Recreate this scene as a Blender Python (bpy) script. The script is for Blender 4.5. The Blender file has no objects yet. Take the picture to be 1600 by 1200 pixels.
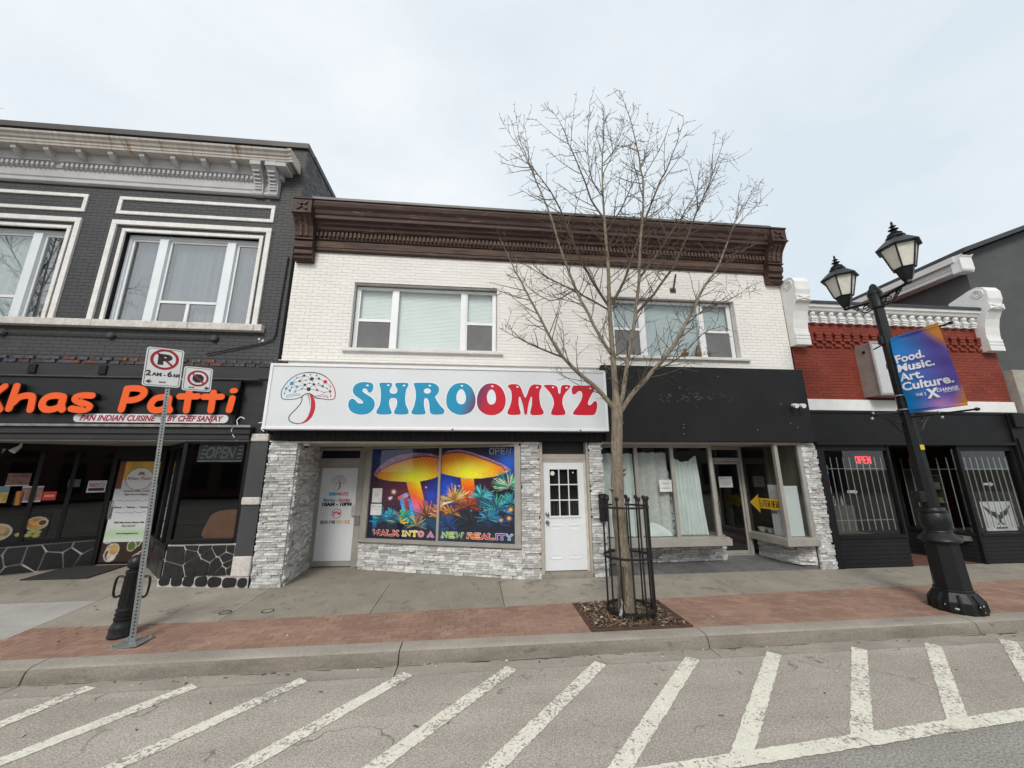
import bpy, math, random
import numpy as np
from mathutils import Vector, Matrix
from mathutils.geometry import tessellate_polygon
random.seed(7); rng = np.random.default_rng(7)
SC = bpy.context.scene
COL = SC.collection
R = math.radians
# ------------------------------------------------------------------ camera
cam = bpy.data.cameras.new('camera'); co = bpy.data.objects.new('camera', cam); COL.objects.link(co)
cam.sensor_width = 36; cam.lens = 586 / 1600 * 36; cam.clip_start = 0.05; cam.clip_end = 2000
rm = Matrix.Rotation(R(-5.8), 3, 'Z') @ Matrix.Rotation(R(13.017), 3, 'X') @ Matrix.Rotation(R(.24), 3, 'Y')
right, fwd, up = rm.col[0], rm.col[1], rm.col[2]
mw = Matrix(((right.x, up.x, -fwd.x, 0), (right.y, up.y, -fwd.y, -7.7), (right.z, up.z, -fwd.z, 2.007), (0, 0, 0, 1)))
co.matrix_world = mw
SC.camera = co
# ------------------------------------------------------------------ sky (bright overcast)
SUN_EL, SUN_AZ = 40, 196      # degrees; behind the camera, a little to the left
w = bpy.data.worlds.new('World'); SC.world = w; w.use_nodes = True
nt = w.node_tree; nt.nodes.clear()
def N(t, ty, **k):
    n = t.nodes.new(ty)
    for a, v in k.items():
        if a.startswith('i_'): n.inputs[a[2:].replace('_', ' ')].default_value = v
        else: setattr(n, a, v)
    return n
sky = N(nt, 'ShaderNodeTexSky', sky_type='NISHITA', sun_disc=False, sun_elevation=R(SUN_EL), sun_rotation=R(SUN_AZ), dust_density=3.0, air_density=1.0, ozone_density=1.0)
b1 = N(nt, 'ShaderNodeBackground', i_Strength=.07); nt.links.new(sky.outputs[0], b1.inputs[0])
tc = N(nt, 'ShaderNodeTexCoord'); mp = N(nt, 'ShaderNodeMapping'); mp.inputs['Scale'].default_value = (1, 1, 2.2)
nt.links.new(tc.outputs['Generated'], mp.inputs[0])
nz = N(nt, 'ShaderNodeTexNoise', i_Scale=2.1, i_Detail=6.0, i_Roughness=.55); nt.links.new(mp.outputs[0], nz.inputs['Vector'])
rp = N(nt, 'ShaderNodeValToRGB'); rp.color_ramp.elements[0].position = .3; rp.color_ramp.elements[1].position = .72
rp.color_ramp.elements[0].color = (.56, .625, .67, 1); rp.color_ramp.elements[1].color = (.71, .74, .76, 1)
sx = N(nt, 'ShaderNodeSeparateXYZ'); nt.links.new(tc.outputs['Generated'], sx.inputs[0])
gx = N(nt, 'ShaderNodeMath', operation='MULTIPLY_ADD'); gx.inputs[1].default_value = -.16; nt.links.new(sx.outputs['X'], gx.inputs[0]); nt.links.new(nz.outputs['Fac'], gx.inputs[2])     # cloud a little thinner towards the left
nt.links.new(gx.outputs[0], rp.inputs[0])
b2 = N(nt, 'ShaderNodeBackground', i_Strength=1.0); nt.links.new(rp.outputs[0], b2.inputs[0])
mx = N(nt, 'ShaderNodeMixShader'); mx.inputs[0].default_value = .86
nt.links.new(b1.outputs[0], mx.inputs[1]); nt.links.new(b2.outputs[0], mx.inputs[2])
wo = N(nt, 'ShaderNodeOutputWorld'); nt.links.new(mx.outputs[0], wo.inputs[0])
# ------------------------------------------------------------------ sun behind the cloud
sl = bpy.data.lights.new('sun', 'SUN'); sl.energy = 1.5; sl.angle = R(20); sl.color = (1, .95, .88)
so = bpy.data.objects.new('sun', sl); COL.objects.link(so)
sd = Vector((math.sin(R(SUN_AZ)) * math.cos(R(SUN_EL)), math.cos(R(SUN_AZ)) * math.cos(R(SUN_EL)), math.sin(R(SUN_EL))))
so.rotation_euler = sd.to_track_quat('Z', 'Y').to_euler(); so.location = (0, -20, 30)
vs = SC.view_settings; vs.view_transform = 'Standard'; vs.look = 'None'; vs.gamma = 1; vs.use_curve_mapping = False; vs.exposure = .55
# ------------------------------------------------------------------ materials
def srgb(r, g, b): return tuple(((c / 255 + .055) / 1.055) ** 2.4 if c > 10 else c / 255 / 12.92 for c in (r, g, b))
MATS = {}
def M(name, col, col2=None, rough=.7, scale=6., var=.12, fine=.0, bump=0., bscale=90., metal=0., rnd=0., dirt=None, dscale=3., damt=.5, spec=.4, lo=.35, hi=.65, stretch=None, attr=False, emit=0., coat=0., dw=.18, cracks=0., streak=0., dmod=0.):
    """col/col2 mixed by noise; rnd = brightness change from piece to piece; dirt = stain colour in noise patches"""
    if name in MATS: return MATS[name]
    m = bpy.data.materials.new(name); m.use_nodes = True; t = m.node_tree; L = t.links.new
    p = t.nodes['Principled BSDF']; p.inputs['Roughness'].default_value = rough; p.inputs['Metallic'].default_value = metal
    p.inputs['Specular IOR Level'].default_value = spec
    if coat: p.inputs['Coat Weight'].default_value = coat
    geo = N(t, 'ShaderNodeNewGeometry'); vec = geo.outputs['Position']
    if stretch:
        mp = N(t, 'ShaderNodeMapping'); mp.inputs['Scale'].default_value = stretch; L(vec, mp.inputs[0]); vec = mp.outputs[0]
    def noise(sc, d=5., ro=.6):
        n = N(t, 'ShaderNodeTexNoise', i_Scale=sc, i_Detail=d, i_Roughness=ro); L(vec, n.inputs['Vector']); return n.outputs['Fac']
    def ramp(src, a, b, c0, c1):
        r = N(t, 'ShaderNodeValToRGB'); e = r.color_ramp.elements; e[0].position = a; e[1].position = b
        e[0].color = (*c0, 1); e[1].color = (*c1, 1); L(src, r.inputs[0]); return r.outputs[0]
    def mix(f, a, b, bt='MIX'):
        x = N(t, 'ShaderNodeMix', data_type='RGBA', blend_type=bt)
        if isinstance(f, (int, float)): x.inputs[0].default_value = f
        else: L(f, x.inputs[0])
        L(a, x.inputs[6])
        L(b, x.inputs[7]); return x.outputs[2]
    if attr:
        at = N(t, 'ShaderNodeAttribute', attribute_name='Col'); c = at.outputs['Color']
        n1 = ramp(noise(scale), lo, hi, (1 - var,) * 3, (1, 1, 1)); c = mix(1., c, n1, 'MULTIPLY')
    else:
        col2 = col2 or tuple(x * (1 - 2 * var) for x in col)
        c = ramp(noise(scale), lo, hi, col2, col)
    if fine: c = mix(1., c, ramp(noise(bscale * .8, 3.), .35, .65, (1 - fine,) * 3, (1 + fine * .4,) * 3), 'MULTIPLY')
    if rnd:
        oi = N(t, 'ShaderNodeObjectInfo'); a2 = N(t, 'ShaderNodeAttribute', attribute_name='rnd')
        ad = N(t, 'ShaderNodeMath', operation='ADD'); L(oi.outputs['Random'], ad.inputs[0]); L(a2.outputs['Fac'], ad.inputs[1])
        fr = N(t, 'ShaderNodeMath', operation='FRACT'); L(ad.outputs[0], fr.inputs[0])
        c = mix(1., c, ramp(fr.outputs[0], 0., 1., (1 - rnd,) * 3, (1 + rnd * .35,) * 3), 'MULTIPLY')
    if dirt:
        dn0 = noise(dscale, 8., .7)
        if dmod:        # wear comes and goes over larger stretches
            mm = N(t, 'ShaderNodeMath', operation='MULTIPLY_ADD'); L(noise(1.3, 3.), mm.inputs[0]); mm.inputs[1].default_value = dmod; L(dn0, mm.inputs[2]); m2_ = N(t, 'ShaderNodeMath', operation='SUBTRACT'); L(mm.outputs[0], m2_.inputs[0]); m2_.inputs[1].default_value = dmod * .5; dn0 = m2_.outputs[0]
        dm = ramp(dn0, damt, damt + dw, (0, 0, 0), (1, 1, 1))
        dc = N(t, 'ShaderNodeRGB'); dc.outputs[0].default_value = (*dirt, 1); c = mix(dm, c, dc.outputs[0])
    if streak:        # long tyre-worn bands along the street
        ms = N(t, 'ShaderNodeMapping'); ms.inputs['Scale'].default_value = (.05, 1.1, 1); L(geo.outputs['Position'], ms.inputs[0])
        ns = N(t, 'ShaderNodeTexNoise', i_Scale=1.3, i_Detail=3.); L(ms.outputs[0], ns.inputs['Vector'])
        c = mix(1., c, ramp(ns.outputs['Fac'], .35, .65, (1 - streak,) * 3, (1 + streak * .3,) * 3), 'MULTIPLY')
    if cracks:
        dn_ = N(t, 'ShaderNodeTexNoise', i_Scale=2.2, i_Detail=5.); L(geo.outputs['Position'], dn_.inputs['Vector'])
        av = N(t, 'ShaderNodeVectorMath', operation='MULTIPLY_ADD'); L(dn_.outputs['Color'], av.inputs[0]); av.inputs[1].default_value = (.7, .7, 0); L(geo.outputs['Position'], av.inputs[2])
        vo = N(t, 'ShaderNodeTexVoronoi', feature='DISTANCE_TO_EDGE', i_Scale=.42); L(av.outputs[0], vo.inputs['Vector'])
        ck = ramp(vo.outputs['Distance'], .0015, .006, (1, 1, 1), (0, 0, 0)); mk = ramp(noise(.9, 3.), .5, .6, (0, 0, 0), (cracks,) * 3); kc = mix(1., ck, mk, 'MULTIPLY'); dcol = N(t, 'ShaderNodeRGB'); dcol.outputs[0].default_value = (.09, .082, .075, 1); c = mix(kc, c, dcol.outputs[0])
    L(c, p.inputs['Base Color'])
    if emit:
        L(c, p.inputs['Emission Color']); p.inputs['Emission Strength'].default_value = emit
    if bump:
        bn = N(t, 'ShaderNodeBump', i_Strength=bump, i_Distance=.01); L(noise(bscale, 6.), bn.inputs['Height']); L(bn.outputs[0], p.inputs['Normal'])
    MATS[name] = m; return m
def glass(name, tint=(.75, .8, .8), k=1.0, base=.03, rough=0.):
    if name in MATS: return MATS[name]
    m = bpy.data.materials.new(name); m.use_nodes = True; t = m.node_tree; t.nodes.clear(); L = t.links.new
    o = N(t, 'ShaderNodeOutputMaterial'); mxs = N(t, 'ShaderNodeMixShader'); tr = N(t, 'ShaderNodeBsdfTransparent'); tr.inputs[0].default_value = (*tint, 1)
    gl = N(t, 'ShaderNodeBsdfGlossy'); gl.inputs['Roughness'].default_value = rough
    ge = N(t, 'ShaderNodeNewGeometry'); dt = N(t, 'ShaderNodeVectorMath', operation='DOT_PRODUCT'); L(ge.outputs['Incoming'], dt.inputs[0]); L(ge.outputs['Normal'], dt.inputs[1])
    ab = N(t, 'ShaderNodeMath', operation='ABSOLUTE'); L(dt.outputs['Value'], ab.inputs[0]); iv = N(t, 'ShaderNodeMath', operation='SUBTRACT', use_clamp=True); iv.inputs[0].default_value = 1; L(ab.outputs[0], iv.inputs[1])
    pw = N(t, 'ShaderNodeMath', operation='POWER'); L(iv.outputs[0], pw.inputs[0]); pw.inputs[1].default_value = 5
    ma = N(t, 'ShaderNodeMath', operation='MULTIPLY_ADD', use_clamp=True); ma.inputs[1].default_value = .96 * k; ma.inputs[2].default_value = .04 * k + base
    L(pw.outputs[0], ma.inputs[0]); L(ma.outputs[0], mxs.inputs[0]); L(tr.outputs[0], mxs.inputs[1]); L(gl.outputs[0], mxs.inputs[2]); L(mxs.outputs[0], o.inputs[0])
    MATS[name] = m; return m
PRINT = M('print_ink', (1, 1, 1), rough=.5, scale=3, var=.05, attr=True)
# ------------------------------------------------------------------ scene helpers
ORI = {}
def tag(o, label=None, cat=None, group=None, kind=None):
    for k, v in (('label', label), ('category', cat), ('group', group), ('kind', kind)):
        if v: o[k] = v
    return o
def thing(name, label, cat, loc=(0, 0, 0), group=None, rot=(0, 0, 0)):
    o = bpy.data.objects.new(name, None); COL.objects.link(o); o.location = loc; o.rotation_euler = rot
    o.empty_display_size = .1; ORI[o.name] = Vector(loc); return tag(o, label, cat, group)
def link(name, me, parent=None, loc=(0, 0, 0), local=False):
    o = bpy.data.objects.new(name, me); COL.objects.link(o)
    o.location = loc; ORI[o.name] = Vector((0, 0, 0))
    if parent is not None:
        o.parent = parent; po = ORI[parent.name]
        if not local: o.location = Vector(loc) - po
        ORI[o.name] = po if not local else Vector((0, 0, 0))
    return o
class MB:
    def __init__(s): s.v = []; s.f = []; s.c = []; s.col = None
    def add(s, vs, fs):
        n = len(s.v); s.v += [tuple(v) for v in vs]; s.f += [tuple(i + n for i in f) for f in fs]; s.c += [s.col] * len(fs); return s
    def box(s, x0, x1, y0, y1, z0, z1):
        return s.add([(x0, y0, z0), (x1, y0, z0), (x1, y1, z0), (x0, y1, z0), (x0, y0, z1), (x1, y0, z1), (x1, y1, z1), (x0, y1, z1)],
                     [(0, 3, 2, 1), (4, 5, 6, 7), (0, 1, 5, 4), (1, 2, 6, 5), (2, 3, 7, 6), (3, 0, 4, 7)])
    def wbox(s, W, s0, s1, d0, d1, z0, z1):       # in the frame of a wall: s along it, d outward
        q = [W.p(a, d) for a, d in ((s0, d1), (s1, d1), (s1, d0), (s0, d0))]
        vs = [(x, y, z) for z in (z0, z1) for x, y in q]
        return s.add(vs, [(0, 3, 2, 1), (4, 5, 6, 7), (0, 1, 5, 4), (1, 2, 6, 5), (2, 3, 7, 6), (3, 0, 4, 7)])
    def quad(s, *p): return s.add(p, [tuple(range(len(p)))])
    def prism(s, poly, y0, y1, W=None, holes=()):     # polygon(s) in x,z pushed from y0 (front) to y1
        P = lambda x, y, z: (x, y, z) if W is None else (*W.p(x, -y), z)
        loops = [list(poly)] + [list(h) for h in holes]; tri = tessellate_polygon([[Vector((x, z, 0)) for x, z in l] for l in loops])
        flat = [q for l in loops for q in l]; n = len(flat)
        vs = [P(x, y0, z) for x, z in flat] + [P(x, y1, z) for x, z in flat]; fs = []
        for a, b, c in tri:
            A, B, C = flat[a], flat[b], flat[c]
            if (B[0] - A[0]) * (C[1] - A[1]) - (B[1] - A[1]) * (C[0] - A[0]) < 0: b, c = c, b
            fs += [(a, b, c), (n + a, n + c, n + b)]
        k = 0
        for l in loops:
            m = len(l)
            for i in range(m): j = (i + 1) % m; fs.append((k + i, n + k + i, n + k + j, k + j))
            k += m
        return s.add(vs, fs)
    def hprism(s, poly, z0, z1):      # polygon in x,y
        n = len(poly); tri = tessellate_polygon([[Vector((x, y, 0)) for x, y in poly]])
        vs = [(x, y, z) for z in (z0, z1) for x, y in poly]; fs = [(n + a, n + b, n + c) for a, b, c in tri] + [(a, c, b) for a, b, c in tri]
        return s.add(vs, fs + [(i, (i + 1) % n, n + (i + 1) % n, n + i) for i in range(n)])
    def sweep(s, prof, x0, x1, caps=True):    # (y,z) profile pulled along x
        n = len(prof); vs = [(x, y, z) for x in (x0, x1) for y, z in prof]
        fs = [(i, i + 1, n + i + 1, n + i) for i in range(n - 1)]
        if caps:
            tri = tessellate_polygon([[Vector((y, z, 0)) for y, z in prof]]); fs += [tuple(a) for a in tri] + [(n + a, n + c, n + b) for a, b, c in tri]
        return s.add(vs, fs)
    def lathe(s, prof, c=(0, 0, 0), n=16, rot=0, sq=None):
        cx, cy, cz = c; vs = []
        for r, z in prof:
            for i in range(n):
                a = 2 * math.pi * i / n + rot; vs.append((cx + r * math.cos(a), cy + r * math.sin(a), cz + z))
        k = len(prof); fs = [(i * n + j, i * n + (j + 1) % n, (i + 1) * n + (j + 1) % n, (i + 1) * n + j) for i in range(k - 1) for j in range(n)]
        fs += [tuple(reversed(range(n))), tuple((k - 1) * n + j for j in range(n))]
        return s.add(vs, fs)
    def tube(s, pts, rad, n=6, caps=True):
        pts = [Vector(p) for p in pts]; k = len(pts); rad = rad if hasattr(rad, '__len__') else [rad] * k
        vs = []; ref = None
        for i, p in enumerate(pts):
            d = (pts[min(i + 1, k - 1)] - pts[max(i - 1, 0)])
            d = d.normalized() if d.length > 1e-9 else Vector((0, 0, 1))
            if ref is None: ref = d.orthogonal().normalized()
            a = (ref - d * ref.dot(d)); a = a.normalized() if a.length > 1e-6 else d.orthogonal().normalized(); ref = a; b = d.cross(a)
            for j in range(n):
                t = 2 * math.pi * j / n; vs.append(p + (a * math.cos(t) + b * math.sin(t)) * rad[i])
        fs = [(i * n + j, i * n + (j + 1) % n, (i + 1) * n + (j + 1) % n, (i + 1) * n + j) for i in range(k - 1) for j in range(n)]
        if caps: fs += [tuple(reversed(range(n))), tuple((k - 1) * n + j for j in range(n))]
        return s.add(vs, fs)
    def build(s, name, mat, parent=None, smooth=False, bevel=0, local=False):
        me = bpy.data.meshes.new(name); me.from_pydata(s.v, [], s.f)
        me.materials.append(mat)
        if any(c is not None for c in s.c):
            at = me.color_attributes.new('Col', 'FLOAT_COLOR', 'CORNER'); buf = np.ones((len(me.loops), 4), np.float32); k = 0
            for f, c in zip(s.f, s.c):
                buf[k:k + len(f), :3] = c or (1, 1, 1); k += len(f)
            at.data.foreach_set('color', buf.ravel())
        me.validate()
        o = link(name, me, parent)
        if local: o.location = (0, 0, 0)
        if parent is not None and not local:
            po = ORI[parent.name]; 
            o.location = -po if parent.parent is None else (0, 0, 0)
            ORI[o.name] = po
        if smooth:
            me.shade_smooth() if hasattr(me, 'shade_smooth') else None
            me.set_sharp_from_angle(angle=R(40))
        if bevel:
            b = o.modifiers.new('bevel', 'BEVEL'); b.width = bevel; b.segments = 2; b.limit_method = 'ANGLE'; b.angle_limit = R(50)
        return o
class Wall:      # vertical plane from a to b; outward is to the right of a->b turned towards the street
    def __init__(s, a, b):
        s.a = Vector(a); s.u = (Vector(b) - s.a); s.len = s.u.length; s.u.normalize(); s.n = Vector((s.u.y, -s.u.x)); s.ang = math.atan2(s.u.y, s.u.x)
    def p(s, t, d=0): q = s.a + s.u * t + s.n * d; return (q.x, q.y)
FRONT = Wall((0, 0), (1, 0))     # s = x, outward = -y
def smooth_loop(pts, k=4, closed=True):
    n = len(pts); out = []
    for i in range(n if closed else n - 1):
        g = (lambda j: pts[j % n]) if closed else (lambda j: pts[min(max(j, 0), n - 1)])
        p0, p1, p2, p3 = (np.array(g(i + j), float) for j in (-1, 0, 1, 2))
        for q in range(k):
            t = q / k; out.append(tuple(.5 * (2 * p1 + (p2 - p0) * t + (2 * p0 - 5 * p1 + 4 * p2 - p3) * t * t + (3 * p1 - p0 - 3 * p2 + p3) * t ** 3)))
    if not closed: out.append(tuple(pts[-1]))
    return out
def stroke(pts, wd, caps=8):       # ribbon outline with round ends, 2-D
    pts = [np.array(p, float) for p in pts]; n = len(pts); L_, R_ = [], []
    for i in range(n):
        d = pts[min(i + 1, n - 1)] - pts[max(i - 1, 0)]; d /= np.linalg.norm(d) + 1e-9; nn = np.array((-d[1], d[0])) * wd / 2
        L_.append(pts[i] + nn); R_.append(pts[i] - nn)
    def cap(c, d):
        a0 = math.atan2(d[1], d[0]); return [c + wd / 2 * np.array((math.cos(a0 + math.pi / 2 - math.pi * k / caps), math.sin(a0 + math.pi / 2 - math.pi * k / caps))) for k in range(1, caps)]
    out = L_ + (cap(pts[-1], pts[-1] - pts[-2]) if caps else []) + R_[::-1] + (cap(pts[0], pts[0] - pts[1]) if caps else [])
    return [tuple(p) for p in out]
def ribbon(mb, pts, wd, y, W=None):     # flat open line as quads, facing the street
    P = lambda x, z: (x, y, z) if W is None else (*W.p(x, -y), z)
    pts = [np.array(p, float) for p in pts]; n = len(pts); a, b = [], []
    for i in range(n):
        d = pts[min(i + 1, n - 1)] - pts[max(i - 1, 0)]; d /= np.linalg.norm(d) + 1e-9; nn = np.array((-d[1], d[0])) * wd / 2
        a.append(pts[i] + nn); b.append(pts[i] - nn)
    mb.add([P(*q) for q in b] + [P(*q) for q in a], [(i, i + 1, n + i + 1, n + i) for i in range(n - 1)])
def disc(mb, x, z, r, y, n=14, W=None, ry=None):
    P = lambda x, z: (x, y, z) if W is None else (*W.p(x, -y), z)
    mb.add([P(x + r * math.cos(2 * math.pi * i / n), z + (ry or r) * math.sin(2 * math.pi * i / n)) for i in range(n)], [tuple(range(n))])
def rrect(x0, x1, z0, z1, r, n=4):
    out = []
    for cx, cz, a0 in ((x1 - r, z0 + r, -90), (x1 - r, z1 - r, 0), (x0 + r, z1 - r, 90), (x0 + r, z0 + r, 180)):
        for k in range(n + 1): a = R(a0 + 90 * k / n); out.append((cx + r * math.cos(a), cz + r * math.sin(a)))
    return out
def text(mb, body, x, z, size, y, W=None, bold=0., shear=0., align='LEFT', depth=.002, width=None, spacing=1., fn=None):
    cu = bpy.data.curves.new('t', 'FONT'); cu.body = body; cu.size = size; cu.offset = bold; cu.shear = shear; cu.align_x = align; cu.space_character = spacing
    cu.extrude = depth / 2; cu.resolution_u = 3
    o = bpy.data.objects.new('t', cu); COL.objects.link(o); dg = bpy.context.evaluated_depsgraph_get(); dg.update()
    me = bpy.data.meshes.new_from_object(o.evaluated_get(dg)); 
    vs = np.array([v.co for v in me.vertices]); fs = [tuple(p.vertices) for p in me.polygons]
    bpy.data.objects.remove(o); bpy.data.curves.remove(cu); bpy.data.meshes.remove(me)
    if len(vs) == 0: return
    if width:
        x0, x1 = vs[:, 0].min(), vs[:, 0].max(); k = width / (x1 - x0); vs[:, 0] = (vs[:, 0] - x0) * k if align == 'LEFT' else (vs[:, 0] - (x0 + x1) / 2) * k
    P = fn or ((lambda a, b, c: (a, y - c, b)) if W is None else (lambda a, b, c: (*W.p(a, -y + c), b)))
    mb.add([P(x + a, z + b, c) for a, b, c in vs], fs)
def paint(name, parent, P, nx, ny, fn, mat=None):
    """flat printed panel: P(u,v)->xyz, colours fn(U,V)->(n,3) linear stored per vertex"""
    us, vs_ = np.linspace(0, 1, nx + 1), np.linspace(0, 1, ny + 1); U, V = np.meshgrid(us, vs_); c = fn(U.ravel(), V.ravel())
    me = bpy.data.meshes.new(name)
    me.from_pydata([P(a, b) for a, b in zip(U.ravel(), V.ravel())], [], [(j * (nx + 1) + i, j * (nx + 1) + i + 1, (j + 1) * (nx + 1) + i + 1, (j + 1) * (nx + 1) + i) for j in range(ny) for i in range(nx)])
    at = me.color_attributes.new('Col', 'FLOAT_COLOR', 'POINT'); at.data.foreach_set('color', np.c_[np.clip(c, 0, 1), np.ones(len(c))].astype(np.float32).ravel())
    me.materials.append(mat or PRINT); o = link(name, me, parent)
    if parent is not None: o.location = -ORI[parent.name] if parent.parent is None else (0, 0, 0)
    return o
def lin(*rgb): return np.array(srgb(*rgb))
# piece fields: bricks, stones, pavers
def unit_variants(tag_, n, jit, nx=2, nz=1, mat=None, edge=.0):
    out = []
    for k in range(n):
        r = random.Random(k * 31 + hash(tag_) % 1000 if False else k * 31 + len(tag_)); vs = []; fs = []
        for j in range(nz + 1):
            for i in range(nx + 1): vs.append((-.5 + i / nx + (r.uniform(-edge, edge) if 0 < i < nx else 0), -.5 + r.uniform(-jit, jit * .3), -.5 + j / nz))
        m = len(vs); g = lambda i, j: j * (nx + 1) + i
        for j in range(nz):
            for i in range(nx): fs.append((g(i, j), g(i + 1, j), g(i + 1, j + 1), g(i, j + 1)))
        vs += [(-.5, .5, -.5), (.5, .5, -.5), (.5, .5, .5), (-.5, .5, .5)]
        b = [g(i, 0) for i in range(nx + 1)]; tp = [g(i, nz) for i in range(nx + 1)]
        fs += [tuple(b[::-1]) + (m, m + 1), tuple(tp) + (m + 2, m + 3), tuple(g(0, j) for j in range(nz + 1)) + (m + 3, m), tuple(g(nx, j) for j in range(nz, -1, -1)) + (m + 1, m + 2)]
        me = bpy.data.meshes.new(tag_); me.from_pydata(vs, [], fs); me.materials.append(mat); out.append((me, np.array(vs), fs))
    return out
CAMP = Vector((0, -7.7, 2.007))
def inview(c):
    d = mw.to_3x3().transposed() @ (Vector(c) - CAMP); 
    if d.z > -.1: return False
    return abs(d.x / -d.z) < 800 / 586 * 1.02 and abs(d.y / -d.z) < 600 / 586 * 1.02
def field(name, parent, pieces, variants, cap=300, budget=None):
    """pieces: (centre, size, angle). the largest in view become objects of their own, the rest one mesh of kind stuff"""
    sc = [(-(p[1][0] * p[1][2]) / ((Vector(p[0]) - CAMP).length_squared) * (1 if inview(p[0]) else .001), i) for i, p in enumerate(pieces)]
    sc.sort(); top = set(i for _, i in sc[:cap]); rv, rf, rr = [], [], []; n = 0
    po = ORI[parent.name] if parent is not None else Vector((0, 0, 0))
    for i, (c, s, a) in enumerate(pieces):
        me, vs, fs = variants[i % len(variants)]
        if i in top:
            o = bpy.data.objects.new(name, me); COL.objects.link(o); o.parent = parent
            o.location = Vector(c) - (po if parent.parent is None else Vector((0, 0, 0))); o.scale = s; o.rotation_euler = (0, 0, a)
        else:
            q = vs * np.array(s); ca, sa = math.cos(a), math.sin(a); x = q[:, 0] * ca - q[:, 1] * sa + c[0]; y = q[:, 0] * sa + q[:, 1] * ca + c[1]
            rv.append(np.c_[x, y, q[:, 2] + c[2]]); rf += [tuple(k + n for k in f) for f in fs]; n += len(vs); rr += [random.random()] * len(vs)
    if rv:
        me = bpy.data.meshes.new(name + '_rest'); me.from_pydata(np.vstack(rv).tolist(), [], rf); me.materials.append(variants[0][0].materials[0])
        at = me.attributes.new('rnd', 'FLOAT', 'POINT'); at.data.foreach_set('value', np.array(rr, np.float32))
        o = link(name + '_mass', me, parent); o.location = -po if parent.parent is None else (0, 0, 0); o['kind'] = 'stuff'
def courses(W, s0, s1, z0, z1, L, hh, joint, depth, out=0., holes=(), vary=0.):
    """running bond; holes are (s0,s1,z0,z1)"""
    P = []; r = 0; z = z0
    while z < z1 - .02:
        h = min(hh, z1 - z) if not vary else min(random.choice((.7, 1, 1, 1.3)) * hh, z1 - z); zc = z + h / 2
        iv = [(s0, s1)]
        for a, b, c, d in holes:
            if c < zc < d: iv = [q for x0, x1 in iv for q in ((x0, min(x1, a)), (max(x0, b), x1)) if q[1] - q[0] > .03]
        for a, b in iv:
            s = a if vary else s0 + math.floor((a - s0) / L) * L - (L / 2 if r % 2 else 0)
            if vary: s -= random.uniform(0, L)
            while s < b:
                ln = L if not vary else L * random.uniform(.5, 1.6); e = min(s + ln, b); st = max(s, a)
                if e - st > .035:
                    dd = depth * (1 + (random.uniform(-.5, .5) * vary)); x, y = W.p((st + e) / 2, out + dd / 2 - depth / 2)
                    P.append(((x, y, zc), (e - st - joint, dd, h - joint), W.ang))
                s += ln
        z += h; r += 1
    return P

SF = {'A': [[(0, 0), (.5, 1), (1, 0)], [(.2, .35), (.8, .35)]], 'C': [[(.95, .8), (.6, 1), (.2, .9), (0, .5), (.2, .1), (.6, 0), (.95, .2)]], 'D': [[(0, 0), (0, 1), (.6, .95), (1, .5), (.6, .05), (0, 0)]], 'E': [[(1, 0), (0, 0), (0, 1), (1, 1)], [(0, .5), (.8, .5)]], 'F': [[(0, 0), (0, 1), (1, 1)], [(0, .5), (.8, .5)]], 'G': [[(.95, .8), (.6, 1), (.2, .9), (0, .5), (.2, .1), (.6, 0), (.95, .15), (.95, .45), (.6, .45)]], 'H': [[(0, 0), (0, 1)], [(1, 0), (1, 1)], [(0, .5), (1, .5)]], 'I': [[(.5, 0), (.5, 1)]], 'K': [[(0, 0), (0, 1)], [(.95, 1), (.05, .45)], [(.35, .6), (1, 0)]], 'L': [[(0, 1), (0, 0), (.95, 0)]], 'M': [[(0, 0), (.08, 1), (.5, .2), (.92, 1), (1, 0)]], 'N': [[(0, 0), (0, 1), (1, 0), (1, 1)]], 'O': [[(.5, 0), (.1, .2), (0, .5), (.1, .8), (.5, 1), (.9, .8), (1, .5), (.9, .2), (.5, 0)]], 'P': [[(0, 0), (0, 1), (.7, 1), (1, .75), (.7, .48), (0, .48)]], 'R': [[(0, 0), (0, 1), (.7, 1), (1, .75), (.7, .5), (0, .5)], [(.45, .5), (1, 0)]], 'S': [[(.95, .85), (.5, 1), (.08, .8), (.3, .55), (.75, .45), (.95, .2), (.5, 0), (.03, .15)]], 'T': [[(.5, 0), (.5, 1)], [(0, 1), (1, 1)]], 'V': [[(0, 1), (.5, 0), (1, 1)]], 'W': [[(0, 1), (.22, 0), (.5, .8), (.78, 0), (1, 1)]], 'Y': [[(0, 1), (.5, .45), (1, 1)], [(.5, .45), (.5, 0)]], 'Z': [[(0, 1), (1, 1), (0, 0), (1, 0)]]}
def stext(mb, body, x, z, h, width, wd, y, W, cols, gap=.30, foot=0.):
    """bold letters built from strokes; cols = one colour per stretch of the word, y nearer the street is smaller"""
    adv = width / sum(.45 if c in ' I' else (1.25 if c in 'MW' else 1) for c in body); cx = x
    for i, ch in enumerate(body):
        k = .45 if ch in ' I' else (1.25 if ch in 'MW' else 1); w_ = adv * k
        if ch in SF:
            if cols: mb.col = cols[min(int(i / len(body) * len(cols)), len(cols) - 1)]
            iw = max(w_ * (1 - gap) - wd * .5, .001)
            for j, st in enumerate(SF[ch]): mb.prism(stroke([(cx + (w_ - iw) / 2 + a * iw, z + wd / 2 + b * (h - wd)) for a, b in st], wd, 4), y - .0004 * j - .0003, y, W)
            if foot:
                for a, b in {(q[0], q[1]) for st in SF[ch] for q in (st[0], st[-1]) if q[1] in (0, 1)}: mb.prism(stroke([(cx + (w_ - iw) / 2 + a * iw - foot, z + wd / 2 + b * (h - wd)), (cx + (w_ - iw) / 2 + a * iw + foot, z + wd / 2 + b * (h - wd))], wd * .8, 4), y - .0021, y, W)
        cx += w_
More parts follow.
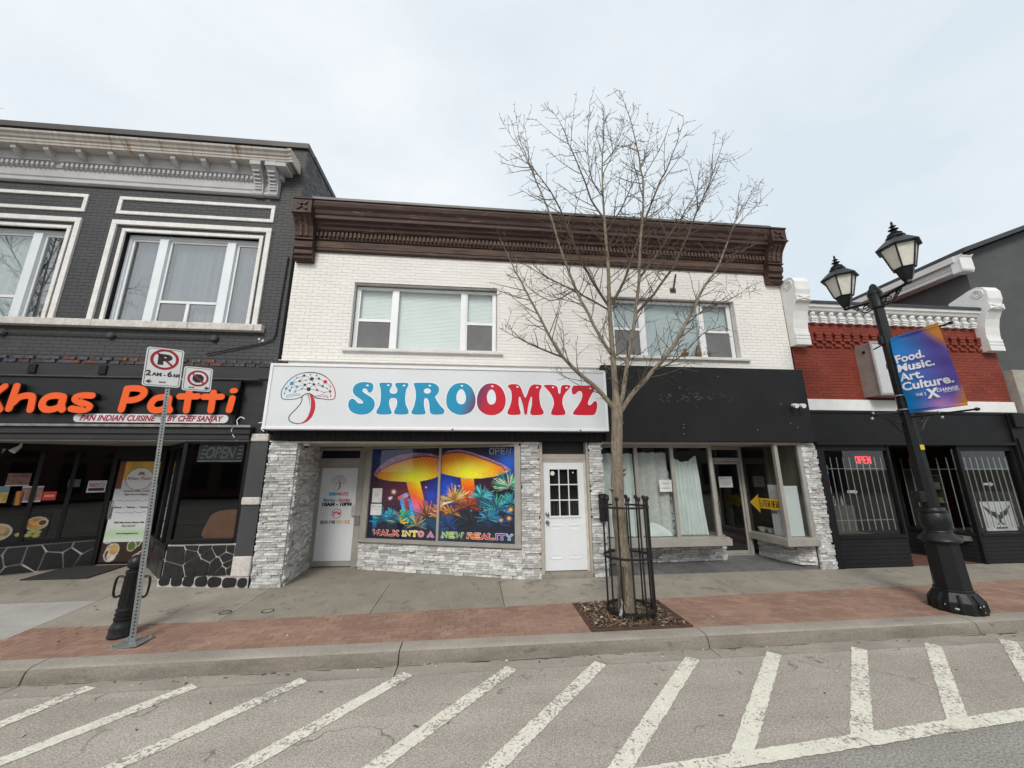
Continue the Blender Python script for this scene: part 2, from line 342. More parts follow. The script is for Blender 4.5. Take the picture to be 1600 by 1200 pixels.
GROOVY=[
 ('S',[(-2.046,3.692),(-1.979,3.667),(-1.961,3.592),(-1.981,3.517),(-2.02,3.488),(-2.056,3.509),(-2.079,3.551),(-2.118,3.572),(-2.157,3.558),(-2.158,3.52),(-2.12,3.482),(-2.035,3.43),(-1.961,3.379),(-1.915,3.305),(-1.912,3.221),(-1.943,3.147),(-2.008,3.088),(-2.106,3.062),(-2.216,3.067),(-2.308,3.101),(-2.373,3.163),(-2.4,3.246),(-2.393,3.319),(-2.357,3.362),(-2.311,3.361),(-2.268,3.328),(-2.224,3.286),(-2.173,3.274),(-2.13,3.287),(-2.137,3.317),(-2.191,3.365),(-2.276,3.42),(-2.327,3.479),(-2.342,3.553),(-2.314,3.628),(-2.248,3.677),(-2.148,3.7)],None),
 ('H',[(-1.857,3.669),(-1.831,3.689),(-1.739,3.693),(-1.647,3.693),(-1.611,3.672),(-1.616,3.624),(-1.639,3.576),(-1.646,3.522),(-1.623,3.486),(-1.571,3.476),(-1.521,3.49),(-1.503,3.531),(-1.514,3.583),(-1.546,3.632),(-1.553,3.673),(-1.523,3.693),(-1.431,3.699),(-1.327,3.697),(-1.297,3.673),(-1.306,3.625),(-1.33,3.571),(-1.343,3.474),(-1.343,3.367),(-1.327,3.271),(-1.287,3.187),(-1.263,3.124),(-1.282,3.086),(-1.342,3.072),(-1.423,3.072),(-1.504,3.077),(-1.536,3.1),(-1.53,3.152),(-1.5,3.226),(-1.493,3.311),(-1.513,3.375),(-1.576,3.395),(-1.626,3.377),(-1.644,3.32),(-1.63,3.235),(-1.601,3.162),(-1.581,3.11),(-1.6,3.078),(-1.686,3.067),(-1.776,3.068),(-1.847,3.077),(-1.87,3.111),(-1.854,3.169),(-1.819,3.243),(-1.806,3.338),(-1.808,3.445),(-1.821,3.551),(-1.841,3.62)],None),
 ('R',[(-1.197,3.682),(-1.171,3.7),(-1.036,3.707),(-0.868,3.708),(-0.772,3.683),(-0.713,3.625),(-0.702,3.554),(-0.729,3.484),(-0.773,3.435),(-0.761,3.397),(-0.722,3.333),(-0.659,3.248),(-0.596,3.185),(-0.582,3.142),(-0.603,3.093),(-0.673,3.08),(-0.778,3.078),(-0.841,3.097),(-0.864,3.149),(-0.875,3.245),(-0.893,3.341),(-0.927,3.394),(-0.963,3.398),(-0.982,3.361),(-0.979,3.265),(-0.958,3.17),(-0.941,3.117),(-0.964,3.083),(-1.056,3.073),(-1.159,3.076),(-1.207,3.097),(-1.203,3.145),(-1.172,3.22),(-1.151,3.327),(-1.143,3.434),(-1.157,3.552),(-1.182,3.628)],[(-0.859,3.542),(-0.867,3.515),(-0.891,3.495),(-0.925,3.487),(-0.96,3.494),(-0.986,3.513),(-0.996,3.54),(-0.988,3.567),(-0.964,3.587),(-0.93,3.595),(-0.895,3.589),(-0.869,3.569)]),
 ('O',[(-0.274,3.717),(-0.166,3.702),(-0.068,3.626),(-0.002,3.495),(0.02,3.365),(-0.003,3.235),(-0.079,3.131),(-0.194,3.083),(-0.309,3.081),(-0.425,3.123),(-0.516,3.207),(-0.553,3.324),(-0.546,3.465),(-0.493,3.597),(-0.401,3.686)],[(-0.27,3.594),(-0.216,3.558),(-0.178,3.471),(-0.172,3.384),(-0.199,3.308),(-0.258,3.283),(-0.322,3.306),(-0.356,3.381),(-0.356,3.479),(-0.322,3.556)]),
 ('O',[(0.329,3.72),(0.438,3.702),(0.536,3.626),(0.601,3.494),(0.619,3.369),(0.591,3.231),(0.516,3.133),(0.398,3.08),(0.271,3.079),(0.158,3.125),(0.074,3.214),(0.046,3.333),(0.057,3.47),(0.11,3.596),(0.21,3.693)],[(0.33,3.594),(0.384,3.564),(0.417,3.48),(0.422,3.393),(0.397,3.316),(0.337,3.287),(0.279,3.31),(0.246,3.39),(0.245,3.482),(0.281,3.562)]),
 ('M',[(0.66,3.673),(0.7,3.703),(0.788,3.713),(0.875,3.699),(0.93,3.633),(0.966,3.533),(1.015,3.435),(1.061,3.535),(1.099,3.636),(1.162,3.705),(1.251,3.715),(1.34,3.701),(1.353,3.663),(1.316,3.595),(1.302,3.494),(1.307,3.384),(1.326,3.274),(1.362,3.197),(1.383,3.143),(1.349,3.099),(1.239,3.085),(1.152,3.086),(1.109,3.114),(1.114,3.173),(1.138,3.271),(1.148,3.37),(1.143,3.459),(1.118,3.436),(1.08,3.325),(1.056,3.205),(1.044,3.117),(1.018,3.095),(0.99,3.117),(0.98,3.204),(0.955,3.324),(0.917,3.433),(0.891,3.455),(0.879,3.388),(0.883,3.29),(0.904,3.192),(0.918,3.127),(0.892,3.094),(0.784,3.084),(0.687,3.09),(0.651,3.117),(0.66,3.167),(0.699,3.255),(0.731,3.364),(0.738,3.485),(0.721,3.585),(0.678,3.64)],None),
 ('Y',[(1.396,3.693),(1.452,3.71),(1.564,3.712),(1.653,3.691),(1.685,3.635),(1.697,3.546),(1.715,3.528),(1.738,3.557),(1.745,3.636),(1.765,3.693),(1.822,3.715),(1.924,3.712),(1.952,3.69),(1.909,3.628),(1.839,3.548),(1.79,3.458),(1.771,3.357),(1.784,3.269),(1.814,3.192),(1.828,3.137),(1.8,3.099),(1.678,3.087),(1.568,3.093),(1.531,3.123),(1.549,3.189),(1.584,3.277),(1.594,3.366),(1.568,3.465),(1.515,3.554),(1.439,3.642)],None),
 ('Z',[(2.009,3.698),(2.127,3.707),(2.287,3.71),(2.424,3.706),(2.468,3.672),(2.441,3.603),(2.379,3.512),(2.317,3.398),(2.302,3.326),(2.334,3.3),(2.381,3.328),(2.424,3.377),(2.47,3.387),(2.494,3.334),(2.485,3.244),(2.45,3.144),(2.402,3.101),(2.301,3.096),(2.144,3.094),(2.011,3.102),(1.979,3.128),(2.015,3.194),(2.11,3.317),(2.171,3.43),(2.192,3.531),(2.167,3.587),(2.111,3.586),(2.063,3.54),(2.017,3.517),(1.98,3.539),(1.976,3.607)],None),
]
LOGO_CAP= [(-3.633,3.416),(-3.637,3.488),(-3.606,3.583),(-3.541,3.69),(-3.454,3.777),(-3.343,3.839),(-3.208,3.868),(-3.069,3.864),(-2.945,3.83),(-2.828,3.758),(-2.738,3.652),(-2.681,3.547),(-2.658,3.452),(-2.661,3.378),(-2.697,3.346),(-2.766,3.341),(-2.876,3.354),(-3.015,3.373),(-3.038,3.4),(-3.132,3.455),(-3.218,3.433),(-3.262,3.39),(-3.363,3.347),(-3.478,3.335),(-3.575,3.338),(-3.617,3.364)]
LOGO_STEM= [(-3.256,3.39),(-3.256,3.307),(-3.282,3.234),(-3.348,3.141),(-3.415,3.058),(-3.446,2.997),(-3.429,2.936),(-3.367,2.897),(-3.279,2.877),(-3.194,2.892),(-3.122,2.939)]
LOGO_RED= [(-3.142,3.459),(-3.102,3.445),(-3.053,3.393),(-3.011,3.3),(-2.996,3.197),(-3.005,3.104),(-3.042,3.001),(-3.102,2.929),(-3.174,2.888),(-3.25,2.875),(-3.16,2.929),(-3.104,3.031),(-3.079,3.154),(-3.083,3.278),(-3.104,3.382)]
LOGO_GILL=[ [(-3.54,3.365),(-3.536,3.407),(-3.452,3.435),(-3.298,3.448)],[(-3.522,3.376),(-3.41,3.409),(-3.275,3.425)],[(-3.038,3.404),(-2.884,3.438),(-2.803,3.412),(-2.779,3.377)],[(-3.017,3.388),(-2.901,3.41),(-2.79,3.383)],[(-3.181,3.454),(-3.127,3.361),(-3.098,3.237)],[(-3.161,3.452),(-3.109,3.34)] ]
LOGO_DOTS=[ (-3.472,3.647,0.036,0),(-2.867,3.69,0.036,2),(-3.119,3.741,0.036,1),(-3.153,3.539,0.0381,1),(-3.264,3.804,0.0233,1),(-3.336,3.694,0.0212,1),(-2.987,3.748,0.0212,1),(-3.23,3.624,0.0233,1),(-3.069,3.635,0.0233,1),(-2.905,3.6,0.0212,1),(-3.563,3.546,0.0233,0),(-3.49,3.506,0.0233,0),(-3.368,3.585,0.0233,0),(-2.998,3.525,0.0233,2),(-2.756,3.501,0.0233,2),(-3.579,3.448,0.0127,1),(-3.464,3.571,0.0127,1),(-3.399,3.48,0.0127,1),(-3.279,3.543,0.0127,1),(-3.224,3.713,0.0127,1),(-3.153,3.659,0.0127,1),(-3.154,3.83,0.0127,1),(-3.038,3.815,0.0127,1),(-2.986,3.652,0.0127,1),(-2.818,3.559,0.0127,2),(-2.865,3.48,0.0127,2),(-2.762,3.601,0.0127,2),(-2.739,3.405,0.0127,2),(-3.393,3.757,0.0127,1) ]
LOGO_EDGES= [(0,10),(0,5),(0,12),(4,5),(4,2),(2,6),(2,8),(2,19),(5,7),(7,3),(8,3),(8,9),(9,1),(6,1),(9,24),(3,13),(13,25),(25,14),(10,11),(10,15),(11,16),(12,16),(12,17),(17,18),(18,3),(18,7),(19,5),(20,7),(20,8),(21,2),(22,6),(23,9),(24,14),(14,27),(14,26),(1,26),(13,8),(28,0),(28,4),(12,7)]
KHAS=[
 ('K',[[(-8.685,3.558),(-8.617,3.086)],[(-8.454,3.526),(-8.535,3.428),(-8.613,3.295)],[(-8.598,3.321),(-8.511,3.226),(-8.418,3.106)]]),
 ('h',[[(-8.263,3.539),(-8.279,3.125)],[(-8.238,3.23),(-8.171,3.328),(-8.065,3.365),(-7.977,3.354),(-7.948,3.287),(-7.934,3.112)]]),
 ('a',[[(-7.47,3.356),(-7.561,3.373),(-7.682,3.358),(-7.757,3.295),(-7.768,3.201),(-7.711,3.128),(-7.607,3.116),(-7.507,3.152),(-7.454,3.223),(-7.455,3.339)],[(-7.455,3.339),(-7.46,3.214),(-7.421,3.118)]]),
 ('s',[[(-6.993,3.382),(-7.121,3.385),(-7.234,3.36),(-7.255,3.311),(-7.172,3.259),(-7.051,3.215),(-6.99,3.173),(-7.038,3.126),(-7.155,3.118),(-7.277,3.137)]]),
 ('P',[[(-6.432,3.509),(-6.451,3.133)],[(-6.435,3.523),(-6.282,3.533),(-6.161,3.504),(-6.127,3.432),(-6.195,3.345),(-6.317,3.307),(-6.415,3.309)]]),
 ('a',[[(-5.706,3.365),(-5.803,3.371),(-5.908,3.344),(-5.962,3.271),(-5.968,3.195),(-5.919,3.136),(-5.825,3.125),(-5.736,3.161),(-5.687,3.229),(-5.686,3.35)],[(-5.686,3.35),(-5.691,3.229),(-5.633,3.124)]]),
 ('t',[[(-5.357,3.47),(-5.345,3.128)],[(-5.503,3.391),(-5.197,3.396)]]),
 ('t',[[(-4.928,3.47),(-4.922,3.133)],[(-5.084,3.39),(-4.775,3.395)]]),
 ('i',[[(-4.579,3.367),(-4.601,3.144)],[(-4.595,3.517),(-4.552,3.518)]]),
]
TREE={
 'leader':[(2.284,-0.07),(2.294,0.464),(2.277,0.912),(2.26,1.376),(2.262,1.857),(2.286,2.356),(2.333,2.876),(2.339,3.284),(2.34,3.955),(2.327,4.802),(2.351,5.55),(2.349,6.282),(2.359,7.051),(2.379,7.802),(2.45,8.5),(2.47,9.15)],
 'L1':[(2.308,2.982),(2.075,3.28),(1.73,3.58),(1.468,3.863),(1.238,4.242),(0.832,5.075),(0.61,5.555),(0.383,6.049)],
 'L1b':[(1.468,3.863),(0.949,4.051),(0.389,4.35)],
 'L2':[(2.295,3.953),(2.03,4.456),(1.742,5.118),(1.493,5.912),(1.325,6.587),(1.099,7.23),(0.913,7.784),(0.745,8.298),(0.699,8.809)],
 'L3':[(2.327,4.802),(2.117,5.185),(1.903,5.576),(1.734,6.03),(1.521,6.71),(1.245,7.242),(1.008,7.591),(0.595,7.871)],
 'L4':[(2.341,6.551),(2.119,6.976),(1.95,7.588),(1.724,8.216),(1.588,8.689),(1.29,9.094)],
 'R1':[(2.362,2.983),(2.447,3.242),(2.609,3.916),(2.777,4.579),(2.913,5.375),(3.033,6.219),(3.157,7.228),(3.136,8.05),(3.041,8.844),(2.859,9.666)],
 'R2':[(2.38,2.929),(2.624,3.245),(3.02,3.653),(3.437,4.126),(3.783,4.666),(4.152,5.283),(4.453,5.663),(4.735,6.218),(5.102,6.917),(5.724,7.736)],
 'R3':[(2.784,4.675),(3.152,5.085),(3.601,5.669),(3.983,6.389),(4.193,6.851),(4.541,7.516),(4.861,8.274),(5.007,8.731)],
 'R4':[(2.377,4.853),(2.648,5.362),(2.95,6.106),(3.336,7.07),(3.661,7.738),(3.941,8.372),(4.171,8.965)],
 'R5':[(2.349,6.282),(2.653,6.766),(2.906,7.279),(3.221,7.968),(3.508,8.926)],
 'R6':[(2.913,5.375),(3.328,5.917),(3.801,6.598),(4.182,7.194),(4.628,7.763)],
 'R7':[(3.664,4.467),(4.094,4.826),(4.619,5.05),(5.251,5.441)],
 'L5':[(2.312,4.753),(1.74,5.069),(1.289,5.293),(0.882,5.52),(0.497,5.699)],
 'L6':[(2.359,7.051),(2.156,7.432),(2.105,8.163),(2.196,9.181)],
 'R8':[(2.392,7.803),(2.678,8.219),(2.895,8.86)],
 'L7':[(1.742,5.118),(1.277,4.878),(0.777,5.218),(0.52,5.328)],
 'R9':[(3.02,3.653),(3.506,3.894),(4.038,4.383),(4.42,4.518)],
}
# ================================================================== THE SETTING
asphalt = M('asphalt', (.475, .43, .38), (.385, .346, .303), rough=.95, scale=.9, lo=.3, hi=.7, fine=.42, bump=.55, bscale=95, spec=.12, dirt=(.17, .155, .14), dscale=4.5, damt=.64, dw=.06, cracks=.8, streak=.22, dmod=.35)
concrete = M('concrete', (.365, .328, .278), (.275, .246, .206), rough=.92, scale=1.6, lo=.3, hi=.7, fine=.2, bump=.3, bscale=70, spec=.15, dirt=(.17, .15, .125), dscale=2.6, damt=.58, dw=.14, dmod=.3, rnd=.14, cracks=.45)
concrete_new = M('concrete_new', (.43, .41, .385), (.36, .34, .315), rough=.92, scale=2, fine=.12, bump=.2, spec=.15, dirt=(.25, .235, .215), dscale=2.5, damt=.62)
kerb_m = M('kerb_concrete', (.37, .335, .29), (.28, .25, .215), rough=.92, scale=2.2, fine=.18, bump=.3, spec=.15, dirt=(.13, .115, .10), dscale=3, damt=.6, stretch=(.6, 1, 2.5))
kerb_dark = M('kerb_face_darker', (.255, .225, .19), (.17, .15, .127), rough=.95, scale=2.6, fine=.25, bump=.3, spec=.1, dirt=(.10, .09, .078), dscale=3.5, damt=.58, dw=.1, stretch=(.5, 1, 2))  # darker, patchy tone for the front face of the kerb
paver_m = M('paver_clay', (.365, .228, .172), (.28, .178, .138), rough=.9, scale=1.3, fine=.2, bump=.3, rnd=.16, spec=.15, dirt=(.33, .27, .22), dscale=4, damt=.56)
sand_m = M('joint_sand', (.26, .20, .155), rough=1, scale=20)
paint_m = M('road_paint', (.76, .735, .63), (.68, .655, .56), rough=.85, scale=5, fine=.12, bump=.6, bscale=60, spec=.2, dirt=(.30, .275, .245), dscale=34, damt=.535, dw=.04, cracks=.7, dmod=.5)
soil_m = M('soil', (.10, .085, .06), rough=1, scale=5)
grime = M('crack_grime', (.06, .052, .045), rough=1)
def zs(x, y):        # sidewalk height: falls to the kerb, rises a little towards the restaurant on the left
    b = min(max((-4.1 - x) / 1.6, 0), 1) * .1 * min(max((y + 2.2) / 2.2, 0), 1)
    return .023 * min(y, 0) + b
g = MB(); g.quad((-900, -900, -.32), (900, -900, -.32), (900, 900, -.32), (-900, 900, -.32)); tag(g.build('ground', soil_m), kind='structure')
ZR = -.2
road = MB(); road.quad((-400, -26, ZR), (400, -26, ZR), (400, -2.84, ZR), (-400, -2.84, ZR)); road = tag(road.build('road', asphalt), kind='structure')
gu = MB(); xs = [-40, -8.4, -4.75, -.83, 3.02, 6.95, 10.8, 40]
gut = MB(); gut.quad((-40, -2.86, ZR - .03), (40, -2.86, ZR - .03), (40, -2.5, ZR - .03), (-40, -2.5, ZR - .03)); gut = tag(gut.build('gutter', grime), kind='structure')
for a, b in zip(xs, xs[1:]):
    s = MB(); s.box(a + .006, b - .006, -2.832, -2.6, ZR - .02, ZR + .004); s.build('gutter_slab', kerb_m, gut)
kb = MB(); kb.box(-40, 40, -2.57, -2.36, -.28, -.09); kb = tag(kb.build('kerb', grime), kind='structure')
prof = [(-2.33, -.28), (-2.33, -.052), (-2.36, -.050), (-2.50, -.054), (-2.54, -.062), (-2.565, -.08), (-2.578, -.11), (-2.602, -.215), (-2.602, -.28)]
for a, b in zip(xs, xs[1:]):
    s = MB(); s.sweep(prof, a + .007, b - .007); ks = s.build('kerb_stone', kerb_m, kb, smooth=True); s = MB(); s.sweep([(-2.545, -.066), (-2.569, -.082), (-2.583, -.112), (-2.606, -.2), (-2.59, -.2)], a + .009, b - .009, False); s.build('darker_face', kerb_dark, ks, smooth=True)  # each stone gets a darker strip over its front face
# concrete walk
def yb(x): return -1.33 + .03 * x - (.0 if x > -5.8 else .0)
sw = MB(); sw.box(-40, 40, -2.3, .0, -.36, -.17); sw.box(-40, 40, 0, 2.5, -.36, -.06); sw = tag(sw.build('sidewalk', grime), kind='structure')
jx = [-16, -12, -9.8, -7.8, -5.78, -3.52, -1.48, .52, 2.55, 4.58, 6.6, 8.6, 10.6, 12.6, 14.6, 17, 22, 30]
def slab(poly, mat, th=.12):
    n = len(poly); zt = [zs(x, y) for x, y in poly]; vs = [(x, y, z - th) for (x, y), z in zip(poly, zt)] + [(x, y, z) for (x, y), z in zip(poly, zt)]
    s = MB(); s.add(vs, [tuple(reversed(range(n))), tuple(range(n, 2 * n))] + [(i, (i + 1) % n, n + (i + 1) % n, n + i) for i in range(n)]); return s.build('slab', mat, sw)
for i, (a, b) in enumerate(zip(jx, jx[1:])):
    e = .005
    if b < -5.7:
        slab([(a + e, -1.78), (b - e, -1.78), (b - e, -.62), (a + e, -.62)], concrete_new)
        slab([(a + e, -.61), (b - e, -.61), (b - e, .03), (a + e, .03)], concrete)
    else:
        slab([(a + e, yb(a) + .0), (b - e, yb(b) + .0), (b - e, .03), (a + e, .03)], concrete)
# brick paving band along the kerb
bp = MB(); bp.box(-40, 40, -2.328, -.95, -.30, -.09); bp = tag(bp.build('brick_paving', sand_m), kind='structure')
pav = unit_variants('paver', 4, .0, 1, 1, paver_m); P = []
y = -2.325; r = 0
while y < -.95:
    x = -10.5 - (.1 if r % 2 else 0)
    while x < 17:
        parts = [(x, x + .2)]
        for c_ in (-5.78, 1.585, 2.985): parts = [q for u, v in parts for q in ([(u, c_), (c_, v)] if u < c_ < v else [(u, v)])]
        for u, v in parts:
            mid = (u + v) / 2; lim = -1.79 if mid < -5.78 else yb(mid); dp = min(.1015, lim - y - .004)
            if 1.585 < mid < 2.985: lo_y = max(y, -1.185); dp = min(y + .1015, lim - .004) - lo_y
            else: lo_y = y
            if dp > .02 and v - u > .015: P.append((((u + v) / 2, lo_y + dp / 2, zs(mid, y) - .03 + random.uniform(-.0016, .0016)), (v - u - .0035, dp, .06), random.uniform(-.006, .006) if v - u > .19 else 0))
        x += .2
    y += .105; r += 1
field('paver', bp, P, pav)
# painted hatching and lane edge, children of the road
def stripe(a, b, wd):
    a, b = Vector(a), Vector(b); d = (b - a); ln = d.length; d.normalize(); n = Vector((-d.y, d.x)); k = max(int(ln / .035), 2); vs = []
    for i in range(k + 1):
        p = a + d * ln * i / k
        for sgn in (-1, 1):
            q = p + n * sgn * (wd / 2 + random.uniform(-.006, .006)); vs.append((q.x, q.y, ZR + .005))
    return vs, [(2 * i, 2 * i + 2, 2 * i + 3, 2 * i + 1) for i in range(k)]
line = lambda x: -4.385 + (x - 2.15) * .0815
for x0 in (-6.2, -5.1, -3.98, -2.89, -1.79, -.68, .48, 1.53, 2.67, 3.73, 4.89, 5.94, 7.05, 8.15, 9.2):
    s = MB(); x1 = x0 - 1.52 if x0 > -3.5 else x0 - .95
    if x0 < -3.5 and x0 > -4.5: s.add(*stripe((x0, -2.70), (-4.35, -3.75), .15))
    else: s.add(*stripe((x0, -2.80), (x0 - 1.6, line(x0 - 1.6) + .02), .15))
    s.build('stripe', paint_m, road)
s = MB(); vs, fs = stripe((-7, line(-7)), (14, line(14)), .14); s.add([(x, y_, z + .004) for x, y_, z in vs], fs); s.build('edge_line', paint_m, road)
# small round covers set in the walk
for n_, (x, y) in enumerate(((-3.62, -1.12), (-3.02, -1.13))):
    t = thing('valve_cover', ('round iron cover in the walk near the bollard', 'round iron cover in the walk right of the long joint')[n_], 'cover', (x, y, zs(x, y)), group='small round covers in the walk')
    s = MB(); s.lathe([(.085, -.02), (.085, .006), (.07, .006), (.068, .002)], (x, y, zs(x, y)), 20); s.build('rim', grime, t)
    s = MB(); s.lathe([(.066, -.02), (.066, .004), (.05, .0065)], (x, y, zs(x, y)), 20); s.build('lid', concrete, t)
# litter and dry leaf crumbs
lt = MB()
for i in range(150):
    x = random.uniform(-6, 9); y = random.choice((random.uniform(-2.3, -1.4), random.uniform(-2.75, -2.6), random.uniform(-2.7, -2.6), random.uniform(-4, -2.8)))
    z = (zs(x, y) + .001 if y > -2.33 else ZR + .006); a = random.uniform(0, 6.3); l = random.uniform(.006, .026); wd = random.uniform(.004, .01)
    c, s_ = math.cos(a), math.sin(a); lt.col = random.choice(((.5, .47, .4), (.42, .38, .3), (.10, .075, .05), (.06, .05, .04), (.16, .11, .06), (.6, .58, .52)))
    lt.add([(x + c * l - s_ * wd, y + s_ * l + c * wd, z), (x - c * l - s_ * wd, y - s_ * l + c * wd, z), (x - c * l + s_ * wd, y - s_ * l - c * wd, z + .006), (x + c * l + s_ * wd, y + s_ * l - c * wd, z + .004)], [(0, 1, 2, 3)])
for i in range(110):      # trodden gum and oil spots
    x, y = random.uniform(-7, 11), random.uniform(-1.2, -.05); r_ = random.uniform(.008, .024); lt.col = random.choice(((.13, .12, .105), (.17, .155, .135), (.10, .09, .08), (.42, .39, .34))); z = zs(x, y) + .0012
    lt.add([(x + r_ * random.uniform(.7, 1.2) * math.cos(k * math.pi / 4), y + r_ * random.uniform(.7, 1.2) * math.sin(k * math.pi / 4), z) for k in range(8)], [tuple(range(8))])
for i in range(34):      # grit line in the gutter
    x = random.uniform(-6, 9); l = random.uniform(.1, .5); lt.col = (.11, .10, .085); y = -2.612 - random.uniform(0, .01)
    lt.add([(x, y, ZR + .0055), (x + l, y, ZR + .0055), (x + l * .8, y - random.uniform(.008, .03), ZR + .0055), (x + l * .2, y - random.uniform(.008, .02), ZR + .0055)], [(0, 3, 2, 1)])
tag(lt.build('litter', PRINT), 'crumbs of dry leaf and cigarette ends on the paving and in the gutter', 'litter', kind='stuff')

s = MB(); s.quad((-60, line(-60) - .075, ZR + .003), (-60, -25.9, ZR + .003), (60, -25.9, ZR + .003), (60, line(60) - .075, ZR + .003)); s.build('lane_surface', M('lane_asphalt', (.375, .352, .322), (.295, .275, .25), rough=.95, scale=.8, fine=.45, bump=.6, bscale=70, spec=.12, cracks=.7, streak=.25), road)
# ================================================================== WHITE BRICK BUILDING (two shops)
white_brick = M('white_painted_brick', (.82, .80, .765), (.775, .75, .71), rough=.75, scale=1.2, lo=.3, hi=.7, fine=.05, bump=.35, bscale=45, rnd=.035, spec=.25, dirt=(.40, .36, .31), dscale=7, damt=.70, dw=.03)
white_back = M('white_mortar', (.76, .735, .69), (.66, .63, .58), rough=.85, scale=4)
brown = M('brown_cornice_paint', (.072, .038, .030), (.044, .023, .019), rough=.6, scale=3, fine=.2, bump=.4, bscale=40, spec=.35, dirt=(.165, .11, .08), dscale=5, damt=.57, dw=.1, stretch=(.5, 1, 4))
brown2 = M('weathered_brown_wood', (.15, .095, .066), (.055, .036, .029), rough=.8, scale=4, fine=.25, bump=.5, bscale=40, stretch=(.35, 1, 5))
cap_m = M('grey_metal_cap', (.12, .115, .11), rough=.5, metal=.3, scale=3)
vinyl = M('white_vinyl', (.80, .81, .82), (.74, .75, .76), rough=.4, scale=3, spec=.5)
sill_m = M('white_sill', (.72, .71, .685), (.6, .585, .55), rough=.7, scale=4, fine=.1, dirt=(.35, .32, .28), dscale=6, damt=.68)
pane_up = glass('upper_glass', (.95, .97, .965), .9, .02)
pane_shop = glass('shop_glass', (.93, .95, .945), 1.0, .01)
blind_m = M('blind_slat', (.84, .89, .865), (.80, .85, .825), rough=.5, scale=2)
blind_g = M('blind_slat_grey', (.58, .64, .66), (.52, .58, .6), rough=.5, scale=2)
screen_m = M('insect_screen', (.17, .173, .175), (.14, .143, .145), rough=.8, scale=3)
black_p = M('black_fascia_paint', (.014, .014, .0155), (.010, .010, .011), rough=.6, scale=2, fine=.15, bump=.1, spec=.25)
stone_m = M('ledger_stone', (.78, .77, .75), (.58, .575, .565), rough=.85, scale=14, lo=.3, hi=.7, fine=.2, bump=.7, bscale=60, rnd=.40, spec=.25)
stone_back = M('stone_dark_joint', (.20, .195, .185), rough=.95, scale=8)  # dark backing colour seen in the joints between the stones
alu = M('greyed_aluminium', (.40, .38, .345), (.33, .31, .28), rough=.5, scale=3, metal=.25, fine=.06)
soffit_m = M('soffit_paint', (.46, .42, .37), (.40, .36, .31), rough=.75, scale=3)
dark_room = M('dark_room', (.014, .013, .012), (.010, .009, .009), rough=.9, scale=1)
redbrick_old = M('bare_red_brick', (.16, .06, .045), (.10, .045, .038), rough=.9, scale=9, fine=.3, rnd=.4)
BX0, BX1 = -3.9, 7.36
B = thing('shop_building', 'white painted brick two-storey shop building with dark brown cornice', 'building', (1.7, 0, 0))
holes = [(-2.625, .465, 4.46, 6.0), (3.06, 6.1, 4.46, 5.945)]
wall = MB()          # shell: front backing with openings, sides, roof
def grid_wall(mb, x0, x1, z0, z1, y0, y1, hs):
    xs_ = sorted({x0, x1, *[h[0] for h in hs], *[h[1] for h in hs]}); zs_ = sorted({z0, z1, *[h[2] for h in hs], *[h[3] for h in hs]})
    for a, b in zip(xs_, xs_[1:]):
        for c, d in zip(zs_, zs_[1:]):
            m = ((a + b) / 2, (c + d) / 2)
            if not any(h[0] < m[0] < h[1] and h[2] < m[1] < h[3] for h in hs): mb.box(a, b, y0, y1, c, d)
grid_wall(wall, BX0, BX1, 4.0, 6.72, .008, .26, holes)
wall.box(BX0, BX1, .008, .3, 6.72, 7.62)
wall = wall.build('wall', white_back, B)
sh = MB(); sh.box(BX0, BX0 + .2, .3, 13, 0, 7.5); sh.box(BX1 - .2, BX1, .3, 13, 0, 7.5); sh.box(BX0, BX1, 12.8, 13, 0, 7.5); sh.box(BX0 + .2, BX1 - .2, .3, 12.8, 7.3, 7.45); sh.build('side_wall', white_back, B)
P = courses(FRONT, BX0, BX1, 4.1, 6.70, .222, .0725, .006, .03, out=0, holes=[(a - .0, b, c, d) for a, b, c, d in holes])
for i, p in enumerate(P): P[i] = ((p[0][0], .015 + random.uniform(-.0015, .0015), p[0][2]), p[1], 0)
rows = [p for p in P if p[0][2] < 4.13 and p[0][0] < -2.3]; P = [p for p in P if p not in rows]
field('brick', wall, P, unit_variants('brick', 6, .06, 3, 1, white_brick), 300)
rv = unit_variants('bare_brick', 2, .1, 2, 1, redbrick_old)
for p in rows:
    o = bpy.data.objects.new('bare_brick', rv[0][0]); COL.objects.link(o); o.parent = wall; o.location = p[0]; o.scale = p[1]
led = MB(); led.box(-3.93, 2.75, -.05, .0, 4.185, 4.2); led.build('flashing_strip', white_back, B)
